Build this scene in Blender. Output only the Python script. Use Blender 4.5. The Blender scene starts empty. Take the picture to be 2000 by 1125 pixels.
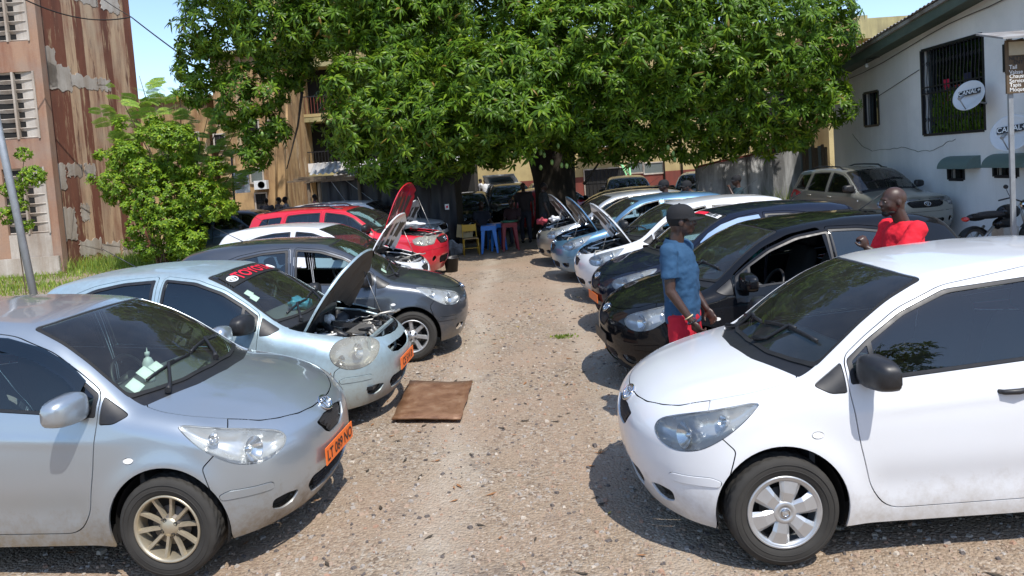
import bpy, math, random
import numpy as np
from mathutils import Vector, Matrix
from mathutils.geometry import delaunay_2d_cdt
random.seed(7); RNG = np.random.default_rng(7)
SC = bpy.context.scene
COL = SC.collection
R = math.radians
# ------------------------------------------------------------------ camera
FPX, PX, PY, CH, PITCH, ROLL = 1450., 1000., 427., 2.2, R(3.8), 0.07
fw = Vector((0, math.cos(PITCH), -math.sin(PITCH)))
_r0 = Vector((1, 0, 0)); _u0 = _r0.cross(fw)
rt = _r0*math.cos(ROLL) - _u0*math.sin(ROLL)
up = _r0*math.sin(ROLL) + _u0*math.cos(ROLL)
cam = bpy.data.cameras.new('camera'); camo = bpy.data.objects.new('camera', cam); COL.objects.link(camo)
cam.sensor_width = 36; cam.lens = 36*FPX/2000
cam.shift_x = 0.0; cam.shift_y = -(562.5-PY)/2000
cam.clip_start = 0.05; cam.clip_end = 3000
M4 = Matrix((rt, up, -fw)).transposed().to_4x4(); M4.translation = Vector((0, 0, CH))
camo.matrix_world = M4
SC.camera = camo
def U(x, y, Y=None, z=None):
    d = fw + rt*((x-PX)/FPX) - up*((y-PY)/FPX)
    t = Y/d.y if Y is not None else (z-CH)/d.z
    return Vector((0, 0, CH)) + d*t
# ------------------------------------------------------------------ light
SUN = Vector((0.16, -0.30, 0.55)).normalized()     # towards the sun
elev = math.asin(SUN.z); az = math.atan2(SUN.x, SUN.y)
w = bpy.data.worlds.new('World'); SC.world = w; w.use_nodes = True
nt = w.node_tree; bg = nt.nodes['Background']
sky = nt.nodes.new('ShaderNodeTexSky'); sky.sky_type = 'NISHITA'; sky.sun_disc = False
sky.sun_elevation = elev; sky.sun_rotation = az; sky.dust_density = .5; sky.air_density = 1.0; sky.ozone_density = 2.5
nt.links.new(sky.outputs[0], bg.inputs[0]); bg.inputs[1].default_value = 0.15
sl = bpy.data.lights.new('sun', 'SUN'); sl.energy = 3.1; sl.angle = R(0.55); sl.color = (1, .955, .88)
so = bpy.data.objects.new('sun', sl); COL.objects.link(so)
so.rotation_euler = (-SUN).to_track_quat('-Z', 'Y').to_euler()
SC.view_settings.view_transform = 'Standard'; SC.view_settings.look = 'None'
SC.view_settings.gamma = 1; SC.view_settings.exposure = 0.66; SC.view_settings.use_curve_mapping = False
SC.render.engine = 'CYCLES'
SC.cycles.max_bounces = 6; SC.cycles.transparent_max_bounces = 12
# ------------------------------------------------------------------ tagging
def tag(o, label=None, cat=None, group=None, kind=None):
    if label: o['label'] = label
    if cat: o['category'] = cat
    if group: o['group'] = group
    if kind: o['kind'] = kind
    return o
def empty(name, loc=(0, 0, 0), rz=0, parent=None):
    o = bpy.data.objects.new(name, None); COL.objects.link(o); o.location = loc; o.rotation_euler = (0, 0, rz)
    o.empty_display_size = .2
    if parent: o.parent = parent
    return o
def linkmesh(name, me, parent=None, loc=None, rot=None):
    o = bpy.data.objects.new(name, me); COL.objects.link(o)
    if parent: o.parent = parent
    if loc is not None: o.location = loc
    if rot is not None: o.rotation_euler = rot
    return o
def copy_tree(o, parent=None):
    c = o.copy(); COL.objects.link(c)
    if parent: c.parent = parent
    for ch in list(o.children): copy_tree(ch, c)
    return c
# ------------------------------------------------------------------ mesh builder
class MB:
    def __init__(s): s.v = []; s.f = []; s.m = []; s.sm = []
    def add(s, vs, fs, m=0, smooth=False):
        b = len(s.v); s.v += [tuple(v) for v in vs]
        for f in fs: s.f.append(tuple(b+i for i in f)); s.m.append(m); s.sm.append(smooth)
        return s
    def box(s, x0, x1, y0, y1, z0, z1, m=0, mat=None):
        vs = [Vector(p) for p in ((x0,y0,z0),(x1,y0,z0),(x1,y1,z0),(x0,y1,z0),(x0,y0,z1),(x1,y0,z1),(x1,y1,z1),(x0,y1,z1))]
        if mat is not None: vs = [mat @ v for v in vs]
        return s.add(vs, [(0,3,2,1),(4,5,6,7),(0,1,5,4),(1,2,6,5),(2,3,7,6),(3,0,4,7)], m)
    def obox(s, c, d, rz=0, m=0, rx=0, ry=0):
        M = Matrix.Translation(c) @ Matrix.Rotation(rz, 4, 'Z') @ Matrix.Rotation(ry, 4, 'Y') @ Matrix.Rotation(rx, 4, 'X')
        a, b, e = d[0]/2, d[1]/2, d[2]/2
        return s.box(-a, a, -b, b, -e, e, m, M)
    def tube(s, pts, r, n=8, m=0, caps=True, smooth=True):
        pts = [Vector(p) for p in pts]; rs = r if isinstance(r, (list, tuple)) else [r]*len(pts)
        vs = []; prev = None
        for i, p in enumerate(pts):
            t = (pts[min(i+1, len(pts)-1)] - pts[max(i-1, 0)]).normalized()
            if prev is None: a = t.orthogonal().normalized()
            else: a = (prev - t*prev.dot(t)).normalized()
            prev = a; b = t.cross(a)
            for k in range(n):
                g = 2*math.pi*k/n; vs.append(p + (a*math.cos(g)+b*math.sin(g))*rs[i])
        fs = []
        for i in range(len(pts)-1):
            for k in range(n): fs.append((i*n+k, i*n+(k+1)%n, (i+1)*n+(k+1)%n, (i+1)*n+k))
        s.add(vs, fs, m, smooth)
        if caps:
            b = len(s.v)-len(vs)
            s.f.append(tuple(b+k for k in reversed(range(n)))); s.m.append(m); s.sm.append(False)
            s.f.append(tuple(b+(len(pts)-1)*n+k for k in range(n))); s.m.append(m); s.sm.append(False)
        return s
    def lathe(s, prof, n=32, axis='y', c=(0,0,0), m=0, smooth=True, a0=0, a1=2*math.pi):
        c = Vector(c); full = abs(a1-a0-2*math.pi) < 1e-6; N = n if full else n+1
        vs = []
        for k in range(N):
            g = a0+(a1-a0)*k/n; cg, sg = math.cos(g), math.sin(g)
            for (rr, h) in prof:
                p = {'y': (rr*cg, h, rr*sg), 'z': (rr*cg, rr*sg, h), 'x': (h, rr*cg, rr*sg)}[axis]
                vs.append(c+Vector(p))
        L = len(prof); fs = []
        for k in range(n):
            k2 = (k+1) % N
            for i in range(L-1): fs.append((k*L+i, k*L+i+1, k2*L+i+1, k2*L+i))
        return s.add(vs, fs, m, smooth)
    def ell(s, c, r, n=16, k=10, m=0, M=None):
        vs = []; fs = []
        for i in range(k+1):
            t = math.pi*i/k
            for j in range(n):
                g = 2*math.pi*j/n
                p = Vector((r[0]*math.sin(t)*math.cos(g), r[1]*math.sin(t)*math.sin(g), r[2]*math.cos(t)))
                if M is not None: p = M @ p
                vs.append(Vector(c)+p)
        for i in range(k):
            for j in range(n): fs.append((i*n+j, (i+1)*n+j, (i+1)*n+(j+1)%n, i*n+(j+1)%n))
        return s.add(vs, fs, m, True)
    def mesh(s, name, mats):
        me = bpy.data.meshes.new(name); me.from_pydata(s.v, [], s.f); 
        me.polygons.foreach_set('material_index', s.m); me.polygons.foreach_set('use_smooth', s.sm)
        for mt in (mats if isinstance(mats, (list, tuple)) else [mats]): me.materials.append(mt)
        me.update(); return me
    def build(s, name, mats, parent=None, loc=None, rot=None):
        return linkmesh(name, s.mesh(name, mats), parent, loc, rot)
def np_mesh(name, V, Fc, mats, smooth=True, midx=None):
    me = bpy.data.meshes.new(name); V = np.asarray(V, dtype=np.float32); Fc = np.asarray(Fc, dtype=np.int32)
    me.vertices.add(len(V)); me.vertices.foreach_set('co', V.ravel())
    n = Fc.shape[1]; me.loops.add(Fc.size); me.loops.foreach_set('vertex_index', Fc.ravel())
    me.polygons.add(len(Fc)); me.polygons.foreach_set('loop_start', np.arange(0, Fc.size, n, dtype=np.int32))
    me.polygons.foreach_set('loop_total', np.full(len(Fc), n, dtype=np.int32))
    me.update(calc_edges=True); me.validate()
    me.polygons.foreach_set('use_smooth', [smooth]*len(me.polygons))
    if midx is not None: me.polygons.foreach_set('material_index', np.asarray(midx, dtype=np.int32))
    for mt in (mats if isinstance(mats, (list, tuple)) else [mats]): me.materials.append(mt)
    return me
# ------------------------------------------------------------------ materials
def mat(name):
    m = bpy.data.materials.new(name); m.use_nodes = True
    return m, m.node_tree, m.node_tree.nodes['Principled BSDF']
def N(nt, t, **kw):
    n = nt.nodes.new('ShaderNode'+t)
    for k, v in kw.items():
        if k in n.inputs: n.inputs[k].default_value = v
        else: setattr(n, k, v)
    return n
def ramp(nt, fac, stops, interp='LINEAR'):
    n = nt.nodes.new('ShaderNodeValToRGB'); n.color_ramp.interpolation = interp
    e = n.color_ramp.elements
    while len(e) < len(stops): e.new(.5)
    for i, (p, c) in enumerate(stops):
        e[i].position = p; e[i].color = (*c, 1) if len(c) == 3 else c
    nt.links.new(fac, n.inputs[0]); return n.outputs[0]
def mixc(nt, fac, a, b, mode='MIX'):
    n = nt.nodes.new('ShaderNodeMix'); n.data_type = 'RGBA'; n.blend_type = mode
    for s_, v in ((0, fac), (6, a), (7, b)):
        if hasattr(v, 'is_linked') or isinstance(v, bpy.types.NodeSocket): nt.links.new(v, n.inputs[s_])
        else: n.inputs[s_].default_value = v if s_ == 0 else (*v[:3], 1)
    return n.outputs[2]
def math_(nt, op, a, b=0.0):
    n = nt.nodes.new('ShaderNodeMath'); n.operation = op
    for i, v in ((0, a), (1, b)):
        if isinstance(v, bpy.types.NodeSocket): nt.links.new(v, n.inputs[i])
        else: n.inputs[i].default_value = v
    return n.outputs[0]
def coords(nt, which='Object', scale=(1, 1, 1)):
    t = nt.nodes.new('ShaderNodeTexCoord'); mp = nt.nodes.new('ShaderNodeMapping'); mp.inputs['Scale'].default_value = scale
    nt.links.new(t.outputs[which], mp.inputs[0]); return mp.outputs[0]
def noise(nt, vec, scale=5, detail=4, rough=.55):
    n = N(nt, 'TexNoise', Scale=scale, Detail=detail, Roughness=rough); nt.links.new(vec, n.inputs['Vector']); return n.outputs[0]
def bump(nt, b, h, strength=.3, dist=.01):
    n = N(nt, 'Bump', Strength=strength, Distance=dist); nt.links.new(h, n.inputs['Height']); nt.links.new(n.outputs[0], b.inputs['Normal'])
def plain(name, col, rough=.5, metal=0., var=.12, nscale=20, bmp=0., coat=0., spec=.5):
    m, nt, b = mat(name); v = coords(nt)
    n = noise(nt, v, nscale, 5)
    c = mixc(nt, n, tuple(x*(1-var) for x in col), tuple(min(1, x*(1+var)) for x in col))
    nt.links.new(c, b.inputs['Base Color'])
    rn = ramp(nt, n, [(.3, (rough*.85,)*3), (.7, (min(1, rough*1.15),)*3)]); nt.links.new(rn, b.inputs['Roughness'])
    b.inputs['Metallic'].default_value = metal; b.inputs['Coat Weight'].default_value = coat
    b.inputs['Specular IOR Level'].default_value = spec
    if bmp: bump(nt, b, n, bmp)
    return m
def paint(name, col, metal=.5, rough=.35, dirt=.5, fade=0., flake=True, coat=1., spec=.5):
    m, nt, b = mat(name); b.inputs['Specular IOR Level'].default_value = spec; v = coords(nt)
    n1 = noise(nt, v, 2.2, 6, .6); n2 = noise(nt, v, 14, 6, .7)
    base = mixc(nt, n1, col, tuple(min(1, x*1.06+.01) for x in col))
    if fade:
        sep = N(nt, 'SeparateXYZ'); nt.links.new(v, sep.inputs[0])
        f = ramp(nt, math_(nt, 'ADD', sep.outputs[2], math_(nt, 'MULTIPLY', n2, .5)), [(.90/2+.5*0, (0,)*3), (1, (1,)*3)])
        base = mixc(nt, math_(nt, 'MULTIPLY', ramp(nt, n2, [(.45, (0,)*3), (.6, (1,)*3)]), fade), base, tuple(x*.6+.12 for x in col))
    sep = N(nt, 'SeparateXYZ'); nt.links.new(v, sep.inputs[0])
    hgt = math_(nt, 'ADD', sep.outputs[2], math_(nt, 'MULTIPLY', math_(nt, 'SUBTRACT', n2, .5), .5))
    dm = ramp(nt, hgt, [(.14, (1,)*3), (.42, (0,)*3)])
    dm = math_(nt, 'MULTIPLY', dm, dirt)
    dust = math_(nt, 'MULTIPLY', ramp(nt, n1, [(.4, (0,)*3), (.75, (.12,)*3)]), dirt)
    fac = math_(nt, 'MAXIMUM', dm, dust)
    colr = mixc(nt, fac, base, (.30, .235, .155))
    nt.links.new(colr, b.inputs['Base Color'])
    b.inputs['Metallic'].default_value = metal
    nt.links.new(ramp(nt, fac, [(0, (rough,)*3), (1, (.8,)*3)]), b.inputs['Roughness'])
    cw = ramp(nt, fac, [(0, (coat,)*3), (.8, (0,)*3)]); nt.links.new(cw, b.inputs['Coat Weight'])
    n3 = noise(nt, v, 60, 3); nt.links.new(ramp(nt, n2, [(.3, (.03,)*3), (.7, (.09,)*3)]), b.inputs['Coat Roughness'])
    # the inside of the shell is dark trim
    geo = N(nt, 'NewGeometry'); dk = N(nt, 'BsdfDiffuse'); dk.inputs[0].default_value = (.02, .02, .022, 1)
    mx = N(nt, 'MixShader'); nt.links.new(geo.outputs['Backfacing'], mx.inputs[0]); nt.links.new(b.outputs[0], mx.inputs[1]); nt.links.new(dk.outputs[0], mx.inputs[2])
    nt.links.new(mx.outputs[0], nt.nodes['Material Output'].inputs[0])
    return m
def glass(name, tint=(.6, .7, .68), dens=1., rough=.01, ior=1.55, dust=.05):
    m, nt, b = mat(name); nt.nodes.remove(b)
    tr = N(nt, 'BsdfTransparent'); tr.inputs[0].default_value = (*tint, 1)
    gl = N(nt, 'BsdfGlossy'); gl.inputs['Roughness'].default_value = rough; gl.inputs[0].default_value = (1, 1, 1, 1)
    fr = N(nt, 'Fresnel'); fr.inputs[0].default_value = ior
    mx = N(nt, 'MixShader'); nt.links.new(fr.outputs[0], mx.inputs[0]); nt.links.new(tr.outputs[0], mx.inputs[1]); nt.links.new(gl.outputs[0], mx.inputs[2])
    df = N(nt, 'BsdfDiffuse'); df.inputs[0].default_value = (.45, .42, .38, 1)
    v = coords(nt); n = noise(nt, v, 6, 6, .7)
    gl.inputs[0].default_value = (.82, .96, 1, 1) if ior > 1.8 else (1, 1, 1, 1)
    m2 = N(nt, 'MixShader'); nt.links.new(math_(nt, 'MULTIPLY', n, dust), m2.inputs[0])
    nt.links.new(mx.outputs[0], m2.inputs[1]); nt.links.new(df.outputs[0], m2.inputs[2])
    nt.links.new(m2.outputs[0], nt.nodes['Material Output'].inputs[0]); return m
MT = {}
MT['trim'] = plain('black_plastic', (.018, .018, .02), .45, var=.3)
MT['rubber'] = plain('rubber_seal', (.012, .012, .012), .7, var=.3)
MT['tyre'] = plain('tyre_rubber', (.042, .039, .035), .8, var=.6, nscale=7, spec=.3)
MT['dark'] = plain('dark_underbody', (.012, .011, .010), .85, var=.3)
MT['cabin'] = plain('cabin_fabric', (.05, .05, .052), .85, var=.25, nscale=60, bmp=.1)
MT['dash'] = plain('dashboard_plastic', (.13, .13, .13), .75, var=.15, nscale=30)
MT['chrome'] = plain('chrome', (.75, .76, .78), .12, 1., var=.05)
MT['silver'] = plain('wheel_silver', (.55, .56, .57), .38, .7, var=.12, nscale=12)
MT['gold'] = plain('wheel_gold_grey', (.50, .44, .33), .42, .65, var=.2, nscale=10)
MT['brake'] = plain('brake_iron', (.16, .14, .12), .55, .6, var=.4)
MT['reflector'] = plain('lamp_reflector', (.82, .83, .84), .18, .9, var=.06, nscale=25)
MT['lampbase'] = plain('lamp_housing', (.62, .64, .66), .25, .5, var=.12, nscale=14)
MT['amber'] = plain('amber_plastic', (.85, .25, .03), .25, var=.1, coat=1)
MT['red'] = plain('red_lamp_plastic', (.55, .02, .02), .2, var=.15, coat=1)
MT['glass'] = glass('side_window_glass', (.34, .50, .54), ior=1.75, dust=.015)
MT['tint'] = glass('dark_tinted_glass', (.05, .09, .12), ior=1.9, dust=.012)
MT['wglass'] = glass('windshield_glass', (.70, .84, .78), ior=1.62, dust=.07)
MT['lens'] = glass('lamp_lens', (.92, .93, .92), ior=1.45, dust=.10)
MT['lensold'] = glass('hazed_lamp_lens', (.84, .84, .76), ior=1.45, dust=.55)
MT['plate'] = plain('orange_plate', (.90, .17, .02), .45, var=.08)
MT['platetext'] = plain('plate_text_black', (.015, .015, .015), .5)
MT['white'] = plain('white_print', (.8, .8, .78), .5, var=.05)
MT['redprint'] = plain('red_print', (.75, .02, .05), .5, var=.05)
MT['metal'] = plain('bare_metal', (.42, .41, .39), .4, .8, var=.3)
MT['alu'] = plain('cast_aluminium', (.48, .46, .42), .5, .6, var=.4, nscale=12)
MT['grease'] = plain('greasy_iron', (.10, .085, .07), .6, .3, var=.6, nscale=9)
MT['tape'] = plain('grey_duct', (.18, .18, .19), .6, var=.2)
def textmesh(body, size, name='text', bold=.0, align='CENTER'):
    cu = bpy.data.curves.new(name, 'FONT'); cu.body = body; cu.size = size; cu.align_x = align; cu.align_y = 'CENTER'; cu.offset = bold
    cu.resolution_u = 3
    o = bpy.data.objects.new(name, cu); COL.objects.link(o)
    dg = bpy.context.evaluated_depsgraph_get(); me = bpy.data.meshes.new_from_object(o.evaluated_get(dg))
    bpy.data.objects.remove(o); bpy.data.curves.remove(cu); me.name = name; me.materials.clear(); return me
# ------------------------------------------------------------------ implicit car bodies
def curve1(knots, sig=0.02, n=2400, kind='x'):
    kx = np.array([k[0] for k in knots]); ky = np.array([k[1] for k in knots])
    x = np.linspace(kx[0]-.3, kx[-1]+.3, n)
    sl0 = (ky[1]-ky[0])/(kx[1]-kx[0]); sl1 = (ky[-1]-ky[-2])/(kx[-1]-kx[-2])
    y = np.interp(x, kx, ky); y = np.where(x < kx[0], ky[0]+(x-kx[0])*sl0, y); y = np.where(x > kx[-1], ky[-1]+(x-kx[-1])*sl1, y)
    dx = x[1]-x[0]; h = int(4*sig/dx)
    if h > 1:
        g = np.exp(-.5*((np.arange(-h, h+1)*dx)/sig)**2); g /= g.sum()
        yp = np.concatenate([y[0]+sl0*dx*np.arange(-h, 0), y, y[-1]+sl1*dx*np.arange(1, h+1)]); y = np.convolve(yp, g, 'valid')
    return lambda q: np.interp(q, x, y)
def smax(a, b, k):
    h = np.maximum(k-np.abs(a-b), 0)/k
    return np.maximum(a, b)+h*h*k*.25
class Body:
    def __init__(s, P):
        s.P = P
        s.Tc = curve1(P['top'], P.get('tsig', .035)); s.Fc = curve1(P['front'], .03); s.Rc = curve1(P['rear'], .04)
        s.Sec = curve1(P['sec'], .05); s.Pl = curve1(P['plan'], .12)
        s.C = np.array([P['cx'], 0, P.get('cz', .62)]); s.S = np.array([P['len']/2, .84, .9])
    def F(s, p):
        P = s.P; x = p[..., 0]; y = np.abs(p[..., 1]); z = p[..., 2]
        g = np.clip((P['gx1']-x)/(P['gx1']-P['gx0']), 0, 1); g = g*g*(3-2*g)
        T = s.Tc(x-P['sweep']*(y/.7)**2*g)-P['crown']*(y/.7)**2
        T = T+.003*np.exp(-((y-(.33+.22*x))/.055)**2)*np.clip((x-.18)/.15, 0, 1)*np.clip((.72-x)/.12, 0, 1)*(1 if P['len'] < 4 else .6)
        gz = np.clip((z-.95)/.4, 0, 1)
        W = s.Pl(x)+s.Sec(z)-P['rtaper']*gz*np.clip((x-P['rt0'])/.8, 0, None)**2
        for wx in P['axle']:
            d = np.hypot(x-wx, z-P['wr']); W = W+P['flare']*np.exp(-(np.maximum(d-P['ar'], 0)/.085)**2)
        W = W-.014*np.exp(-((z-.40)/.10)**2)*np.clip((x-P['axle'][0]-.40)/.15, 0, 1)*np.clip((P['axle'][1]-.40-x)/.15, 0, 1)
        W = W+P.get('crease', .006)*np.exp(-((z-(P['crz']+.05*(x-1)))/.035)**2)*np.clip((x-.9)/.5, 0, 1)
        hz = np.clip((z-.60)/.25, 0, 1)
        fr = s.Fc(z)+P['bow']*(y/.8)**2.6
        re = s.Rc(z)-P['rbow']*(y/.75)**2.8
        f = smax(z-T, y-W, P['kt'])
        f = smax(f, (fr-x), P['kf'])
        f = smax(f, (x-re), .08)
        # bumper bulge
        return f
    def bis(s, fn, lo, hi, n=34):
        a = lo.copy(); b = hi.copy()
        for _ in range(n):
            m = (a+b)/2; inside = s.F(fn(m)) < 0
            a = np.where(inside, m, a); b = np.where(inside, b, m)
        return (a+b)/2
    def side(s, q):
        q = np.asarray(q, float); f = lambda y: np.stack([q[:, 0], y, q[:, 1]], -1)
        return f(s.bis(f, np.zeros(len(q)), np.full(len(q), 1.3)))
    def top(s, q):
        q = np.asarray(q, float); f = lambda z: np.stack([q[:, 0], q[:, 1], z], -1)
        return f(s.bis(f, np.full(len(q), .6), np.full(len(q), 2.4)))
    def front(s, q):
        q = np.asarray(q, float); f = lambda x: np.stack([x, q[:, 0], q[:, 1]], -1)
        return f(s.bis(f, np.full(len(q), 1.0), np.full(len(q), -.5)))
    def rear(s, q):
        q = np.asarray(q, float); f = lambda x: np.stack([x, q[:, 0], q[:, 1]], -1)
        return f(s.bis(f, np.full(len(q), s.P['cx']+.8), np.full(len(q), 6.)))
    def toq(s, p):
        d = (p-s.C)/s.S; rho = np.arctan2(np.hypot(d[:, 0], d[:, 1]), d[:, 2]); ph = np.arctan2(d[:, 1], d[:, 0])
        return np.stack([rho*np.cos(ph), rho*np.sin(ph)], -1)
    def fromq(s, q):
        rho = np.hypot(q[:, 0], q[:, 1]); ph = np.arctan2(q[:, 1], q[:, 0])
        d = np.stack([np.sin(rho)*np.cos(ph), np.sin(rho)*np.sin(ph), np.cos(rho)], -1)*s.S
        f = lambda t: s.C+d*t[:, None]
        return f(s.bis(f, np.full(len(q), .05), np.full(len(q), 2.6)))
    def normal(s, p, h=.004):
        g = np.stack([s.F(p+np.eye(3)[i]*h)-s.F(p-np.eye(3)[i]*h) for i in range(3)], -1)
        return g/np.linalg.norm(g, axis=1)[:, None]
def fillet(pts, r=.03, closed=True):
    P = [np.array(p[:2], float) for p in pts]; out = []; n = len(P)
    for i, p in enumerate(P):
        rr = pts[i][2] if len(pts[i]) > 2 else r
        a, b = P[i-1], P[(i+1) % n]
        if not closed and i in (0, n-1): out.append(p); continue
        ta = min(rr, .48*np.linalg.norm(a-p))/max(np.linalg.norm(a-p), 1e-9); tb = min(rr, .48*np.linalg.norm(b-p))/max(np.linalg.norm(b-p), 1e-9)
        s, e = p+(a-p)*ta, p+(b-p)*tb
        for k in range(6):
            t = k/5; out.append(s*(1-t)**2+p*2*t*(1-t)+e*t*t)
    D = []
    m = len(out)
    for i in range(m if closed else m-1):
        a, b = out[i], out[(i+1) % m]; L = np.linalg.norm(b-a); k = max(1, int(math.ceil(L/.02)))
        if L < 1e-6: continue
        for j in range(k): D.append(a+(b-a)*j/k)
    if not closed: D.append(out[-1])
    return np.array(D)
def pip(P, poly):
    x, y = P[:, 0], P[:, 1]; c = np.zeros(len(P), bool)
    x0, y0 = poly.min(0); x1, y1 = poly.max(0); idx = np.where((x >= x0) & (x <= x1) & (y >= y0) & (y <= y1))[0]
    if not len(idx): return c
    X, Y = x[idx], y[idx]; cc = np.zeros(len(idx), bool); n = len(poly)
    for i in range(n):
        ax, ay = poly[i]; bx, by = poly[(i+1) % n]
        if ay == by: continue
        k = (ay > Y) != (by > Y); xx = (bx-ax)*(Y-ay)/(by-ay)+ax; cc ^= k & (X < xx)
    c[idx] = cc; return c
def make_regions(B, regions, step=.024, zbot=.19):
    """regions: list of (name, projection, points, fillet) later ones win. returns verts, tris, region id per tri"""
    # bottom curve
    ph = np.linspace(0, math.pi, 181); dd = np.stack([np.cos(ph), np.sin(ph), 0*ph], -1)*B.S
    f = lambda t: np.concatenate([(B.C+dd*t[:, None])[:, :2], np.full((len(ph), 1), zbot)], 1)
    bp = f(B.bis(f, np.full(len(ph), .2), np.full(len(ph), 1.6))); bq = B.toq(bp); bq[0, 1] = bq[-1, 1] = 0
    outer = [tuple(q) for q in bq]
    xs = np.linspace(bq[-1, 0], bq[0, 0], 170)[1:-1]; outer += [(x, 0.) for x in xs]
    verts = list(outer); edges = [(i, (i+1) % len(outer)) for i in range(len(outer))]
    polys = []
    for name, proj, pts, fl in regions:
        d = fillet(pts, fl)
        if proj == 'q': q = d
        else:
            p = d if proj == '3d' else getattr(B, proj)(np.stack([d[:, 0], np.abs(d[:, 1])], -1) if proj == 'top' else (np.stack([np.abs(d[:, 0]), d[:, 1]], -1) if proj in ('front', 'rear') else d))
            q = B.toq(p)
            if proj == 'top': q[:, 1] *= np.where(d[:, 1] < 0, -1, 1)
            if proj in ('front', 'rear'): q[:, 1] *= np.where(d[:, 0] < 0, -1, 1)
        polys.append(q); b = len(verts); verts += [tuple(v) for v in q]; edges += [(b+i, b+(i+1) % len(q)) for i in range(len(q))]
    oq = np.array(outer)
    gx, gy = np.meshgrid(np.arange(oq[:, 0].min(), oq[:, 0].max(), step), np.arange(step*.6, oq[:, 1].max(), step)); gx[::2] += step/2
    G = np.stack([gx.ravel(), gy.ravel()], -1); G = G[pip(G, oq)]
    allb = np.array(verts)
    # drop grid points too close to constraint points
    cell = {}
    for v in allb: cell.setdefault((int(v[0]//step), int(v[1]//step)), []).append(v)
    keep = []
    for g in G:
        ci, cj = int(g[0]//step), int(g[1]//step); ok = True
        for i in (-1, 0, 1):
            for j in (-1, 0, 1):
                for v in cell.get((ci+i, cj+j), ()):
                    if (v[0]-g[0])**2+(v[1]-g[1])**2 < (.45*step)**2: ok = False; break
                if not ok: break
            if not ok: break
        if ok: keep.append(g)
    verts += [tuple(k) for k in keep]
    ov, oe, of, *_ = delaunay_2d_cdt([Vector(v) for v in verts], edges, [], 0, 1e-6)
    Q = np.array([(v.x, v.y) for v in ov]); T = np.array([f for f in of if len(f) == 3])
    cen = Q[T].mean(1); ok = pip(cen, oq); T = T[ok]; cen = cen[ok]
    # drop degenerate
    a, b, c = Q[T[:, 0]], Q[T[:, 1]], Q[T[:, 2]]; ar = (b[:, 0]-a[:, 0])*(c[:, 1]-a[:, 1])-(b[:, 1]-a[:, 1])*(c[:, 0]-a[:, 0])
    T = T[np.abs(ar) > 1e-10]; cen = Q[T].mean(1)
    rid = np.zeros(len(T), int)
    for i, q in enumerate(polys): rid[pip(cen, q)] = i+1
    V = B.fromq(Q); V[np.abs(Q[:, 1]) < 1e-7, 1] = 0; Nn = B.normal(V); Nn[V[:, 1] == 0, 1] = 0
    # orient outward
    fn = np.cross(V[T[:, 1]]-V[T[:, 0]], V[T[:, 2]]-V[T[:, 0]]); flip = (fn*Nn[T].mean(1)).sum(1) < 0; T[flip] = T[flip][:, ::-1]
    return V, Nn, T, rid
def panel(V, Nn, T, gap=.0034, lip=.014, shift=0., mirror=None, keepY0=True):
    """panel mesh arrays from a triangle set. mirror: None (half as is), 'both' (join mirrored half), 'left' (mirrored only)"""
    used = np.unique(T); mp = -np.ones(len(V), int); mp[used] = np.arange(len(used)); v = V[used].copy(); n = Nn[used].copy(); t = mp[T]
    E = {}
    for tri in t:
        for a, b, c in ((tri[0], tri[1], tri[2]), (tri[1], tri[2], tri[0]), (tri[2], tri[0], tri[1])):
            k = (a, b) if a < b else (b, a)
            if k in E: E[k] = None
            else: E[k] = (a, b, c)
    be = [e for e in E.values() if e is not None and not (abs(v[e[0], 1]) < 1e-6 and abs(v[e[1], 1]) < 1e-6)]
    inw = np.zeros_like(v)
    for a, b, c in be:
        e = v[b]-v[a]; L = np.linalg.norm(e)
        if L < 1e-7: continue
        nn = n[a]+n[b]; d = np.cross(nn, e); d /= max(np.linalg.norm(d), 1e-9); inw[a] += d*L; inw[b] += d*L
    ln = np.linalg.norm(inw, axis=1); bm = ln > 1e-9; inw[bm] /= ln[bm][:, None]
    inw[np.abs(v[:, 1]) < 1e-6, 1] = 0
    v[bm] += inw[bm]*gap; v += n*shift
    vs = [v]; ns = [n]; ts = [t]
    if lip and be:
        bi = sorted({a for e in be for a in e[:2]}); m2 = {a: i for i, a in enumerate(bi)}; k = len(bi); base = len(v)
        up = v[bi]; dn = up-n[bi]*lip; on = -inw[bi]+n[bi]*.35; on /= np.linalg.norm(on, axis=1)[:, None]
        vs += [up, dn]; ns += [on, -inw[bi]]
        L = []
        for a, b, c in be: i, j = m2[a], m2[b]; L += [(base+i, base+k+i, base+j), (base+j, base+k+i, base+k+j)]
        ts.append(np.array(L))
    v = np.concatenate(vs); n = np.concatenate(ns); t = np.concatenate(ts)
    flipy = np.array([1, -1, 1])
    if mirror == 'left': v = v*flipy; n = n*flipy; t = t[:, ::-1]
    if mirror == 'both': k = len(v); v = np.concatenate([v, v*flipy]); n = np.concatenate([n, n*flipy]); t = np.concatenate([t, t[:, ::-1]+k])
    return v, n, t
def nmesh(name, vnt, mats, off):
    v, n, t = vnt; v = v-np.array(off)
    me = bpy.data.meshes.new(name); me.from_pydata([tuple(x) for x in v], [], [tuple(int(i) for i in f) for f in t])
    me.polygons.foreach_set('use_smooth', [True]*len(me.polygons)); me.update()
    me.normals_split_custom_set_from_vertices([tuple(x) for x in n])
    for m in (mats if isinstance(mats, (list, tuple)) else [mats]): me.materials.append(m)
    return me
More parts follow.
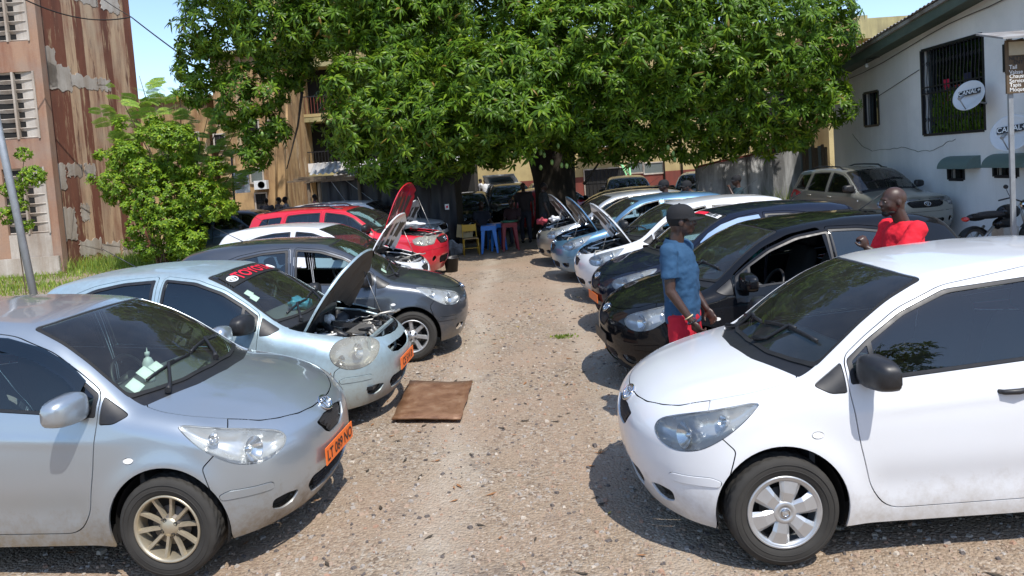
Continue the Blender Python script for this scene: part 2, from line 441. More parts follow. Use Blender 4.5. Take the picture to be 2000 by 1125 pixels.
YARIS = dict(cx=1.9, len=3.75, sweep=.12, gx0=1.7, gx1=2.5, crown=.042, rtaper=.10, rt0=2.7, axle=(.725, 3.19), wr=.30, ar=.345, flare=.022,
    bow=.30, rbow=.16, kt=.10, kf=.15, crz=.80,
    top=[(-.3,.60),(0,.755),(.1,.805),(.3,.88),(.5,.94),(.7,.985),(.80,1.005),(.88,1.05),(1.0,1.14),(1.15,1.25),(1.35,1.37),(1.55,1.45),(1.7,1.483),(2.0,1.51),(2.4,1.53),(2.8,1.525),(3.1,1.50),(3.3,1.46),(3.5,1.41),(3.9,1.3)],
    front=[(0,.22),(.18,.11),(.25,.06),(.35,.02),(.5,0),(.62,.008),(.70,.025),(.78,.06),(.9,.18),(1.3,.9)],
    rear=[(0,3.6),(.2,3.68),(.4,3.74),(.6,3.75),(.8,3.735),(.95,3.68),(1.05,3.64),(1.2,3.56),(1.4,3.44),(1.6,3.2)],
    sec=[(0,-.06),(.2,-.035),(.35,-.012),(.55,0),(.75,-.004),(.86,-.022),(.95,-.05),(1.1,-.105),(1.25,-.165),(1.4,-.24),(1.55,-.33)],
    plan=[(-.2,.74),(.0,.775),(.3,.81),(.7,.835),(1.1,.845),(2.0,.848),(2.8,.845),(3.2,.83),(3.75,.78)])
OLD = dict(YARIS, len=3.61, cx=1.82, axle=(.73,3.10), rt0=2.6, bow=.34, kf=.19, kt=.13, crz=.74, wr=.285, ar=.325, sweep=.14,
    top=[(-.3,.58),(0,.735),(.1,.785),(.3,.865),(.5,.925),(.68,.965),(.77,.985),(.85,1.035),(1.0,1.14),(1.15,1.245),(1.35,1.36),(1.52,1.43),(1.66,1.462),(1.95,1.485),(2.3,1.50),(2.6,1.495),(2.95,1.465),(3.2,1.41),(3.4,1.35),(3.8,1.2)],
    rear=[(0,3.48),(.2,3.55),(.4,3.60),(.6,3.61),(.8,3.59),(.95,3.53),(1.05,3.49),(1.2,3.41),(1.4,3.27),(1.6,3.0)])
SUVP = dict(YARIS, len=4.4, cx=2.2, axle=(.88,3.55), rt0=3.3, bow=.22, kf=.14, kt=.12, crz=.98, wr=.345, ar=.385, sweep=.12, gx0=1.9, gx1=2.8,
    rtaper=.06, flare=.035, cz=.75, crown=.04,
    top=[(-.3,.86),(0,.93),(.15,.98),(.4,1.03),(.8,1.085),(1.08,1.12),(1.16,1.15),(1.33,1.30),(1.6,1.50),(1.8,1.60),(2.0,1.635),(2.4,1.665),(3.0,1.68),(3.6,1.665),(4.1,1.62),(4.5,1.56)],
    front=[(0,.22),(.25,.12),(.35,.05),(.5,0),(.7,.0),(.85,.02),(.95,.07),(1.05,.18),(1.4,.8)],
    rear=[(0,4.3),(.3,4.36),(.5,4.4),(.8,4.4),(1.0,4.38),(1.2,4.30),(1.5,4.16),(1.7,4.0)],
    sec=[(0,-.08),(.3,-.03),(.5,0),(.8,.0),(.95,-.01),(1.06,-.04),(1.2,-.08),(1.4,-.16),(1.6,-.25),(1.75,-.33)],
    plan=[(-.2,.80),(.0,.83),(.3,.87),(.8,.90),(2.0,.905),(3.2,.90),(4.4,.85)])
def p3(B, *segs):
    out = []
    for proj, pts in segs: out.append(getattr(B, proj)(fillet(pts, .02, closed=False)))
    return np.concatenate(out)
def circ(x, z, r, n=48, a=1): return [(x+r*math.cos(2*math.pi*i/n)*a, z+r*math.sin(2*math.pi*i/n)) for i in range(n)]
def yaris_regions(B, old=False, bp=0):
    P = B.P; a0, a1 = P['axle']; wr, ar = P['wr'], P['ar']; o = -.04 if old else -.025; o2 = -.10 if old else 0
    arch = lambda x: [(x+ar*math.cos(t), wr+ar*math.sin(t)*1.03) for t in np.linspace(-.5, math.pi+.5, 40)]+[(x-ar*.9, .0), (x+ar*.9, .0)]
    if not old:
        lamp = [(.12,.685),(.135,.63),(.20,.605),(.31,.63),(.42,.695),(.53,.775),(.645,.868,.02),(.60,.868),(.47,.842),(.34,.805),(.24,.772),(.16,.735)]
        hood = [(.085,-.03,0),(.092,.15),(.125,.30),(.195,.44),(.27,.535),(.42,.625),(.62,.69),(.78,.70),(.90,.672,.04),(.83,.5),(.755,.3),(.725,-.03,0)]
        bside = [(.43,.70),(.49,.64),(a0-ar*.78,.53)]
    else:
        lamp = [(.12,.66),(.135,.60),(.19,.555),(.29,.545),(.39,.58),(.455,.64),(.475,.72),(.45,.79),(.38,.815),(.27,.795),(.18,.755),(.13,.71)]
        hood = [(.085,-.03,0),(.095,.15),(.13,.30),(.18,.40),(.27,.50),(.40,.62),(.60,.69),(.76,.70),(.88,.68,.04),(.81,.5),(.735,.3),(.70,-.03,0)]
        bside = [(.39,.59),(.44,.56),(a0-ar*.86,.48)]
    bump_ = p3(B, ('top', [(hood[0][0], 0.0)]+[h[:2] for h in hood[1:6]]), ('side', bside+[(a0-ar*.98,.30),(a0-ar*.98,.12)]), ('front', [(.4,.10),(0,.10)]))
    bump_[0, 1] = -.001; 
    regs = [
     ('roofseam', 'side', [(-5,-5),(-5,-5.1),(-5.1,-5)], 0),
     ('bumper', '3d', bump_, None),
     ('hood', 'top', hood, .05),
     ('cowl', 'top', [(hood[-1][0],-.03,0),(hood[-2][0],.3),(hood[-3][0],.5),(hood[-4][0]-.005,.672,.01),(.985+o,.665,.01),(1.06+o,.655),(.97+o,.5),(.90+o,.3),(.875+o,-.03,0)], .05),
     ('wtrim', 'top', [(.845+o,-.03,0),(.87+o,.3),(.935+o,.5),(1.01+o,.668,.03),(1.2+o,.638),(1.45+o,.585),(1.685+o,.535,.04),(1.645+o,.4),(1.62+o,.2),(1.61+o,-.03,0)], .05),
     ('windshield', 'top', [(.87+o,-.03,0),(.895+o,.3),(.96+o,.5),(1.03+o,.645,.04),(1.2+o,.618),(1.45+o,.563),(1.662+o,.515,.04),(1.625+o,.4),(1.60+o,.2),(1.59+o,-.03,0)], .05),
     ('fdoor', 'side', [(1.135+o,.93),(1.14+o,1.07,.05),(1.28+o,1.175),(1.48+o,1.30),(1.75+o,1.40),(2.07+o,1.447,.05),(2.10+o,1.0),(2.11+o,.5),(2.10+o,.275,.06),(1.30+o,.27,.09),(1.215+o,.40),(1.165+o,.65)], .06),
     ('rdoor', 'side', [(2.118+o,1.447,.04),(2.45+o,1.438),(2.72+o,1.40),(2.93+o,1.33),(3.10+o2,1.20),(3.14+o2,1.08,.06),(3.10+o2,.88),(3.0+o2,.68),(2.87+o2,.50),(2.82+o2,.28,.05),(2.12+o,.275,.04)], .05),
     ('ftri', 'side', [(.965+o,.94,.02),(1.05+o,.995),(1.122+o,1.045,.01),(1.122+o,.905,.01),(1.04+o,.905)], .02),
     ('ftrim', 'side', [(1.155+o,.945,.01),(1.155+o,1.06,.02),(1.29+o,1.16),(1.49+o,1.28),(1.76+o,1.38),(2.055+o,1.42,.02),(2.075+o,1.02,.01)], .04),
     ('fglass', 'side', [(1.30+o,.975,.01),(1.30+o,1.145,.01),(1.50+o,1.265),(1.77+o,1.362),(2.035+o,1.402,.02),(2.05+o,1.035,.02)], .04),
     ('fqglass', 'side', [(1.18+o,.965,.01),(1.18+o,1.055,.01),(1.275+o,1.13,.01),(1.275+o,.972,.01)], .02),
     ('rtrim', 'side', [(2.15+o,1.022,.01),(2.145+o,1.42,.02),(2.45+o,1.41),(2.70+o,1.372),(2.90+o2/2,1.305),(3.05+o2,1.195),(3.085+o2,1.10,.03)], .04),
     ('rglass', 'side', [(2.18+o,1.045,.02),(2.175+o,1.398,.02),(2.45+o,1.39),(2.68+o,1.352),(2.80+o,1.32,.01),(2.80+o,1.095,.01)], .04),
     ('rqglass', 'side', [(2.83+o,1.10,.01),(2.83+o,1.308,.01),(2.90+o,1.28),(3.02+o2,1.19),(3.045+o2,1.125,.02)], .03),
     ('headlight', 'side', lamp, .05),
     ('repeater', 'side', [(x, z) for x, z in circ(.945+o,.70,.016,16,1.9)], 0),
     ('strip', 'side' , [(.17,.475,.02),(.17,.43,.02),(.40,.445,.02),(.41,.475,.015),(.36,.492,.02)], .02),
     ('lgrille', 'front', [(-.03,.375,0),(.34,.375,.03),(.38,.335),(.30,.255,.03),(-.03,.245,0)], .03),
     ('fog', 'front', [(.46,.345,.02),(.55,.362),(.63,.355,.02),(.625,.30,.03),(.55,.272),(.49,.29,.02)], .03),
     ('farch', 'side', arch(a0), 0), ('rarch', 'side', arch(a1), 0),
     ('rwin', 'rear', [(-.03,1.38,0),(.40,1.37),(.50,1.33,.04),(.58,1.10,.06),(.50,1.06),(-.03,1.05,0)], .04),
     ('taillight', 'rear', [(.62,1.02),(.70,1.03),(.80,.98),(.80,.72),(.70,.70),(.62,.76)], .05),
     ('fuel', 'side', circ(3.42+o2,.86,.07,24), 0),
    ]
    if not old: regs.append(('grille', 'front', [(-.03,.69,0),(.10,.695,.01),(.225,.675,.015),(.16,.60),(.09,.57),(-.03,.567,0)], .02))
    else: regs.append(('grille', 'front', [(-.03,.66,0),(.17,.665,.01),(.36,.655,.02),(.32,.60),(.18,.575),(-.03,.57,0)], .02))
    return regs[1:]
def suv_regions(B):
    P = B.P; a0, a1 = P['axle']; wr, ar = P['wr'], P['ar']
    arch = lambda x: [(x+ar*math.cos(t), wr+ar*math.sin(t)*1.03) for t in np.linspace(-.5, math.pi+.5, 40)]+[(x-ar*.9, .0), (x+ar*.9, .0)]
    hood = [(.10,-.03,0),(.11,.3),(.16,.5),(.24,.64),(.5,.74),(.9,.765),(1.2,.755,.04),(1.16,.5),(1.11,.3),(1.10,-.03,0)]
    bump_ = p3(B, ('front', [(0,.66),(.4,.66),(.6,.66)]), ('side', [(.25,.66),(.40,.62),(a0-ar*.9,.56),(a0-ar*.98,.30),(a0-ar*.98,.12)]), ('front', [(.4,.10),(0,.10)]))
    return [
     ('bumper', '3d', bump_, None), ('hood', 'top', hood, .05),
     ('cowl', 'top', [(1.10,-.03,0),(1.11,.3),(1.16,.5),(1.20,.755,.01),(1.29,.76,.02),(1.24,.5),(1.20,.3),(1.19,-.03,0)], .04),
     ('wtrim', 'top', [(1.17,-.03,0),(1.19,.3),(1.23,.5),(1.30,.755,.03),(1.6,.70),(1.95,.63,.05),(1.91,.4),(1.895,-.03,0)], .05),
     ('windshield', 'top', [(1.19,-.03,0),(1.21,.3),(1.25,.5),(1.31,.73,.04),(1.6,.68),(1.92,.61,.05),(1.885,.4),(1.875,-.03,0)], .05),
     ('fdoor', 'side', [(1.30,1.06),(1.31,1.12,.03),(1.5,1.25),(1.75,1.44),(1.95,1.53),(2.42,1.60,.05),(2.45,1.1),(2.45,.40,.06),(1.40,.38,.09),(1.31,.6)], .06),
     ('rdoor', 'side', [(2.465,1.60,.04),(2.9,1.60),(3.25,1.58,.06),(3.38,1.12,.06),(3.3,.85),(3.14,.62),(3.08,.40,.05),(2.465,.40,.04)], .05),
     ('ftri', 'side', [(-1,-1),(-1,-.9),(-.9,-1)], 0),
     ('ftrim', 'side', [(1.33,1.085,.01),(1.35,1.125,.02),(1.52,1.235),(1.76,1.42),(1.96,1.50),(2.38,1.57,.02),(2.41,1.10,.01)], .04),
     ('fglass', 'side', [(1.44,1.105,.01),(1.44,1.16,.01),(1.54,1.225),(1.78,1.405),(1.97,1.485),(2.35,1.55,.02),(2.38,1.12,.02)], .04),
     ('fqglass', 'side', [(-1,-1),(-1,-.9),(-.9,-1)], 0),
     ('rtrim', 'side', [(2.50,1.10,.01),(2.49,1.57,.02),(2.9,1.57),(3.22,1.55,.04),(3.32,1.13,.03)], .04),
     ('rglass', 'side', [(2.53,1.12,.02),(2.52,1.55,.02),(2.9,1.55),(3.19,1.53,.03),(3.28,1.145,.02)], .04),
     ('rqglass', 'side', [(3.44,1.14,.03),(3.34,1.53,.04),(3.8,1.50,.04),(3.98,1.18,.04)], .03),
     ('headlight', 'side', [(.09,.93,.02),(.11,.77,.03),(.30,.76),(.46,.80,.02),(.50,.90,.02),(.40,.95)], .04),
     ('repeater', 'side', circ(1.15,.92,.02,16), 0),
     ('strip', 'side', [(1.42,.62,.02),(1.42,.54,.02),(3.0,.54,.02),(3.0,.62,.02)], .02),
     ('lgrille', 'front', [(-.03,.50,0),(.40,.50,.03),(.44,.45),(.36,.34,.03),(-.03,.33,0)], .03),
     ('fog', 'front', circ(.62,.47,.055,24), 0),
     ('farch', 'side', arch(a0), 0), ('rarch', 'side', arch(a1), 0),
     ('rwin', 'rear', [(-.03,1.53,0),(.50,1.51),(.60,1.46,.04),(.66,1.20,.06),(.50,1.16),(-.03,1.15,0)], .04),
     ('taillight', 'rear', [(.70,1.15),(.80,1.15),(.85,1.05),(.85,.80),(.78,.78),(.72,.85)], .05),
     ('fuel', 'side', circ(3.95,1.0,.08,24), 0),
     ('grille', 'front', [(-.03,.90,0),(.42,.89,.03),(.44,.84),(.36,.76,.04),(-.03,.75,0)], .03)]
def radial_wheel(kind, r, wdt, rimr, rimmat):
    """tyre and rim meshes, axis y, outer face at -y"""
    n = 120; prof = [(rimr+.002, .5), (rimr+.012, .56), (r*.80, .60), (r*.90, .585), (r*.955, .53), (r*.985, .46)]
    T = MB(); pr = [(a, -wdt*b) for a, b in prof]
    trd = []
    for i in range(15): trd.append((r*(1-.012*abs(i-7)/7), -wdt*.44+wdt*.88*i/14, i))
    vs = []; fs = []
    full = [(a, h, None) for a, h in pr]+trd+[(a, -h, None) for a, h in reversed(pr)]
    L = len(full)
    for k in range(n):
        for (a, h, i) in full:
            rr = a
            if i is not None:
                if i in (4, 10): rr -= .008
                elif (k+abs(i-7)) % 4 == 0 and i not in (7,): rr -= .012
            g = 2*math.pi*k/n; vs.append((rr*math.cos(g), h, rr*math.sin(g)))
    for k in range(n):
        for i in range(L-1): fs.append((k*L+i, k*L+i+1, ((k+1) % n)*L+i+1, ((k+1) % n)*L+i))
    T.add(vs, fs, 0, True)
    # side wall ribs
    for rr in (r*.78, r*.88): T.lathe([(rr-.003, -wdt*.60), (rr, -wdt*.60-.003), (rr+.003, -wdt*.60)], 72)
    tyre = T.mesh('tyre', [MT['tyre']])
    S = MB(); y0 = -wdt*.5
    S.lathe([(rimr+.004, y0-.004), (rimr+.002, y0-.012), (rimr-.008, y0-.012), (rimr-.014, y0+.004), (rimr-.02, y0+.05), (rimr-.025, wdt*.4)], 64)
    S.lathe([(rimr-.03, y0+.075), (.0, y0+.075)], 32, m=1)            # dark back
    S.lathe([(.115, y0+.06), (.115, y0+.05), (.07, y0+.05), (.065, y0+.02), (.0, y0+.02)], 32, m=2)
    def blade(a, w0, w1, r0, r1, yb, yt, z=.004, thick=.02, m=0):
        c, s = math.cos(a), math.sin(a); P = lambda rr, t, y: (rr*c-t*s, y, rr*s+t*c)
        rm = (r0+r1)/2; wm = (w0+w1)/2*.92; ym = (yb+yt)/2-z
        vs = []
        for rr, ww, yy in ((r0, w0, yb), (rm, wm, ym), (r1, w1, yt)):
            vs += [P(rr, -ww, yy+thick), P(rr, -ww*.62, yy), P(rr, ww*.62, yy), P(rr, ww, yy+thick)]
        S.add(vs, [(i*4+j, i*4+j+1, i*4+j+5, i*4+j+4) for i in (0, 1) for j in (0, 1, 2)], m, False)
    if kind == 'ten':
        for k in range(10): blade(2*math.pi*k/10+.15, .013, .014, .05, rimr-.012, y0+.018, y0+.004, -.004, .022)
        S.lathe([(.055, y0+.03), (.055, y0+.018), (.038, y0+.012), (.028, y0+.006), (0, y0+.004)], 40)
        for k in range(4): g = 2*math.pi*k/4+.5; S.lathe([(.012, 0), (.012, -.004), (.008, -.006)], 10, c=(.047*math.cos(g), y0+.016, .047*math.sin(g)), m=1)
    elif kind == 'cap':
        for k in range(6): blade(2*math.pi*k/6+.42, .034, .064, .035, rimr-.012, y0-.004, y0-.006, .012, .014)
        S.lathe([(rimr-.002, y0-.010), (rimr-.022, y0-.010), (rimr-.028, y0+.01)], 64)
        S.lathe([(.075, y0+.015), (.058, y0-.010), (.036, y0-.014), (.034, y0-.008), (.028, y0-.014), (0, y0-.018)], 40)
        for k in range(3):
            a = [(0, 0, 1), (math.pi/2, 0, 1), (0, 1, 1)][k]
            S.lathe([(.020-.006*(k == 1), 0), (.023-.006*(k == 1), -.0035), (.026-.006*(k == 1), 0)], 24, c=(0, y0-.016, 0), m=3)
    elif kind == 'seven':
        for k in range(7): blade(2*math.pi*k/7+.3, .026, .030, .04, rimr-.012, y0+.012, y0+.002, -.002, .022)
        S.lathe([(.07, y0+.03), (.066, y0+.010), (.03, y0+.008), (.028, y0+.003), (0, y0+.002)], 40)
        for k in range(5): g = 2*math.pi*k/5; S.lathe([(.012, 0), (.012, -.006), (.008, -.008)], 10, c=(.05*math.cos(g), y0+.009, .05*math.sin(g)), m=1)
    else:
        for k in range(5): blade(2*math.pi*k/5+.3, .03, .045, .04, rimr-.012, y0+.012, y0+.002, -.002, .022)
        S.lathe([(.07, y0+.03), (.066, y0+.010), (0, y0+.006)], 32)
    rim = S.mesh('rim', [rimmat, MT['dark'], MT['brake'], MT['chrome']])
    return tyre, rim
WH = {}
def wheel(kind, r=.295, wdt=.175, rimr=.19, rimmat='silver'):
    k = (kind, r, rimmat)
    if k not in WH: WH[k] = radial_wheel(kind, r, wdt, rimr, MT[rimmat])
    return WH[k]
class Kind: pass
def make_kind(P, regfn, tag_):
    K = Kind(); B = K.B = Body(P); regs = regfn(B)
    K.off = off = (P['cx'], 0, 0)
    rg = []
    for name, proj, pts, fl in regs:
        if proj == '3d': rg.append((name, 'q', None, pts))
        else: rg.append((name, proj, pts, fl))
    # unify: 3d region to q polygons
    rr = []
    for name, proj, pts, fl in rg:
        if proj == 'q':
            q = B.toq(fl); rr.append((name, 'q', [(a, b, 0) for a, b in q], 0))
        else: rr.append((name, proj, pts, fl))
    V, Nn, T, rid = make_regions(B, rr)
    ids = {r[0]: i+1 for i, r in enumerate(rr)}
    K.tris = {n: T[rid == i] for n, i in ids.items()}; K.tris.setdefault('rdoor', T[:0]); K.V, K.N = V, Nn
    body = T[rid == 0]
    g = lambda n, m=None, **kw: panel(V, Nn, K.tris[n], mirror=m, **kw)
    PM = K.paint_slot = plain('paint_slot_'+tag_, (.5, .5, .5))
    me = K.me = {}
    me['body'] = nmesh('body', panel(V, Nn, body, mirror='both'), PM, off)
    me['front_bumper'] = nmesh('front_bumper', g('bumper', 'both'), PM, off)
    me['hood'] = nmesh('hood', g('hood', 'both', lip=.02), PM, off)
    me['cowl'] = nmesh('cowl', g('cowl', 'both', shift=-.012, gap=0), MT['trim'], off)
    me['windshield_seal'] = nmesh('windshield_seal', g('wtrim', 'both', shift=-.003, gap=.001), MT['rubber'], off)
    me['windshield'] = nmesh('windshield', g('windshield', 'both', shift=-.004, gap=0, lip=.004), MT['wglass'], off)
    me['rear_window'] = nmesh('rear_window', g('rwin', 'both', shift=-.004), MT['tint'], off)
    me['grille'] = nmesh('grille', g('grille', 'both', shift=-.03, gap=0, lip=0), MT['dark'], off)
    me['lower_grille'] = nmesh('lower_grille', g('lgrille', 'both', shift=-.04, gap=0, lip=0), MT['dark'], off)
    for s, mr in ((1, None), (-1, 'left')):
        me['front_door', s] = nmesh('front_door', g('fdoor', mr), PM, off)
        if len(K.tris['rdoor']): me['rear_door', s] = nmesh('rear_door', g('rdoor', mr), PM, off)
        for nm, rn, mt, sh in (('fseal', 'ftrim', 'trim', -.003), ('rseal', 'rtrim', 'trim', -.003), ('fglass', 'fglass', 'glass', -.012), ('fqglass', 'fqglass', 'glass', -.010), ('rglass', 'rglass', 'tint', -.010),
                               ('rqglass', 'rqglass', 'tint', -.010), ('tri', 'ftri', 'trim', 0.), ('tail', 'taillight', 'red', 0), ('rep', 'repeater', 'white', .004), ('fuel', 'fuel', None, 0), ('fog', 'fog', 'dark', -.04)):
            if len(K.tris[rn]): me[nm, s] = nmesh(nm, g(rn, mr, shift=sh, gap=.0015 if sh == 0 else .0005, lip=.012), MT[mt] if mt else PM, off)
        st = g('strip', mr, shift=.005, gap=.001, lip=.012); me['strip', s] = nmesh('bumper_strip', st, PM, off)
        # headlight housing: recessed bowl
        V2 = V.copy(); tt = K.tris['headlight']; used = np.unique(tt)
        me['lens', s] = nmesh('lens', g('headlight', mr, shift=.002, gap=.001, lip=.01), MT['lens'], off)
        # depth grows away from the outline
        E = {}
        for tri in tt:
            for a, b in ((tri[0], tri[1]), (tri[1], tri[2]), (tri[2], tri[0])):
                k = (min(a, b), max(a, b)); E[k] = E.get(k, 0)+1
        bv = np.array(sorted({a for k, c in E.items() if c == 1 for a in k})); 
        dist = np.array([np.linalg.norm(V[bv]-V[u], axis=1).min() for u in used])
        dep = .012+.06*np.clip(dist/.05, 0, 1)**.7
        V2[used] -= Nn[used]*dep[:, None]
        n2 = Nn.copy()
        sgn = 1 if mr is None else -1
        vv = V2[used]*np.array([1, sgn, 1]); mp = -np.ones(len(V), int); mp[used] = np.arange(len(used)); t2 = mp[tt]
        if sgn < 0: t2 = t2[:, ::-1]
        me['lamp', s] = np_mesh('headlight', vv-np.array(off), t2, [MT['lampbase']])
    return K
def inner_frame(B, y_side, z=.8):
    pass
def prep_common(K, kindname):
    """shared small meshes for a kind, in the car frame (x from nose minus cx)"""
    B, P, me = K.B, K.B.P, K.me; cx = P['cx']; a0, a1 = P['axle']; wr, ar = P['wr'], P['ar']; suv = kindname == 'suv'
    hz = P['Hz'] = .12 if suv else 0; dxx = .25 if suv else (-.04 if kindname == 'old' else 0)
    X = lambda x: x-cx
    # underbody with wheel wells
    m = MB()
    m.box(X(.45), X(P['len']-.3), -.60, .60, .19+hz, .30+hz)
    m.box(X(a0+ar), X(a1-ar), -.775, .775, .19+hz*.5, .30+hz)
    for ax in (a0, a1):
        for s in (1, -1):
            m.lathe([(ar-.004, s*.80), (ar+.01, s*.5), (0, s*.48)], 40, c=(X(ax), 0, wr), a0=-.35, a1=math.pi+.35)
    m.box(X(.62+dxx/2), X(a1+.3), -.60, .60, .30+hz, .34+hz)
    me['underbody'] = m.mesh('underbody', [MT['dark']])
    # firewall + dash
    m = MB()
    bd = 1.32+dxx
    prof = [(.98+dxx, .93+hz), (1.14+dxx, .955+hz), (1.36+dxx, .95+hz), (1.50+dxx, .90+hz), (1.52+dxx, .80+hz), (1.44+dxx, .60+hz), (1.40+dxx, .35+hz)]
    ys = [-.70, -.5, -.25, 0, .25, .5, .70]
    vs = []
    for y in ys:
        for i, (x, z) in enumerate(prof): vs.append((X(x+(.03 if abs(y) < .3 and i in (2, 3) else 0)), y, z+(.025 if -.55 < y < -.2 and i in (2, 3) else 0)))
    L = len(prof); m.add(vs, [(a*L+i, a*L+i+1, (a+1)*L+i+1, (a+1)*L+i) for a in range(len(ys)-1) for i in range(L-1)], 0, True)
    m.box(X(.94+dxx), X(.97+dxx), -.66, .68, .3+hz, .93+hz, 0)
    m.box(X(1.505+dxx), X(1.535+dxx), -.13, .13, .66+hz, .88+hz, 0)
    me['dashboard'] = m.mesh('dashboard', [MT['dash']])
    m = MB(); c = Vector((X(1.66+dxx), -.36, .86+hz)); tl = Matrix.Rotation(R(-65), 4, 'Y')
    ring = [c+tl @ Vector((.185*math.cos(g), .185*math.sin(g), 0)) for g in np.linspace(0, 2*math.pi, 33)]
    m.tube(ring, .014, 8, caps=False); m.tube([c+tl @ Vector((-.17, 0, 0)), c, c+tl @ Vector((.0, .17, 0))], .014, 6); m.tube([c, c+tl @ Vector((0, -.17, 0))], .014, 6)
    m.tube([c+tl @ Vector((0,0,.02)), c+tl @ Vector((0, 0, -.2))], [.06, .03], 12)
    me['steering_wheel'] = m.mesh('steering_wheel', [MT['trim']])
    def seatmesh(y, x, w_=.25):
        m = MB()
        def pad(c, d, ry):
            b = len(m.v); M = Matrix.Translation(c) @ Matrix.Rotation(ry, 4, 'Y')
            n = 10; vs = []; fs = []
            for i in range(n+1):
                t = math.pi*i/n
                for j in range(20):
                    g = 2*math.pi*j/20; e = .45
                    p = Vector([math.copysign(abs(q)**e, q)*dd for q, dd in ((math.sin(t)*math.cos(g), d[0]), (math.sin(t)*math.sin(g), d[1]), (math.cos(t), d[2]))])
                    vs.append(M @ p)
            for i in range(n):
                for j in range(20): fs.append((i*20+j, (i+1)*20+j, (i+1)*20+(j+1) % 20, i*20+(j+1) % 20))
            m.add(vs, fs, 0, True)
        pad((X(x), y, .50+hz), (.26, w_, .09), R(-6)); pad((X(x+.34), y, .84+hz), (.07, w_*.94, .33), R(17)); 
        if w_ < .4: pad((X(x+.47), y, 1.245+hz), (.05, .13, .085), R(12)); m.tube([(X(x+.44), y-.05, 1.13+hz), (X(x+.46), y-.05, 1.22+hz)], .008, 6); m.tube([(X(x+.44), y+.05, 1.13+hz), (X(x+.46), y+.05, 1.22+hz)], .008, 6)
        else:
            for yy in (-.3, .3): pad((X(x+.46), y+yy, 1.22+hz), (.05, .12, .075), R(12))
        return m.mesh('seat', [MT['cabin']])
    me['seat', 0] = seatmesh(-.36, 1.92+dxx); me['seat', 1] = seatmesh(.36, 1.92+dxx); me['rear_seat'] = seatmesh(0, 2.70+dxx, .62)
    # headlight reflectors
    for s in (1, -1):
        m = MB()
        spots = ((.235, .692, .072), (.43, .79, .034)) if kindname == 'hatch' else (((.25, .70, .07), (.37, .65, .04)) if kindname == 'old' else ((.18, .84, .06), (.32, .85, .05)))
        for (x, z, r_) in spots:
            p = B.side([(x, z)])[0]; nn = B.normal(np.array([p]))[0]; p = p-nn*.008; nn = Vector(nn) if s > 0 else Vector((nn[0], -nn[1], nn[2]))
            nn = (nn+Vector((-1.2, 0, -.1))).normalized(); c = Vector((X(p[0]), p[1]*s, p[2])); q = nn.to_track_quat('Z', 'Y').to_matrix().to_4x4()
            prof = [(r_, -.012), (r_*.96, -.014), (r_*.75, -.035), (r_*.4, -.05), (.012, -.055), (.012, -.03), (0, -.028)]
            k0 = len(m.v); m.lathe(prof, 28, 'z'); 
            for i in range(k0, len(m.v)): m.v[i] = tuple(Matrix.Translation(c) @ q @ Vector(m.v[i]))
        me['reflector', s] = m.mesh('reflector', [MT['reflector']])
        # side mirror
        m = MB(); zz = (1.17 if suv else .995); xx = (1.42 if suv else 1.20+dxx); yb = B.side([(xx, zz)])[0][1]; yb *= 1
        cc = (X(xx+.03), s*(yb+.125), zz+.03)
        n = 12; vs = []; fs = []
        for i in range(n+1):
            t = math.pi*i/n
            for j in range(24):
                g = 2*math.pi*j/24; sx, sy, sz = math.sin(t)*math.cos(g), math.cos(t), math.sin(t)*math.sin(g)
                e = .62; f = lambda q: math.copysign(abs(q)**e, q)
                px_ = f(sx); px_ = min(px_, .35) if px_ > 0 else px_
                vs.append((cc[0]+px_*.08+.02*f(sy), cc[1]+s*f(sy)*.125, cc[2]+f(sz)*.086*(1-.12*f(sy))))
        for i in range(n):
            for j in range(24): fs.append((i*24+j, (i+1)*24+j, (i+1)*24+(j+1) % 24, i*24+(j+1) % 24))
        if s > 0: fs = [tuple(reversed(f)) for f in fs]
        m.add(vs, fs, 0, True)
        m.tube([(X(xx+.0), s*(yb-.015), zz-.03), (X(xx+.01), s*(yb+.03), zz-.01), (cc[0], cc[1]-s*.05, cc[2]-.02)], [.05, .035, .03], 10, 1)
        m.add([(cc[0]+.0285+.001, cc[1]-s*.09, cc[2]-.055), (cc[0]+.034, cc[1]+s*.09, cc[2]-.05), (cc[0]+.034, cc[1]+s*.09, cc[2]+.05), (cc[0]+.0285, cc[1]-s*.09, cc[2]+.055)], [(0, 1, 2, 3)], 2)
        me['side_mirror', s] = m.mesh('side_mirror', [MT['trim'], MT['trim'], MT['chrome']])
        # door handles
        for nm, x, z in (('fh', (2.28 if suv else 1.97+dxx), (.99 if suv else .865)), ('rh', (3.18 if suv else 2.92+dxx*1.8), (1.02 if suv else .915))):
            y = B.side([(x, z)])[0][1]; m = MB()
            m.tube([(X(x-.085), s*(y-.004), z-.004), (X(x-.07), s*(y+.022), z-.002), (X(x), s*(y+.032), z), (X(x+.07), s*(y+.022), z+.004), (X(x+.085), s*(y-.004), z+.006)], [.012, .014, .016, .014, .012], 10, 0)
            me[nm, s] = m.mesh('handle', [K.paint_slot])
    # wipers, on the glass
    def wip(x0, y0, x1, y1, ay, name):
        m = MB(); pts = [B.top([(x0+(x1-x0)*t, abs(y0+(y1-y0)*t))])[0] for t in np.linspace(0, 1, 9)]
        pts = [Vector((X(p[0]), (y0+(y1-y0)*t), p[2]+.016)) for p, t in zip(pts, np.linspace(0, 1, 9))]
        m.tube(pts, .009, 6); m.tube([p-Vector((0, 0, .010)) for p in pts], .006, 6)
        hx = .86+dxx+(.28 if suv else 0); h = B.top([(hx, abs(ay))])[0]; m.tube([(X(h[0])-.01, ay, h[2]+.015), (X(h[0])+.04, (ay+pts[4].y)/2, h[2]+.03), pts[4]+Vector((0, 0, .014)), pts[5]+Vector((0,0,.008))], [.020, .013, .011, .008], 8)
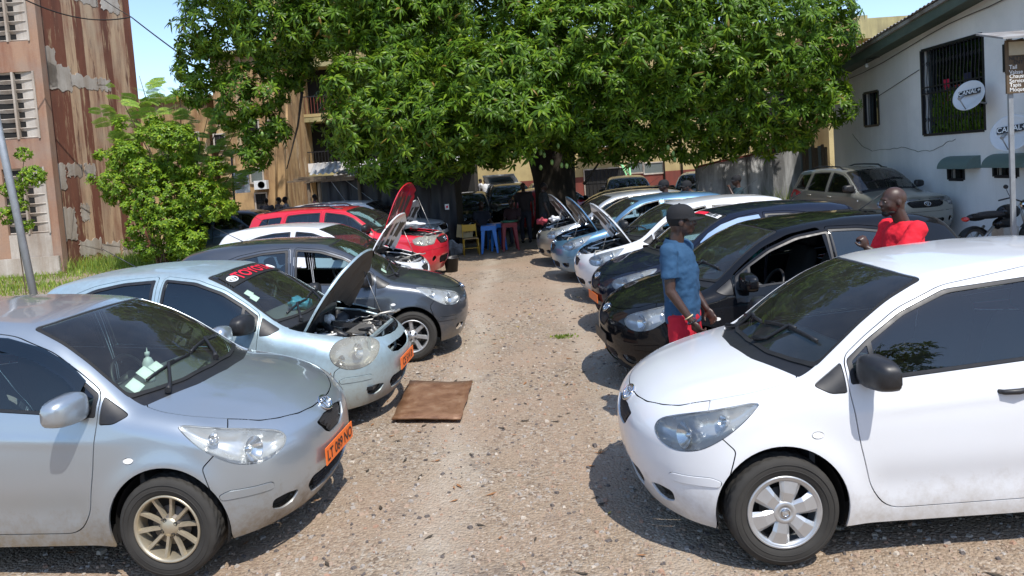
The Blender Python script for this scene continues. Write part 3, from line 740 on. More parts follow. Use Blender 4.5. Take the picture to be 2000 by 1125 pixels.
        return m.mesh(name, [MT['trim']])
    e = (.18 if suv else 0)
    me['wiper', 0] = wip(.96+dxx+e, .02, 1.06+dxx+e, -.54, -.10, 'wiper'); me['wiper', 1] = wip(.98+dxx+e, .50, .95+dxx+e, .06, .50, 'wiper')
    # grille mesh bars
    m = MB(); zt, zb, hw = ((.69, .57, .21) if kindname != 'suv' else (.90, .76, .40))
    if kindname == 'old': hw = .33
    nb = 11 if kindname == 'hatch' else 12
    def onF(y, z, d): p = B.front([(abs(y), z)])[0]; nn = B.normal(np.array([p]))[0]; return Vector((X(p[0])-nn[0]*d, y, z-nn[2]*d))
    for k in range(-nb*2, nb*2+1):
        for sg in (1, -1):
            y0 = hw*k/nb; pts = []
            for t in np.linspace(0, 1, 5):
                y = y0+sg*(t-.5)*.16; z = zb+(zt-zb)*t
                lim = hw*(.42+.58*t) if kindname == 'hatch' else hw*(.85+.15*t)
                if abs(y) < lim: pts.append(onF(y, z, .012))
            if len(pts) > 1: m.tube(pts, .0045, 4, smooth=False, caps=False)
    me['grille_mesh'] = m.mesh('grille_mesh', [MT['trim']])
    m = MB()
    zt, zb, hw = ((.375, .25, .34) if kindname != 'suv' else (.49, .34, .40))
    for z in np.linspace(zb+.012, zt-.012, 5):
        m.tube([onF(y, z, .02) for y in np.linspace(-hw*(.75+.2*(z-zb)/(zt-zb)), hw*(.75+.2*(z-zb)/(zt-zb)), 13)], .0065, 5, smooth=False)
    for y in np.linspace(-hw*.7, hw*.7, 5): m.tube([onF(y, zb+.01, .02), onF(y, zt-.01, .02)], .005, 4)
    me['intake_bars'] = m.mesh('intake_bars', [MT['trim']])
    # badge: oval ring with two inner ovals
    m = MB(); zb_ = .735 if kindname == 'hatch' else (.71 if kindname == 'old' else .83); c0 = onF(0, zb_, -.006); p = B.front([(0, zb_)])[0]; nn = Vector(B.normal(np.array([p]))[0])
    q = nn.to_track_quat('Z', 'Y').to_matrix().to_4x4(); 
    def oval(a, b, r_, cy=0): m.tube([Matrix.Translation(c0) @ q @ Vector((a*math.cos(g), b*math.sin(g)+cy, 0)) for g in np.linspace(0, 2*math.pi, 29)], r_, 6, caps=False)
    oval(.074, .051, .0075); oval(.020, .047, .0055); oval(.048, .018, .0055, .026)
    me['badge'] = m.mesh('badge', [MT['chrome']])
    # hood underside
    V, Nn, T = K.V, K.N, K.tris['hood']
    vv, nn_, tt = panel(V, -Nn, T, gap=-.012, lip=0, mirror='both'); 
    vv = vv+nn_*.012; tt = tt[:, ::-1]
    # ribs: lower where far from x lines
    x_ = vv[:, 0]; y_ = vv[:, 1]
    rib = np.minimum(1, np.abs(np.sin((np.abs(y_)*7.5+x_*3.2)))*2.2); vv[:, 2] -= .022*rib*np.clip((x_-.2)/.1, 0, 1)*np.clip((.95-x_)/.1, 0, 1)
    cf = vv[tt].mean(1); ax_, ay_ = cf[:, 0], np.abs(cf[:, 1]); xs0 = .30+(.12 if suv else 0); xm = (xs0+K.B.P['top'][5][0]+.12)/2
    cut = (ax_ > xs0) & (ax_ < .78+(.25 if suv else 0)) & (((ay_ > .07) & (ay_ < .24)) | ((ay_ > .31) & (ay_ < .52))) & (np.abs(ax_-xm-ay_*.15) > .035)
    me['hood_liner'] = np_mesh('hood_liner', vv-np.array(K.off), tt, [K.paint_slot, MT['grease']], midx=cut.astype(int))
    K.hinge = Vector((X((.80 if not suv else 1.16)+(dxx if not suv else 0)), 0, (.985 if not suv else 1.10)))
    # engine bay
    rnd = random.Random(3); m = MB(); zt = .80+ (.14 if suv else 0); xo = (.12 if suv else 0); zl = hz+.035
    m.box(X(.16), X(1.02+dxx), -.64, .64, .30+zl, .33+zl, 0)
    m.box(X(.90+dxx), X(.92+dxx), -.64, .64, .30+zl, .88+zl, 0)
    for s in (1, -1):
        m.box(X(.40), X(1.0+dxx), s*.60-.015, s*.60+.015, .33+zl, .80+zl, 0)
        m.lathe([(.13, .42+zl), (.12, .76+zl), (.07, .80+zl), (.03, .79+zl), (.03, .83+zl), (0, .83+zl)], 20, 'z', c=(X(.86+dxx), s*.52, 0), m=0)
        m.tube([(X(.95), s*.58, .85+zl), (X(.6), s*.60, .80+zl), (X(.34), s*.52, .74+zl)], .012, 6, 4)
    # radiator support and radiator
    m.box(X(.20+xo), X(.235+xo), -.46, .46, .70+zl, .725+zl, 4); m.box(X(.20+xo), X(.225+xo), -.46, .46, .42+zl, .445+zl, 4)
    for y in (-.46, -.02, .46): m.box(X(.203+xo), X(.222+xo), y-.015, y+.015, .44+zl, .71+zl, 4)
    m.box(X(.245+xo), X(.28+xo), -.36, .36, .40+zl, .69+zl, 1)
    m.lathe([(.15, 0), (.15, .03), (.14, .03), (.14, 0)], 28, 'x', c=(X(.285+xo), .12, .55+zl), m=0)
    # engine block, head cover, intake manifold runners
    m.box(X(.42), X(.74), -.30, .24, .34+zl, .66+zl, 1); m.box(X(.46), X(.70), -.27, .20, .66+zl, .715+zl, 3)
    for k in range(4):
        y = -.20+k*.11; m.tube([(X(.46), y, .70+zl), (X(.38), y, .73+zl), (X(.33), y, .66+zl), (X(.34), y, .52+zl)], .022, 8, 2)
        m.lathe([(.02, .715+zl), (.02, .74+zl), (0, .745+zl)], 10, 'z', c=(X(.58), y, 0), m=0)
    m.lathe([(.035, .715+zl), (.035, .745+zl), (0, .75+zl)], 14, 'z', c=(X(.60), .15, 0), m=0)
    # battery with posts, fluid tanks, fuse box, air box
    m.box(X(.55), X(.77), .33, .50, .52+zl, .74+zl, 0); m.box(X(.55), X(.77), .33, .50, .742+zl, .765+zl, 5)
    for x in (.58, .74): m.lathe([(.012, .765+zl), (.012, .79+zl), (0, .79+zl)], 8, 'z', c=(X(x), .37, 0), m=2)
    m.box(X(.60), X(.80), -.56, -.40, .50+zl, .72+zl, 0); m.box(X(.36), X(.50), .32, .48, .50+zl, .70+zl, 0)
    m.ell((X(.88+dxx), -.28, .78+zl), (.07, .07, .06), m=5); m.lathe([(.03, .82+zl), (.03, .86+zl), (0, .86+zl)], 12, 'z', c=(X(.88+dxx), -.28, 0), m=0)
    m.lathe([(.06, 0), (.085, .02), (.085, .05), (.06, .07)], 20, 'z', c=(X(.86+dxx), -.05, .70+zl), m=3)
    m.tube([(X(.86+dxx), .02, .78+zl), (X(.75), .1, .80+zl), (X(.6), .28, .77+zl), (X(.45), .33, .72+zl)], .032, 10, 0)
    m.tube([(X(.28+xo), -.30, .66+zl), (X(.40), -.28, .72+zl), (X(.5), -.18, .74+zl)], .02, 8, 0)
    m.obox((X(.52), .04, .775+zl), (.34, .10, .04), .5, 0, ry=-.25); m.obox((X(.38), .16, .75+zl), (.18, .2, .03), .9, 3, ry=.3)
    for k in range(40):
        a = Vector((X(rnd.uniform(.3, .95)), rnd.uniform(-.52, .5), rnd.uniform(.62, .78)+zl)); pts = [a]
        for j in range(4): a = a+Vector((rnd.uniform(-.1, .1), rnd.uniform(-.1, .1), rnd.uniform(-.05, .035))); pts.append(a)
        m.tube(pts, rnd.choice([.005, .006, .009, .012]), 6, rnd.choice([0, 1, 2, 2, 3, 3]))
    for k in range(50):
        m.obox((X(rnd.uniform(.32, .95)), rnd.uniform(-.52, .5), rnd.uniform(.56, .72)+zl), (rnd.uniform(.02, .1), rnd.uniform(.02, .09), rnd.uniform(.02, .07)), rnd.uniform(0, 3), rnd.choice([0, 1, 2, 2, 3, 3]), rx=rnd.uniform(-.3, .3))
    me['engine'] = m.mesh('engine', [MT['trim'], MT['grease'], MT['alu'], MT['metal'], K.paint_slot, MT['white']])
    # rear plate recess etc.
    m = MB(); m.tube([(X(P['len']-1.0), 0, B.top([(P['len']-.9, 0)])[0][2]-.01), (X(P['len']-.62), 0, B.top([(P['len']-.9, 0)])[0][2]+.22)], [.006, .002], 6)
    me['antenna'] = m.mesh('antenna', [MT['trim']])
    # visor strips above side windows
def textpaint(me, fn, mat_):
    for v in me.vertices: v.co = fn(v.co)
    me.materials.append(mat_); me.update(); return me
def plate_obj(K, parent, text, z=.45, base='plate', tcol='platetext', y=0, mount=None, hide=False):
    B = K.B; X0 = K.B.P['cx']; p = B.front([(0, z)])[0]; w2, h2 = .26, .055
    root = MB().box(p[0]-X0-.022, p[0]-X0-.016, y-w2, y+w2, z-h2, z+h2).build('number_plate', [MT[base]], parent)
    if text:
        t = textmesh(text, .098, 'plate_text', .0015); 
        for v in t.vertices: v.co = Vector((p[0]-X0-.0245, y-v.co.x*1.05, z+v.co.y-.004))
        t.materials.append(MT[tcol]); linkmesh('plate_text', t, root)
    return root
def make_car(K, label, name='hatchback_car', nose=(0, 0), ang=0, paintmat=None, wheelkind='cap', rimmat='silver', hood=0, plate='', mirror='trim', handle=None,
             fopen=(), ropen=(), glassmat=None, lens=None, steer=0, group=None, door=0, nobumper=False, bumpermat=None, seats=True, mirr_both=True, roofrack=False, wiper=True, cat='car', bars=True, zoff=0, hatch=False, visor=False, liner=None, platebase='plate'):
    me = K.me; P = K.B.P; cx = P['cx']; a = R(ang)   # ang: heading angle, 0 = nose to -X
    ca, sa = math.cos(a), math.sin(a)
    loc = (nose[0]+ca*cx, nose[1]+sa*cx, zoff)
    root = empty(name, loc, a); tag(root, label, cat, group)
    def pt(nm, mesh, parent=root, slot=None):
        o = linkmesh(nm, mesh, parent)
        for i, ms in enumerate(o.material_slots):
            if ms.material == K.paint_slot: ms.link = 'OBJECT'; ms.material = slot or paintmat
        return o
    pt('body', me['body'])
    if not nobumper:
        bo = pt('front_bumper', me['front_bumper'], slot=bumpermat)
        for s in (1, -1): pt('bumper_strip', me['strip', s], bo, slot=bumpermat) if P is not SUVP else pt('door_strip', me['strip', s], root, slot=MT['trim'])
        gr = pt('grille', me['grille']); pt('grille_mesh', me['grille_mesh'], gr)
        lg = pt('lower_grille', me['lower_grille']); pt('intake_bars', me['intake_bars'], lg)
        for s in (1, -1): pt('fog_lamp_recess', me['fog', s])
        if K is not KO: pt('badge', me['badge'])
    else:
        m = MB(); m.box(.10-cx, .16-cx, -.62, .62, .42, .54, 0); m.box(.20-cx, .26-cx, -.5, .5, .2, .7, 1)
        m.build('crash_beam', [MT['metal'], MT['dark']], root)
    pt('cowl', me['cowl']); pt('windshield_seal', me['windshield_seal']); ws = pt('windshield', me['windshield'])
    pt('rear_window', me['rear_window']); pt('underbody', me['underbody'])
    if wiper:
        for i in (0, 1): pt('wiper', me['wiper', i])
    h = pt('hood', me['hood']); ln = pt('hood_liner', me['hood_liner'], h, slot=liner)
    if hood:
        H = K.hinge; Mr = Matrix.Translation(H) @ Matrix.Rotation(R(hood), 4, 'Y') @ Matrix.Translation(-H); h.matrix_basis = Mr
        pt('engine', me['engine'])
        m = MB(); tip = Mr @ Vector((.42-cx, -.50, .82)); m.tube([(.32-cx, -.50, .72), tip], .006, 6); m.build('hood_prop', [MT['metal']], root)
    if seats:
        pt('dashboard', me['dashboard']); pt('steering_wheel', me['steering_wheel']); pt('seat', me['seat', 0]); pt('seat', me['seat', 1]); pt('rear_seat', me['rear_seat'])
    G = MT[glassmat] if glassmat else None
    for s in (1, -1):
        d = pt('front_door', me['front_door', s]); pt('window_frame', me['fseal', s], d)
        if s not in fopen:
            o = pt('window', me['fglass', s], d)
            if G: o.material_slots[0].link = 'OBJECT'; o.material_slots[0].material = G
        if ('fqglass', s) in me:
            o = pt('quarter_window', me['fqglass', s], d)
        pt('handle', me['fh', s], d, handle); o = pt('side_mirror', me['side_mirror', s], d)
        o.material_slots[0].link = 'OBJECT'; o.material_slots[0].material = (paintmat if mirror == 'paint' else MT['trim'])
        if door and s == -1:
            H = Vector((1.14-cx, -.80, 0)); d.matrix_basis = Matrix.Translation(H) @ Matrix.Rotation(R(-door), 4, 'Z') @ Matrix.Translation(-H)
        d = pt('rear_door', me['rear_door', s]) if ('rear_door', s) in me else root
        pt('window_frame', me['rseal', s], d)
        if s not in ropen:
            o = pt('window', me['rglass', s], d)
            if G: o.material_slots[0].link = 'OBJECT'; o.material_slots[0].material = G
        pt('quarter_window', me['rqglass', s], d if K is not KS else root); (pt('handle', me['rh', s], d, handle) if d is not root else None)
        if ('tri', s) in me: pt('corner_trim', me['tri', s])
        pt('tail_light', me['tail', s]); pt('side_repeater', me['rep', s]); pt('fuel_flap', me['fuel', s]) if s == -1 else pt('fuel_flap_blank', me['fuel', s])
        hl = pt('headlight', me['lamp', s]); o = pt('lens', me['lens', s], hl); pt('reflector', me['reflector', s], hl)
        if lens: o.material_slots[0].link = 'OBJECT'; o.material_slots[0].material = MT[lens]
    r_ = P['wr']-.003; ty, rm = wheel(wheelkind, r_, .175 if K is not KS else .215, .195 if K is not KS else .21, rimmat)
    for i, ax in enumerate(P['axle']):
        for s in (1, -1):
            wh = empty('wheel', (ax-cx, s*(.755 if K is not KS else .80), P['wr']), 0, root)
            wh.rotation_euler = (0, (i*1.3+s+ax*3) % 6, (math.pi if s > 0 else 0)+(R(steer) if i == 0 else 0)); wh.rotation_mode = 'XYZ'
            linkmesh('tyre', ty, wh); linkmesh('rim', rm, wh)
    if plate: plate_obj(K, root, plate if isinstance(plate, str) else '', .46, platebase)
    if roofrack:
        m = MB()
        for s in (1, -1):
            z = lambda x: K.B.top([(x, .52)])[0][2]
            m.tube([(x-cx, s*.52, z(x)+(.055 if 2.2 < x < P['len']-.8 else .0)) for x in (2.05, 2.2, 2.35, 2.9, 3.3, P['len']-.75, P['len']-.6)], .018, 8)
        m.build('roof_rails', [MT['trim']], root)
    if visor:
        for s in (1, -1):
            m = MB(); pts = [(1.22, 1.14), (1.34, 1.235), (1.53, 1.33), (1.77, 1.395), (2.04, 1.418)]; W_ = [K.B.side([p])[0] for p in pts]; W2 = [K.B.side([(p[0]+.012, p[1]-.065)])[0] for p in pts]
            vs = [(w[0]-cx, s*(w[1]+.006), w[2]) for w in W_]+[(w[0]-cx, s*(w[1]+.022), w[2]) for w in W2]
            m.add(vs, [(i, i+1, i+6, i+5) for i in range(4)], 0, True); m.build('rain_visor', [MT['tint']], root)
    pt('antenna', me['antenna'])
    root['_k'] = 0; del root['_k']
    return root, h
KY = make_kind(YARIS, yaris_regions, 'hatch'); KO = make_kind(OLD, lambda b: yaris_regions(b, True), 'old'); KS = make_kind(SUVP, suv_regions, 'suv')
def three_door(b):
    rg = []
    for nm, pr, pts, fl in yaris_regions(b):
        if nm in ('fdoor', 'ftrim', 'fglass'): pts = [((p[0]+.27,)+tuple(p[1:])+((.02,) if len(p) < 3 else ()) if p[0] > 2.0 else p) for p in pts]
        if nm == 'fdoor': pts = [(x, z+.03 if (x > 2.2 and z > 1.4) else z, *r) for x, z, *r in pts]
        if nm in ('rdoor',): continue
        if nm in ('rtrim', 'rglass'): pts = [((p[0]+.28,)+tuple(p[1:]) if p[0] < 2.3 else p) for p in pts]
        rg.append((nm, pr, pts, fl))
    return rg
K3 = make_kind(YARIS, three_door, 'three')
prep_common(KY, 'hatch'); prep_common(KO, 'old'); prep_common(KS, 'suv'); prep_common(K3, 'hatch')
PT = dict(silver=paint('silver_paint', (.41, .458, .50), .7, .32, 1.), white=paint('white_paint', (.70, .71, .73), 0., .3, .6),
          pale=paint('pale_blue_silver_paint', (.44, .56, .60), .55, .42, .8, fade=.5, coat=.5), grey=paint('dark_grey_paint', (.065, .075, .092), .5, .3, .6),
          black=paint('black_paint', (.003, .0035, .005), 0., .2, .0, spec=.0, coat=.75), navy=paint('midnight_paint', (.005, .008, .020), 0., .2, .0, spec=0., coat=.85),
          blue=paint('blue_grey_paint', (.11, .24, .38), .55, .3, .4), red=paint('red_paint', (.62, .012, .03), .1, .28, .3),
          silver2=paint('light_silver_paint', (.55, .58, .61), .7, .33, .5), beige=paint('champagne_paint', (.36, .35, .30), .6, .35, .5),
          dblue=paint('dark_blue_paint', (.035, .07, .12), .3, .3, .3))
# ------------------------------------------------------------------ wall / ground materials
def stained(name, base, stain, dark, vs=1.4, amount=.5, rough=.9, light=None, sc=(1, 1, .12)):
    """old render: vertical run marks, blotches, fine grain"""
    m, nt, b = mat(name); v = coords(nt, 'Object', sc); v2 = coords(nt)
    n1 = noise(nt, v, vs, 8, .65); n2 = noise(nt, v2, .9, 6, .6); n3 = noise(nt, v2, 26, 4, .6)
    c = mixc(nt, ramp(nt, n1, [(.42, (0,)*3), (.62, (1,)*3)]), base, stain)
    if light: c = mixc(nt, ramp(nt, noise(nt, v, vs*2.3, 6, .7), [(.55, (0,)*3), (.66, (1,)*3)]), c, light)
    c = mixc(nt, math_(nt, 'MULTIPLY', ramp(nt, n2, [(.45, (0,)*3), (.7, (1,)*3)]), amount), c, dark)
    c = mixc(nt, .25, c, mixc(nt, n3, (.2, .2, .2), (.8, .8, .8)), 'OVERLAY')
    nt.links.new(c, b.inputs['Base Color']); b.inputs['Roughness'].default_value = rough; b.inputs['Specular IOR Level'].default_value = .2
    bump(nt, b, n3, .35, .01); return m
MT['rust'] = stained('rusty_brown_render', (.20, .078, .050), (.14, .06, .042), (.32, .18, .12), 2.6, .25, light=(.52, .38, .23))
MT['rustlight'] = stained('worn_tan_render', (.56, .39, .25), (.27, .125, .08), (.45, .36, .26), 2.4, .6, light=(.12, .05, .035))
MT['greyplaster'] = stained('grey_plaster', (.54, .49, .43), (.36, .29, .23), (.22, .17, .13), 2.0, .5)
MT['salmon'] = stained('faded_salmon_render', (.37, .23, .155), (.26, .13, .085), (.30, .24, .20), 1.6, .6)
MT['ochre'] = stained('ochre_render', (.48, .32, .16), (.26, .15, .075), (.12, .08, .05), 1.9, .7, light=(.62, .50, .34))
MT['yellow'] = stained('yellow_render', (.50, .40, .20), (.36, .27, .13), (.22, .16, .08), 1.1, .4)
MT['yellow2'] = stained('weathered_yellow_concrete', (.46, .40, .20), (.30, .26, .14), (.16, .14, .10), 1.8, .5)
MT['redband'] = stained('red_brown_base_paint', (.22, .06, .045), (.15, .05, .04), (.1, .05, .04), 1.6, .4)
MT['concrete'] = stained('stained_concrete', (.56, .56, .56), (.17, .17, .17), (.06, .06, .06), 2.2, .55)
MT['white_wall'] = stained('white_wall_paint', (.86, .85, .84), (.76, .75, .74), (.56, .57, .57), .9, .35, rough=.8)
MT['shutter'] = plain('grey_shutter', (.13, .15, .14), .6, .2, var=.3)
MT['black'] = plain('black_tarp', (.008, .008, .011), .5, var=.5, nscale=3, bmp=.3)
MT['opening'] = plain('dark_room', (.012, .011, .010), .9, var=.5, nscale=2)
MT['greenfascia'] = stained('mossy_fascia', (.10, .135, .115), (.05, .07, .06), (.16, .18, .15), 1.2, .5, sc=(1, .15, 1))
MT['awning'] = plain('grey_green_awning', (.13, .19, .18), .6, .1, var=.25)
MT['iron'] = plain('wrought_iron', (.035, .035, .04), .5, .5, var=.3)
MT['corr'] = stained('corrugated_zinc', (.42, .42, .42), (.2, .17, .15), (.1, .08, .07), 1.5, .5, rough=.5)
MT['wood'] = stained('weathered_wood', (.16, .115, .075), (.09, .065, .045), (.05, .04, .03), 3, .4)
MT['galv'] = plain('galvanised_pipe', (.34, .36, .38), .5, .4, var=.25, nscale=8)
MT['bark'] = stained('mango_bark', (.055, .045, .035), (.03, .024, .02), (.08, .07, .055), 3, .4)
MT['cloth'] = plain('hanging_cloth', (.5, .04, .05), .9, var=.3)
MT['dish'] = plain('white_dish', (.66, .68, .70), .5, var=.08, nscale=6)
def leafmat(name, c0, c1, trans=.35, rough=.38, sc=1.4, spec=.35):
    m, nt, b = mat(name); v = coords(nt); n = noise(nt, v, sc, 3, .6); n2 = noise(nt, v, 9, 2)
    c = mixc(nt, ramp(nt, n2, [(.3, (0,)*3), (.7, (1,)*3)]), c0, c1)
    c = mixc(nt, math_(nt, 'MULTIPLY', n, .6), c, tuple(x*1.25 for x in c1))
    geo = N(nt, 'NewGeometry'); ri = geo.outputs['Random Per Island']
    c = mixc(nt, ramp(nt, ri, [(0, (.75,)*3), (.35, (0,)*3)]), c, tuple(x*.62 for x in c0)); c = mixc(nt, ramp(nt, ri, [(.72, (0,)*3), (.97, (.9,)*3)]), c, (c1[0]*1.75, c1[1]*1.38, c1[2]*1.1))
    c = mixc(nt, ramp(nt, ri, [(.985, (0,)*3), (.99, (1,)*3)]), c, (.22, .14, .03))
    nt.links.new(c, b.inputs['Base Color']); b.inputs['Roughness'].default_value = rough; b.inputs['Specular IOR Level'].default_value = spec
    tl = N(nt, 'BsdfTranslucent'); nt.links.new(mixc(nt, .5, c, (.35, .5, .05)), tl.inputs[0])
    mx = N(nt, 'MixShader'); mx.inputs[0].default_value = trans; nt.links.new(b.outputs[0], mx.inputs[1]); nt.links.new(tl.outputs[0], mx.inputs[2])
    nt.links.new(mx.outputs[0], nt.nodes['Material Output'].inputs[0]); return m
MT['mango'] = leafmat('mango_leaf', (.014, .044, .006), (.115, .215, .014), .24, .40, spec=.25, sc=.5)
MT['shrub'] = leafmat('shrub_leaf', (.06, .14, .010), (.20, .33, .022), .3)
MT['moringa'] = leafmat('feathery_leaf', (.20, .36, .06), (.34, .50, .10), .45, .5)
MT['grass'] = leafmat('grass_blade', (.12, .21, .035), (.24, .34, .06), .35, .5)
# ------------------------------------------------------------------ ground
def ground_mat():
    m, nt, b = mat('gravel_ground'); v = coords(nt)
    vo = N(nt, 'TexVoronoi', Scale=48); nt.links.new(v, vo.inputs['Vector'])
    vo2 = N(nt, 'TexVoronoi', Scale=85); nt.links.new(v, vo2.inputs['Vector'])
    s1 = N(nt, 'SeparateColor'); nt.links.new(vo.outputs['Color'], s1.inputs[0]); s2 = N(nt, 'SeparateColor'); nt.links.new(vo2.outputs['Color'], s2.inputs[0])
    big = noise(nt, v, .55, 6, .6); mid = noise(nt, v, 3.5, 6, .7); fine = noise(nt, v, 90, 3, .7)
    stone = ramp(nt, s1.outputs[0], [(0, (.16, .115, .09)), (.3, (.33, .25, .185)), (.6, (.43, .33, .25)), (.85, (.40, .34, .29)), (1, (.58, .49, .41))])
    grit = ramp(nt, s2.outputs[0], [(0, (.17, .13, .10)), (.5, (.40, .305, .225)), (1, (.58, .47, .37))])
    earth = mixc(nt, ramp(nt, mid, [(.35, (0,)*3), (.65, (1,)*3)]), (.36, .265, .195), (.48, .38, .285))
    c = mixc(nt, ramp(nt, fine, [(.45, (0,)*3), (.55, (1,)*3)]), grit, earth)
    c = mixc(nt, ramp(nt, mid, [(.40, (0,)*3), (.52, (1,)*3)]), c, stone)
    sx = N(nt, 'SeparateXYZ'); nt.links.new(v, sx.inputs[0]); wob = math_(nt, 'ADD', sx.outputs[0], math_(nt, 'MULTIPLY', big, .7))
    trk = ramp(nt, math_(nt, 'ABSOLUTE', math_(nt, 'SUBTRACT', math_(nt, 'ABSOLUTE', math_(nt, 'SUBTRACT', wob, .45)), .72)), [(.03, (.8,)*3), (.30, (0,)*3)])
    c = mixc(nt, 1.0, c, (.82, .82, .77), 'MULTIPLY')
    c = mixc(nt, math_(nt, 'MULTIPLY', trk, ramp(nt, mid, [(.3, (.4,)*3), (.6, (1,)*3)])), c, (.44, .375, .295))
    spot = ramp(nt, noise(nt, v, 1.7, 7, .75), [(.57, (0,)*3), (.68, (.75,)*3)]); c = mixc(nt, spot, c, (.17, .135, .11))
    c = mixc(nt, math_(nt, 'MULTIPLY', ramp(nt, big, [(.42, (0,)*3), (.62, (1,)*3)]), .7), c, (.36, .26, .185))
    nt.links.new(c, b.inputs['Base Color']); b.inputs['Roughness'].default_value = .92; b.inputs['Specular IOR Level'].default_value = .25
    h = math_(nt, 'ADD', math_(nt, 'MULTIPLY', vo.outputs['Distance'], -1.2), math_(nt, 'MULTIPLY', vo2.outputs['Distance'], -.5)); h = math_(nt, 'ADD', h, mid)
    bump(nt, b, h, .55, .02); return m
GM = ground_mat()
def und(x, y): return .012*np.sin(x*1.7+y*.6)+.010*np.sin(y*2.3-x*.8)+.006*np.sin(x*5+y*4.2)
xs = np.concatenate([[-1500, -400, -120, -50, -25], np.arange(-16, 16.01, .2), [25, 50, 120, 400, 1500]]); ys = np.concatenate([[-300, -60, -15], np.arange(-3, 30.01, .2), [40, 60, 120, 400, 1500]])
gx, gy = np.meshgrid(xs, ys); fade = np.clip((15-np.abs(gx))/3, 0, 1)*np.clip((29-gy)/3, 0, 1)*np.clip((gy+2)/3, 0, 1); gz = und(gx, gy)*fade-.022
nx, ny = len(xs), len(ys); ii = (np.arange(ny-1)[:, None]*nx+np.arange(nx-1)[None]).ravel()
g_ = linkmesh('ground', np_mesh('ground', np.stack([gx, gy, gz], -1).reshape(-1, 3), np.stack([ii, ii+1, ii+nx+1, ii+nx], -1), GM)); tag(g_, kind='structure')
def scatter(name, base_v, base_f, pos, scl, rot, mats, midx=None, jitter=0.):
    """join many small copies into one mesh. rot: (n,3,3)"""
    n = len(pos); bv = np.asarray(base_v, float); k = len(bv)
    V = np.einsum('nij,nkj->nki', rot, bv[None]*scl[:, None, :] if scl.ndim == 2 else bv[None]*scl[:, None, None])
    if jitter: V *= 1+jitter*RNG.standard_normal((n, k, 1))
    V += pos[:, None, :]; Fc = (np.asarray(base_f)[None]+(np.arange(n)*k)[:, None, None]).reshape(-1, len(base_f[0]))
    mi = None if midx is None else np.repeat(midx, len(base_f))
    return np_mesh(name, V.reshape(-1, 3), Fc, mats, smooth=False, midx=mi)
def rotz(a):
    c, s = np.cos(a), np.sin(a); z = np.zeros_like(a); o = z+1
    return np.stack([np.stack([c, -s, z], -1), np.stack([s, c, z], -1), np.stack([z, z, o], -1)], 1)
def basis(z, spin):
    z = z/np.linalg.norm(z, axis=1)[:, None]; a = np.where(np.abs(z[:, 2:3]) < .9, np.array([[0, 0, 1.]]), np.array([[1., 0, 0]])); x = np.cross(a, z); x /= np.linalg.norm(x, axis=1)[:, None]; y = np.cross(z, x)
    c, s = np.cos(spin)[:, None], np.sin(spin)[:, None]; return np.stack([x*c+y*s, -x*s+y*c, z], -1)
ico_v = [(-1, -1, -.6), (1, -.8, -.6), (.9, 1, -.6), (-.8, .9, -.6), (-.7, -.6, .6), (.6, -.7, .7), (.8, .5, .6), (-.5, .8, .75)]
ico_f = [(0, 3, 2, 1), (4, 5, 6, 7), (0, 1, 5, 4), (1, 2, 6, 5), (2, 3, 7, 6), (3, 0, 4, 7)]
def gravel(n, x0, x1, y0, y1, smin, smax, pw=1.5):
    p = np.stack([RNG.uniform(x0, x1, n), y0+(y1-y0)*RNG.uniform(0, 1, n)**pw, np.zeros(n)], -1)
    s = smin+(smax-smin)*RNG.uniform(0, 1, n)**4; p[:, 2] = und(p[:, 0], p[:, 1])-.022+s*.25
    sc = s[:, None]*RNG.uniform(.6, 1.2, (n, 3)); sc[:, 2] *= .7; return p, sc, rotz(RNG.uniform(0, 6.28, n))
STN = [plain('stone_brown', (.36, .26, .19), .85, var=.35, nscale=40), plain('stone_grey', (.36, .32, .28), .85, var=.3, nscale=40), plain('stone_dark', (.12, .10, .09), .8, var=.4, nscale=40),
       plain('stone_pale', (.50, .43, .35), .85, var=.25, nscale=40), plain('stone_red', (.36, .22, .15), .85, var=.3, nscale=40)]
p, s, r_ = gravel(26000, -3.2, 3.2, 2.4, 12.5, .004, .018)
o = linkmesh('gravel', scatter('gravel', ico_v, ico_f, p, s, r_, STN, RNG.choice(5, len(p), p=[.42, .26, .17, .08, .07]), .12)); tag(o, 'loose brown and grey gravel stones strewn over the parking aisle', 'gravel', kind='stuff')
p, s, r_ = gravel(260, -4, 4, 2.6, 17, .012, .035, 1.2)
o = linkmesh('gravel', scatter('gravel', ico_v, ico_f, p, s, r_, STN, RNG.choice(5, len(p), p=[.4, .26, .2, .04, .1]), .12)); tag(o, 'larger scattered stones lying on the gravel between the two rows of cars', 'stones', kind='stuff')
# dry leaves
def leafblade(L=1, W=.22, fold=.05, droop=.15):
    return [(0, 0, 0), (.35*L, W*L/2, fold*L-droop*.1), (.35*L, -W*L/2, fold*L-droop*.1), (.4*L, 0, -droop*.15), (L, 0, -droop*L)], [(0, 3, 1), (0, 2, 3), (1, 3, 4), (2, 4, 3)]
lv, lf = leafblade(.13, .3, .02, .1)
n = 750; p = np.stack([RNG.uniform(-3, 3.5, n), RNG.uniform(3, 17, n), np.zeros(n)], -1); p[:, 2] = und(p[:, 0], p[:, 1])-.008
lm = [plain('dry_leaf', (.28, .13, .05), .8, var=.4), plain('yellow_leaf', (.5, .36, .08), .8, var=.3), plain('dead_dark_leaf', (.06, .045, .03), .8, var=.3)]
o = linkmesh('fallen_leaves', scatter('fallen_leaves', lv, lf, p, RNG.uniform(.2, .8, n), rotz(RNG.uniform(0, 6.28, n)), lm, RNG.choice(3, n, p=[.27, .05, .68]))); tag(o, 'dry brown mango leaves scattered over the gravel', 'leaves', kind='stuff')
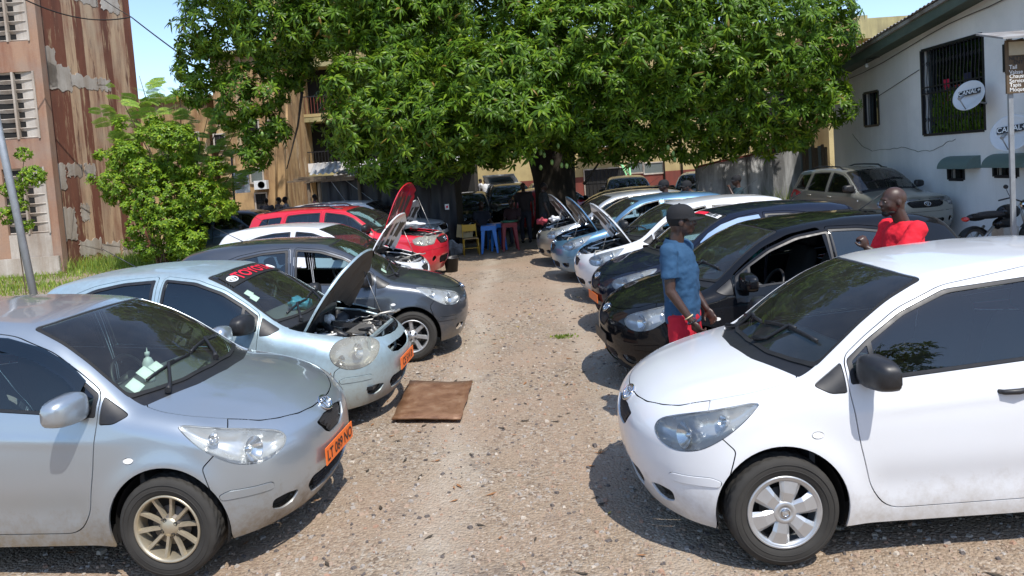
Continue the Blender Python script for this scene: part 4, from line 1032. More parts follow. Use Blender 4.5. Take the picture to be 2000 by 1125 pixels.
# grass
def grass(name, n, fx, hmin, hmax, label, clump=True):
    p = fx(n); h = RNG.uniform(hmin, hmax, len(p)); a = RNG.uniform(0, 6.28, len(p)); k = len(p)
    lean = RNG.normal(0, .35, (k, 2)); V = np.zeros((k, 5, 3)); c, s = np.cos(a), np.sin(a); w_ = .006+.008*RNG.uniform(0, 1, k)
    side = np.stack([c, s, 0*c], -1)*w_[:, None]
    V[:, 0] = p-side; V[:, 1] = p+side; mid = p+np.stack([lean[:, 0]*h*.35, lean[:, 1]*h*.35, h*.6], -1); V[:, 2] = mid+side*.8; V[:, 3] = mid-side*.8
    V[:, 4] = p+np.stack([lean[:, 0]*h, lean[:, 1]*h, h], -1)
    Fc = np.concatenate([(np.arange(k)*5)[:, None]+np.array([[0, 1, 2]]), (np.arange(k)*5)[:, None]+np.array([[0, 2, 3]]), (np.arange(k)*5)[:, None]+np.array([[3, 2, 4]])])
    o = linkmesh(name, np_mesh(name, V.reshape(-1, 3), Fc, MT['grass'])); tag(o, label, 'grass', kind='stuff'); return o
def rect(x0, x1, y0, y1):
    def f(n):
        p = np.stack([RNG.uniform(x0, x1, n), RNG.uniform(y0, y1, n), np.full(n, -.02)], -1)
        keep = (np.sin(p[:, 0]*1.3+p[:, 1]*.7)+np.sin(p[:, 0]*.5-p[:, 1]*1.9)+RNG.normal(0, .6, n)) > -.9; return p[keep]
    return f
grass('grass', 34000, rect(-16, -6.2, 9, 27), .05, .20, 'long bright grass on the verge below the rusty building')
grass('weeds', 1400, lambda n: np.stack([RNG.uniform(-14.6, -10.8, n), RNG.uniform(22.5, 24.5, n), np.full(n, 0.)], -1), .2, .5, 'taller weeds at the foot of the rusty wall')
grass('grass_tuft', 110, lambda n: np.stack([.55+RNG.normal(0, .07, n), 9.5+RNG.normal(0, .05, n), np.full(n, -.01)], -1), .01, .04, 'small green tuft growing in the middle of the gravel aisle')
grass('far_grass', 6000, rect(-6, 8, 34, 46), .10, .25, 'sunlit grass patch far behind the mango tree')
grass('wall_weeds', 260, lambda n: np.stack([RNG.uniform(6.4, 8.6, n), RNG.uniform(21.6, 21.9, n), np.full(n, 0.)], -1), .5, 1.3, 'tall pale weeds against the grey concrete wall')
# rusty steel plate lying on the gravel
pm, nt, b = mat('rusty_plate'); v = coords(nt); n1 = noise(nt, v, 4.5, 9, .78); n2 = noise(nt, v, 18, 6, .7)
c = ramp(nt, n1, [(.25, (.07, .035, .02)), (.42, (.19, .09, .045)), (.55, (.30, .165, .09)), (.68, (.40, .28, .18)), (.8, (.22, .12, .07))]); c = mixc(nt, math_(nt, 'MULTIPLY', n2, .5), c, (.15, .075, .04)); nt.links.new(c, b.inputs['Base Color'])
nt.links.new(ramp(nt, n1, [(.3, (.35,)*3), (.7, (.65,)*3)]), b.inputs['Roughness']); b.inputs['Metallic'].default_value = .15; bump(nt, b, n2, .3)
pc = [(-1.21, 6.57), (-.58, 6.47), (-.53, 7.61), (-1.20, 7.72)]
V = []; nn = 8
for z in (.035, .020):
    for j in range(nn+1):
        for i in range(nn+1):
            a = Vector(pc[0]).lerp(Vector(pc[1]), i/nn); bb = Vector(pc[3]).lerp(Vector(pc[2]), i/nn); q = a.lerp(bb, j/nn)
            V.append((q.x+.006*math.sin(j*1.9)*(i in (0, nn)), q.y+.006*math.sin(i*2.3)*(j in (0, nn)), z+.012*math.sin(3*i/nn+2*j/nn)*(j/nn)+.006*math.sin(5*i/nn)+.05*max(0, (i+j)/nn-1.55)+.03*max(0, (nn-i+j)/nn-1.7)))
k = (nn+1)**2; Fq = []
for j in range(nn):
    for i in range(nn):
        a = j*(nn+1)+i; Fq += [(a, a+1, a+nn+2, a+nn+1), (k+a, k+a+nn+1, k+a+nn+2, k+a+1)]
def edge(lst): return [(lst[i], k+lst[i], k+lst[i+1], lst[i+1]) for i in range(len(lst)-1)]
Fq += edge(list(range(nn+1)))+edge([j*(nn+1)+nn for j in range(nn+1)])+edge([k-1-i for i in range(nn+1)])+edge([(nn-j)*(nn+1) for j in range(nn+1)])
o = linkmesh('rusty_plate', np_mesh('rusty_plate', V, Fq, pm)); tag(o, 'flat rust brown metal sheet lying on the gravel by the pale blue car', 'metal sheet')
# ------------------------------------------------------------------ trees
def rosette(nl, L, W, seed, droop=.55):
    rnd = random.Random(seed); vs = []; fs = []
    for k in range(nl):
        a = k*2.399+rnd.uniform(-.3, .3); el = rnd.uniform(-.35, .75); l = L*rnd.uniform(.7, 1.1)
        d = Vector((math.cos(a)*math.cos(el), math.sin(a)*math.cos(el), math.sin(el))); sd = Vector((-math.sin(a), math.cos(a), 0)); upv = d.cross(sd)*-1
        pt = lambda t, w_, lift=0: d*(l*t)+sd*w_+Vector((0, 0, -droop*l*t*t))+upv*lift
        b = len(vs); vs += [pt(.05, 0), pt(.38, W/2, .008), pt(.42, 0, -.004), pt(.38, -W/2, .008), pt(.75, W*.33, .006), pt(.75, -W*.33, .006), pt(1, 0)]
        fs += [(b, b+2, b+1), (b, b+3, b+2), (b+1, b+2, b+4), (b+2, b+3, b+5), (b+2, b+5, b+4), (b+4, b+5, b+6)]
    return np.array([tuple(v) for v in vs]), np.array(fs)
def clumps_to_points(cl, dens, top_bias=.25, inner=.12):
    P, Nr = [], []
    C_ = np.array([c[:3] for c in cl]); Rr = np.array([c[3] for c in cl])
    for (x, y, z, r, *sq) in cl:
        n = int(dens*r*r); d = RNG.standard_normal((n, 3)); d /= np.linalg.norm(d, axis=1)[:, None]
        t = np.where(RNG.uniform(0, 1, n) < inner, RNG.uniform(.3, .85, n), RNG.uniform(.86, 1.08, n))
        # lumpy
        lump = 1+.10*np.sin(d[:, 0]*5+x)*np.sin(d[:, 1]*4+y)+.07*np.sin(d[:, 2]*7+z+d[:, 0]*6)
        p = np.array([x, y, z])+d*(r*t*lump)[:, None]*np.array([1, 1, .85])
        P.append(p); Nr.append(d)
    P = np.concatenate(P); Nr = np.concatenate(Nr)
    deep = np.zeros(len(P), bool)
    for c, r in zip(C_, Rr): deep |= np.linalg.norm((P-c)/np.array([1, 1, .85]), axis=1) < r*.72
    keep = ~deep | (RNG.uniform(0, 1, len(P)) < .22)
    return P[keep], Nr[keep]
def foliage(root, P, Nr, variants, smin, smax, mt, name='foliage', nobj=300, objname='leaf_cluster', upw=.6):
    ax = Nr+np.array([0, 0, upw])+RNG.normal(0, .35, Nr.shape); spin = RNG.uniform(0, 6.28, len(P)); Bm = basis(ax, spin); sc = RNG.uniform(smin, smax, len(P))
    cam_p = np.array([0, 0, 2.2]); d = P-cam_p; dist = np.linalg.norm(d, axis=1); face = -(Nr*d).sum(1)/dist
    px = 1000+1450*P[:, 0]/P[:, 1]; vis = (px > 0) & (px < 2000) & (face > .25) & ((P[:, 2]-2.2)/P[:, 1] < .2)
    idx = np.where(vis)[0]; idx = idx[np.argsort(dist[idx]-2*face[idx])][:nobj*3]; idx = RNG.permutation(idx)[:nobj]
    isobj = np.zeros(len(P), bool); isobj[idx] = True
    vm = [np_mesh(objname, v, f, mt, smooth=False) for v, f in variants]
    off = np.array(root.location)
    for j, i in enumerate(idx):
        o = bpy.data.objects.new(objname, vm[j % len(vm)]); COL.objects.link(o); o.parent = root
        M = Matrix(Bm[i].tolist()).to_4x4() @ Matrix.Scale(float(sc[i]), 4); M.translation = Vector(P[i]-off); o.matrix_basis = M
    Vs, Fs, b = [], [], 0
    rest = np.where(~isobj)[0]; var = RNG.integers(0, len(variants), len(rest))
    for k, (v, f) in enumerate(variants):
        ri = rest[var == k]
        if not len(ri): continue
        V = np.einsum('nij,nkj->nki', Bm[ri], v[None]*sc[ri][:, None, None])+(P[ri]-off)[:, None]
        Vs.append(V.reshape(-1, 3)); Fs.append((f[None]+(np.arange(len(ri))*len(v))[:, None, None]).reshape(-1, 3)+b); b += len(ri)*len(v)
    o = linkmesh(name, np_mesh(name, np.concatenate(Vs), np.concatenate(Fs), mt, smooth=False), root); tag(o, kind='stuff'); return o
mango = empty('mango_tree', tuple(U(1092, 480, Y=23.)*1)); mango.location.z = 0
tag(mango, 'huge spreading mango tree with dense dark green crown shading the middle of the yard', 'tree')
ox, oy = mango.location.x, mango.location.y
cl = []
def C_(px, py, Y, r): v = U(px, py, Y=Y); cl.append((v.x, v.y, v.z, r))
FR = [(425,50,21,1.0),(520,-70,21,2.0),(395,140,21.2,.7),(385,95,21.2,.55),(540,50,20.6,1.25),(700,-60,20.8,2.0),(500,175,20.8,.85),(520,250,20.9,.65),(500,300,21,.42),(560,130,21.2,.75),(460,215,21.3,.55),(375,185,21.3,.4),
  (700,165,18.9,.85),(775,150,18.7,.85),(835,205,19,.85),(715,240,18.8,.8),(790,240,18.6,.9),(735,305,18.9,.75),(820,300,18.8,.8),(880,300,19.3,.65),(680,285,19.2,.45),(775,345,19.3,.4),(895,130,19.8,1.1),(640,45,20.4,1.1),(960,10,20.6,2.0),(905,230,19.9,.8),(790,60,20.2,1.2),
  (1010,150,19.4,1.0),(1075,90,18.9,1.1),(1080,190,19.1,.95),(1160,60,18.6,1.2),(1180,150,18.8,1.1),(1270,90,18.5,1.15),(1290,10,18.8,1.3),(1360,130,18.7,1.1),(1400,50,18.8,1.3),(1460,130,18.8,1.0),(1500,40,18.9,1.2),(1540,120,18.9,.95),(1590,70,19,.95),(1590,160,19,.75),(1630,210,19.1,.5),(1575,225,19,.6),(1600,15,19.2,.85),
  (1500,200,19.2,.9),(1440,215,19.4,.9),(1370,210,19.2,.9),(1300,190,19,.95),(1230,215,19.2,.95),(1150,235,19.5,.85),(1080,255,20,.65),(1180,285,20.5,.5),(1300,275,20.4,.6),(1420,270,20.3,.6),(1500,265,20,.55),(1360,285,20.4,.5),(1230,290,20.4,.55),(1550,265,19.6,.45),(1130,300,20.6,.4),(960,290,20.6,.55),(1010,260,20.6,.6),(980,220,20.4,.7),(895,240,17.7,.75),(965,215,17.6,.85),(1035,225,17.7,.8),(935,150,17.9,.95),(1010,140,17.9,.9),(930,285,18.2,.5),(1000,285,18.4,.5),(860,235,17.9,.7),
  (1160,-130,20.5,2.4),(1420,-120,21,2.4),(850,-150,21.5,2.6),(600,-180,22,2.4),(1000,-250,22,3.2),(1300,-260,22,3.2)]
for a in FR: C_(a[0], a[1], a[2]+random.uniform(-.25, .25), a[3]*1.04)
nf = len(cl); Pm, Nm = clumps_to_points(cl, 170, inner=.08)
# the back half of the crown: broad clumps that carry the shade
cl = []
for a in [(-6.8,26,8.2,2.2),(-3.2,26.5,5.6,2.6),(-4.2,25.5,3.4,1.3),(-2.2,26,3.3,1.4),(-.4,26.5,3.4,1.3),(-.5,27.5,5.8,2.8),(3,28,5.8,2.8),(6,26.5,5.4,2.6),(8,24,5.2,2.2),(-4.2,23,4.3,1.6),(-1.5,23.2,4.6,1.8),(1,24.5,4.6,2.),(4,24,4.6,2.),(-2,29,8,3),(2.5,30,8.5,3.2),(-6,28,9.5,2.6),(0,25,9.5,3.4),(4.5,25,9.5,3.2),(-4,25,9.2,3.2),(7,27,8.5,2.8),(-2.6,20.8,3.5,1.2),(6.3,22.5,4.2,1.5),(0,22.2,4.0,1.3),(1.5,32,7,3.2),(-3.5,32,7,3),(5.5,31,7,3)]: cl.append(a)
Pb, Nb = clumps_to_points(cl, 48, inner=.35)
var = [rosette(12, .25, .056, s) for s in range(5)]
foliage(mango, np.concatenate([Pm, Pb]), np.concatenate([Nm, Nb]), var, .8, 1.3, MT['mango'])
# trunk and limbs
m = MB(); n = 28; prof = [(0, .86), (.25, .72), (.8, .64), (1.6, .62), (2.3, .68), (2.9, .74)]
vs = []; 
for i, (z, r) in enumerate(prof):
    for k in range(n):
        g = 2*math.pi*k/n; rr = r*(1+.07*math.sin(3*g+z)+.05*math.sin(7*g+2*z)+.12*max(0, .4-z)*math.sin(5*g)); vs.append((rr*math.cos(g)-.03*z, rr*math.sin(g), z))
m.add(vs, [(i*n+k, i*n+(k+1)%n, (i+1)*n+(k+1)%n, (i+1)*n+k) for i in range(len(prof)-1) for k in range(n)], 0, True)
m.build('trunk', MT['bark'], mango)
def limb(pts, r0, r1, parent=mango, mt='bark', nm='branch'):
    pts = [Vector(p) for p in pts]; P2 = []
    for i in range(len(pts)-1):
        for t in (0, .33, .66): P2.append(pts[i].lerp(pts[i+1], t)+Vector((random.uniform(-.06, .06), random.uniform(-.06, .06), random.uniform(-.05, .05)))*(t > 0)*(r0/.2))
    P2.append(pts[-1]); k = len(P2); return MB().tube(P2, [r0+(r1-r0)*i/(k-1) for i in range(k)], 9).build(nm, MT[mt], parent)
for tgt, r in [((-5.5, -1.5, 4.5), .26), ((-2.6, -2.6, 4.2), .24), ((.5, -2.5, 5.5), .3), ((3.5, -2.5, 5), .27), ((6, -2, 4.6), .22), ((-3, 3, 5.5), .26), ((2, 4, 6), .28), ((0, 0, 8), .34), ((-7.5, -1, 5.5), .2), ((7.5, 0, 5.6), .2)]:
    t = Vector(tgt); limb([(t.x*.03, t.y*.03, 2.5), (t.x*.3, t.y*.3, 3.4), (t.x*.7, t.y*.7, t.z*.85), t], r, .05)
for (px, py, Y, qx, qy) in [(560, 330, 20.6, 590, 180), (1290, 250, 20.2, 1235, 330), (1180, 300, 20.3, 1140, 360), (760, 200, 20.5, 880, 60)]:
    a, b = U(px, py, Y=Y), U(qx, qy, Y=Y+.3); limb([a-Vector((ox, oy, 0)), (a+b)/2-Vector((ox, oy, 0))+Vector((.1, 0, .1)), b-Vector((ox, oy, 0))], .015, .04)
fm = MB().ell((0, 0, 0), (.045, .045, .075), 12, 8).mesh('mango', plain('green_mango_skin', (.20, .32, .08), .4, var=.2))
for (px, py) in [(1056,298),(1063,303),(1078,317),(1097,323),(1107,324),(1056,327),(1305,288),(1315,300),(1318,312),(1128,255),(1150,262),(490,235),(497,240),(512,262),(640,240),(660,262),(842,240),(873,150),(1240,230),(1395,180),(930,215),(715,345),(1090,285)]:
    v = U(px, py, Y=18.9 if px > 650 else 20.3); linkmesh('mango', fm, mango, v-Vector((ox, oy, 0)))
# shrub and feathery tree by the rusty wall
def bushpts(cls, dens): cls = [(U(a, b_, Y=Y).x, Y, U(a, b_, Y=Y).z, r) for a, b_, Y, r in cls]; return clumps_to_points(cls, dens, inner=.3)
sh = empty('shrub', (U(318, 500, Y=21.5).x, 21.5, 0)); tag(sh, 'tall bushy shrub with small bright leaves in front of the rusty building', 'shrub')
rs = random.Random(5); bl0 = []
for k in range(34):
    g, u = rs.uniform(0, 6.28), rs.uniform(.15, 1)**.6; bl0.append((318+112*u*math.cos(g)*(1 if math.cos(g) < 0 else 1.08), 372+118*u*math.sin(g), 21.4+rs.uniform(-.5, .4), rs.uniform(.20, .48)))
bl0 += [(318,380,21.3,.8),(330,430,21.3,.7),(290,340,21.5,.6),(195,300,21.5,.18),(180,350,21.5,.14),(455,400,21.4,.2),(235,240,21.5,.2),(300,235,21.5,.25)]
P_, N_ = bushpts(bl0, 700)
var2 = [rosette(8, .11, .045, s, .3) for s in range(11, 15)]
foliage(sh, P_, N_, var2, .8, 1.4, MT['shrub'], nobj=200, upw=.8)
so_ = Vector(sh.location)
for k in range(9):
    a = k*.7; limb([(random.uniform(-.2, .2), random.uniform(-.1, .1), 0), (math.cos(a)*.35, math.sin(a)*.3, 1.2), (math.cos(a)*.8, math.sin(a)*.5, random.uniform(2.2, 3.6))], .03, .008, sh, 'wood', 'stem')
def frond(seed, L=.8):
    rnd = random.Random(seed); vs = []; fs = []
    for k in range(13):
        t = .2+.8*k/12; c = Vector((L*t, 0, -.28*L*t*t))
        for s in (1, -1):
            l2 = L*.34*(1-.62*abs(t-.4))
            for j in range(5):
                u = (j+1)/5; q = c+Vector((.35*l2*u, s*l2*u, -.12*l2*u)); w_ = .040*L/.8
                for s2 in (1, -1):
                    b = len(vs); e = q+Vector((s2*w_*1.2, 0, -.004)); vs += [q, e+Vector((0, s*w_*.7, .003)), e+Vector((s2*w_*.8, s*.002, 0)), e+Vector((0, -s*w_*.7, .003))]; fs += [(b, b+1, b+2), (b, b+2, b+3)]
    b = len(vs); 
    for k in range(6): t = k/5; vs += [(L*t, .006*(1-t)+.002, -.28*L*t*t), (L*t, -.006*(1-t)-.002, -.28*L*t*t)]
    for k in range(5): fs += [(b+2*k, b+2*k+1, b+2*k+3), (b+2*k, b+2*k+3, b+2*k+2)]
    return np.array([tuple(v) for v in vs]), np.array(fs)
fr = empty('feathery_tree', (U(360, 480, Y=22.6).x, 22.6, 0)); tag(fr, 'slender tree with pale feathery fronds rising behind the shrub', 'tree')
fm_ = [np_mesh('frond', *frond(s), MT['moringa'], smooth=False) for s in (1, 2, 3)]
tips = [(215,185),(245,225),(300,190),(340,170),(395,235),(430,215),(380,290),(420,300),(455,255),(440,350),(330,215),(260,160),(210,240),(430,380)]
for i, (px, py) in enumerate(tips):
    t = U(px+12, py-12, Y=22.0+(i%3)*.3)-Vector(fr.location); limb([(t.x*.1, 0, .3), (t.x*.45, t.y*.4, t.z*.6), t], .035, .008, fr, 'wood', 'stem')
    for j in range(18):
        q = t*(1-.03*j)+Vector((random.uniform(-.15, .15), random.uniform(-.2, .2), random.uniform(-.15, .15)))
        linkmesh('frond', fm_[(i+j) % 3], fr, q+Vector((random.uniform(-.3, .3), random.uniform(-.3, .1), random.uniform(-.25, .25))), (random.uniform(.2, 1.2), random.uniform(-.6, .3), random.uniform(-.5, .5)+(math.pi if random.random() < .5 else 0))).scale = (random.uniform(.32, .62),)*3
vp = empty('climbing_plant', (U(40, 560, Y=13.3).x, 13.3, 0)); tag(vp, 'thin climbing plant with small leaves around the leaning pipe', 'plant')
P_, N_ = bushpts([(45,300,13.3,.14),(60,345,13.3,.22),(25,370,13.3,.2),(70,335,13.3,.12),(50,440,13.3,.13),(15,420,13.3,.18),(35,400,13.3,.15)], 2600)
foliage(vp, P_, N_, [rosette(6, .06, .03, s, .3) for s in (21, 22)], .7, 1.3, MT['shrub'], nobj=60, upw=.5)
zb = U(30, 430, Y=13.3)-Vector(vp.location); limb([(.1, 0, 0), (zb.x, 0, zb.z), U(50, 290, Y=13.3)-Vector(vp.location)], .012, .005, vp, 'wood', 'stem')
# ------------------------------------------------------------------ buildings
def wallbox(name, x0, x1, y0, y1, z0, z1, mt, parent, seg=0): return MB().box(x0, x1, y0, y1, z0, z1).build(name, MT[mt], parent)
def slab(name, a, b, z0, z1, t, mt, parent, off=0.):
    """vertical wall piece between plan points a and b, thickness t behind, face pushed forward by off"""
    a = Vector((*a, 0)); b = Vector((*b, 0)); d = (b-a).normalized(); nrm = Vector((d.y, -d.x, 0))
    o = Vector(parent.location) if parent else Vector((0, 0, 0))
    p = [a+nrm*off, b+nrm*off, b-nrm*t, a-nrm*t]; vs = [(q.x-o.x, q.y-o.y, z-o.z) for z in (z0, z1) for q in p]
    return MB().add(vs, [(0,3,2,1),(4,5,6,7),(0,1,5,4),(1,2,6,5),(2,3,7,6),(3,0,4,7)]).build(name, MT[mt], parent)
# rusty building, left
A0, A1, A2 = Vector((-21, 22.2)), Vector((-13.75, 22.6)), Vector((-13.55, 29.0))
rb = empty('rusty_building', (-15, 24, 0)); tag(rb, 'tall apartment block with rust streaked walls and concrete louvred openings', 'building')
def onA(t): return A0.lerp(A1, t)
def atpx(px):  # plan x on plane A for a pixel
    return (px+22-1000)/1450*22.55
xa = [atpx(p) for p in (-420, -4, 76, 112)]
ya = lambda x: 22.2+(x+21)/7.25*.4
def sA(nm, x0, x1, z0, z1, mt, off=0, t=.3): return slab(nm, (x0, ya(x0)), (x1, ya(x1)), z0, z1, t, mt, rb, off)
zrow = lambda py: 2.2+(401-py)/1450*22.4
sA('wall', -21, xa[1], 0, 16, 'salmon'); sA('wall', xa[2], -13.77, 0, 16, 'salmon')
rows = [(-110, 88), (146, 276), (332, 462)]
prev = 16
for (t0, b0) in rows:
    zt, zb_ = zrow(t0), zrow(b0)
    sA('wall_panel', xa[1]+.002, xa[2]-.002, zt, prev, 'salmon', -.004); prev = zb_
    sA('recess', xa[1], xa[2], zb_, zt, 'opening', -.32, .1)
    sA('mullion', (xa[1]+xa[2])/2-.03, (xa[1]+xa[2])/2+.03, zb_+.002, zt-.002, 'greyplaster', .03, .22)
    sA('frame', xa[2]-.03, xa[2]+.02, zb_, zt, 'greyplaster', .04, .2); 
    nsl = max(3, int(round((zt-zb_)/.29)))
    for k in range(nsl+1):
        z = zb_+(zt-zb_)*k/nsl
        for (q0, q1) in ((xa[1]+.03, (xa[1]+xa[2])/2-.035), ((xa[1]+xa[2])/2+.035, xa[2]-.035)):
            m = MB(); y0 = ya(q0); m.obox(((q0+q1)/2+15, y0+.09-24, z), (q1-q0, .13, .03), 0, 0, rx=-.95); m.build('louvre_slat', MT['greyplaster'], rb)
sA('wall_panel', xa[1]+.002, xa[2]-.002, 0, prev, 'greyplaster', -.004)
# vertical strips of render, each a little proud or back, on the receding face
pts_px = [76, 103, 128, 146, 165, 182, 200, 218, 233, 248, 262, 276]
def yB(px):  # intersection of pixel ray with the receding face
    k = (px+20-1000)/1450; # x = k*y ; face from (-14.3,22.7) at px 76.. to (-13.9,29)
    t0, t1 = Vector((-14.1, 22.62)), Vector((-13.55, 28.6)); s_ = (t0.x-k*t0.y)/((t0.x-k*t0.y)-(t1.x-k*t1.y)); q = t0.lerp(t1, s_); return (q.x, q.y)
mts = ['greyplaster', 'rust', 'rust', 'rustlight', 'rust', 'rustlight', 'rustlight', 'rust', 'rustlight', 'rustlight', 'rust']
for i in range(len(pts_px)-1):
    a, b = yB(pts_px[i]), yB(pts_px[i+1]); slab('wall_strip', a, b, 0, 16, .35, mts[i], rb, random.uniform(0, .008))
def ragged(a, b, z0, z1, mt):
    a, b = Vector((*a, 0)), Vector((*b, 0)); d = b-a; L = d.length; d.normalize(); nrm = Vector((d.y, -d.x, 0)); o = Vector(rb.location); pr = []
    n = 22
    for (u0, v0, u1, v1) in ((0, 0, 1, 0), (1, 0, 1, 1), (1, 1, 0, 1), (0, 1, 0, 0)):
        for k in range(n):
            t = k/n; u = (u0+(u1-u0)*t)*L+random.uniform(-.022, .022)+.03*math.sin(k*1.1+u0*3+a.y*5); v = z0+(v0+(v1-v0)*t)*(z1-z0)+random.uniform(-.025, .025)+.04*math.sin(k*.8+v0*2+z0); pr.append((u, v))
    m_ = len(pr); vs = [a+d*u+nrm*.016-o+Vector((0, 0, v)) for u, v in pr]+[a+d*u-o+Vector((0, 0, v)) for u, v in pr]
    return MB().add(vs, [tuple(range(m_))]+[(i, i+m_, (i+1) % m_+m_, (i+1) % m_) for i in range(m_)]).build('plaster_patch', MT[mt], rb)
def patch(px0, px1, py0, py1, mt='greyplaster'):
    a, b = yB(px0), yB(px1); h0 = 331+.07*(1000-(px0+px1)/2)
    z1 = 2.2+(h0-py0)/1450*(a[1]+b[1])/2; z0 = 2.2+(h0-py1)/1450*(a[1]+b[1])/2; ragged(a, b, z0, z1, mt)
for q in [(80,92,90,450),(92,124,96,172),(95,150,130,178),(150,200,152,176),(200,224,158,180),(88,120,322,372),(124,152,322,346),(158,178,322,348),(142,158,400,432),(100,130,408,470),(132,175,470,500),(175,210,476,500),(215,262,480,500),(168,215,-20,14),(222,256,-10,30)]: patch(*q)
# string course plinth
slab('plinth', (-21, 22.05), (-13.8, 22.45), 0, .55, .1, 'greyplaster', rb)
# leaning pipe, wires
a, b = U(-6, 235, Y=13), U(64, 566, Y=12.6); d = (b-a); g0 = b+d*((0-b.z)/d.z)
o = MB().tube([g0, a, a-d*.6], .062, 14).build('leaning_pole', MT['galv']); tag(o, 'leaning grey steel pole left of the parked cars', 'pole')
def sag(p, q, s, n=14): return [p.lerp(q, i/n)+Vector((0, 0, -s*4*(i/n)*(1-i/n))) for i in range(n+1)]
o = MB().tube(sag(U(40, -5, Y=21), U(256, 33, Y=24), .3)+sag(U(256, 33, Y=24), U(375, 122, Y=21), .02)[1:], .02, 6).build('cable', MT['rubber']); tag(o, 'black cable hanging from the rusty building towards the mango tree', 'cable')
o = MB().tube(sag(U(195, -6, Y=24), U(256, 33, Y=24), .02), .015, 6).build('cable', MT['rubber']); tag(o, 'short second black cable joining the main one at the building corner', 'cable')
# generic windowed facade
def box_building(name, label, x0, x1, y0, dep, h, wall, wins, group=None, band=None):
    r = empty(name, ((x0+x1)/2, y0+dep/2, 0)); tag(r, label, 'building', group); ox_, oy_ = r.location.x, r.location.y
    MB().box(x0-ox_, x1-ox_, y0-oy_, y0+dep-oy_, 0, h).build('wall', MT[wall], r)
    if band: MB().box(x0-ox_-.02, x1-ox_+.02, y0-oy_-.02, y0-oy_+.1, 0, band[0]).build('base_band', MT[band[1]], r)
    MB().box(x0-ox_-.2, x1-ox_+.2, y0-oy_-.25, y0+dep-oy_+.2, h, h+.18).build('roof_slab', MT['yellow2'], r)
    for (a, b, z0, z1, mt) in wins:
        m = MB(); yy = y0-oy_; 
        m.box(a-ox_, b-ox_, yy-.03, yy+.02, z0, z1, 1)
        for (u0, u1, w0, w1) in ((a-.06, a, z0-.06, z1+.06), (b, b+.06, z0-.06, z1+.06), (a, b, z1, z1+.06), (a, b, z0-.08, z0)): m.box(u0-ox_, u1-ox_, yy-.08, yy+.02, w0, w1, 0)
        wo = m.build('window', [MT['greyplaster'], MT[mt]], r)
        nb = max(2, int((b-a)/.22))
        if mt == 'opening' and z1-z0 < 3:
            mm = MB()
            for k in range(1, nb): x = a+(b-a)*k/nb; mm.tube([(x-ox_, yy-.05, z0), (x-ox_, yy-.05, z1)], .012, 5)
            mm.tube([(a-ox_, yy-.05, (z0+z1)/2), (b-ox_, yy-.05, (z0+z1)/2)], .012, 5); mm.build('window_bars', MT['iron'], wo)
    return r, ox_, oy_
Z = lambda px, py, Y: U(px, py, Y=Y).z
X_ = lambda px, Y: (px-1000)/1450*Y
ob, bx_, by_ = box_building('ochre_building', 'ochre apartment block with stained walls and small barred windows behind the shrub', X_(440, 34), X_(566, 34), 34, 8, 8.2, 'ochre',
    [(X_(500, 34), X_(522, 34), Z(510, 355, 34), Z(510, 330, 34), 'shutter'), (X_(505, 34), X_(525, 34), Z(515, 408, 34), Z(515, 378, 34), 'opening'), (X_(436, 34), X_(455, 34), Z(445, 290, 34), Z(445, 262, 34), 'opening'), (X_(540, 34), X_(556, 34), Z(545, 262, 34), Z(545, 235, 34), 'opening'), (X_(505, 34), X_(522, 34), Z(515, 262, 34), Z(515, 235, 34), 'opening')])
m = MB(); c = U(511, 361, Y=33.8)-Vector(ob.location); m.box(c.x-.28, c.x+.28, c.y-.2, c.y+.14, c.z-.2, c.z+.2, 0); m.lathe([(.16, -.21), (.15, -.2), (0, -.2)], 16, 'y', c=(c.x+.05, c.y, c.z), m=1)
o = m.build('air_conditioner', [MT['dish'], MT['trim']]); o.location = ob.location; tag(o, 'white air conditioner box mounted on the ochre wall', 'air conditioner')
for px in (540, 560): MB().tube([U(px, 420, Y=33.85)-Vector(ob.location), U(px, 180, Y=33.85)-Vector(ob.location)], .05, 8).build('drain_pipe', MT['ochre'], ob)
box_building('ochre_building', 'lower ochre block left of the taller one, seen through the feathery tree', X_(262, 36), X_(426, 36), 36, 8, 6.6, 'ochre', [(X_(330, 36), X_(345, 36), 3.8, 5.0, 'opening'), (X_(385, 36), X_(405, 36), 3.6, 5.0, 'opening'), (X_(395, 36), X_(412, 36), .6, 2.1, 'opening')], band=(1.0, 'yellow'))
# building with balconies
bb = empty('balcony_building', (X_(680, 38), 40, 0)); tag(bb, 'apartment block with stacked balconies and railings behind the mango tree', 'building'); bl = Vector(bb.location)
x0, x1 = X_(572, 38), X_(930, 38)
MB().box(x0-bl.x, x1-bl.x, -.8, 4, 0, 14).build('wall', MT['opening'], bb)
for i, z in enumerate([2.75, 5.55, 8.3, 11.1]):
    MB().box(x0-bl.x-.05, x1-bl.x, -2.0, -.8, z-.25, z).build('balcony_slab', MT['yellow2'], bb); 
    MB().box(x0-bl.x, x1-bl.x, -2.02, -1.95, z, z+(.45 if i != 1 else .15)).build('parapet', MT['white_wall' if i == 0 else 'yellow'], bb)
    for k in range(int((x1-x0)/.16)):
        MB().box(x0-bl.x+k*.16, x0-bl.x+k*.16+.025, -2.0, -1.97, z+.15, z+1.0).build('railing_bar', MT['iron' if i != 1 else 'redband'], bb) if k < 34 else None
    MB().box(x0-bl.x, x1-bl.x, -2.01, -1.96, z+1.0, z+1.05).build('handrail', MT['awning' if i == 2 else 'iron'], bb)
MB().box(x0-bl.x-.25, x0-bl.x, -2.05, 4, 0, 14).build('side_wall', MT['ochre'], bb)
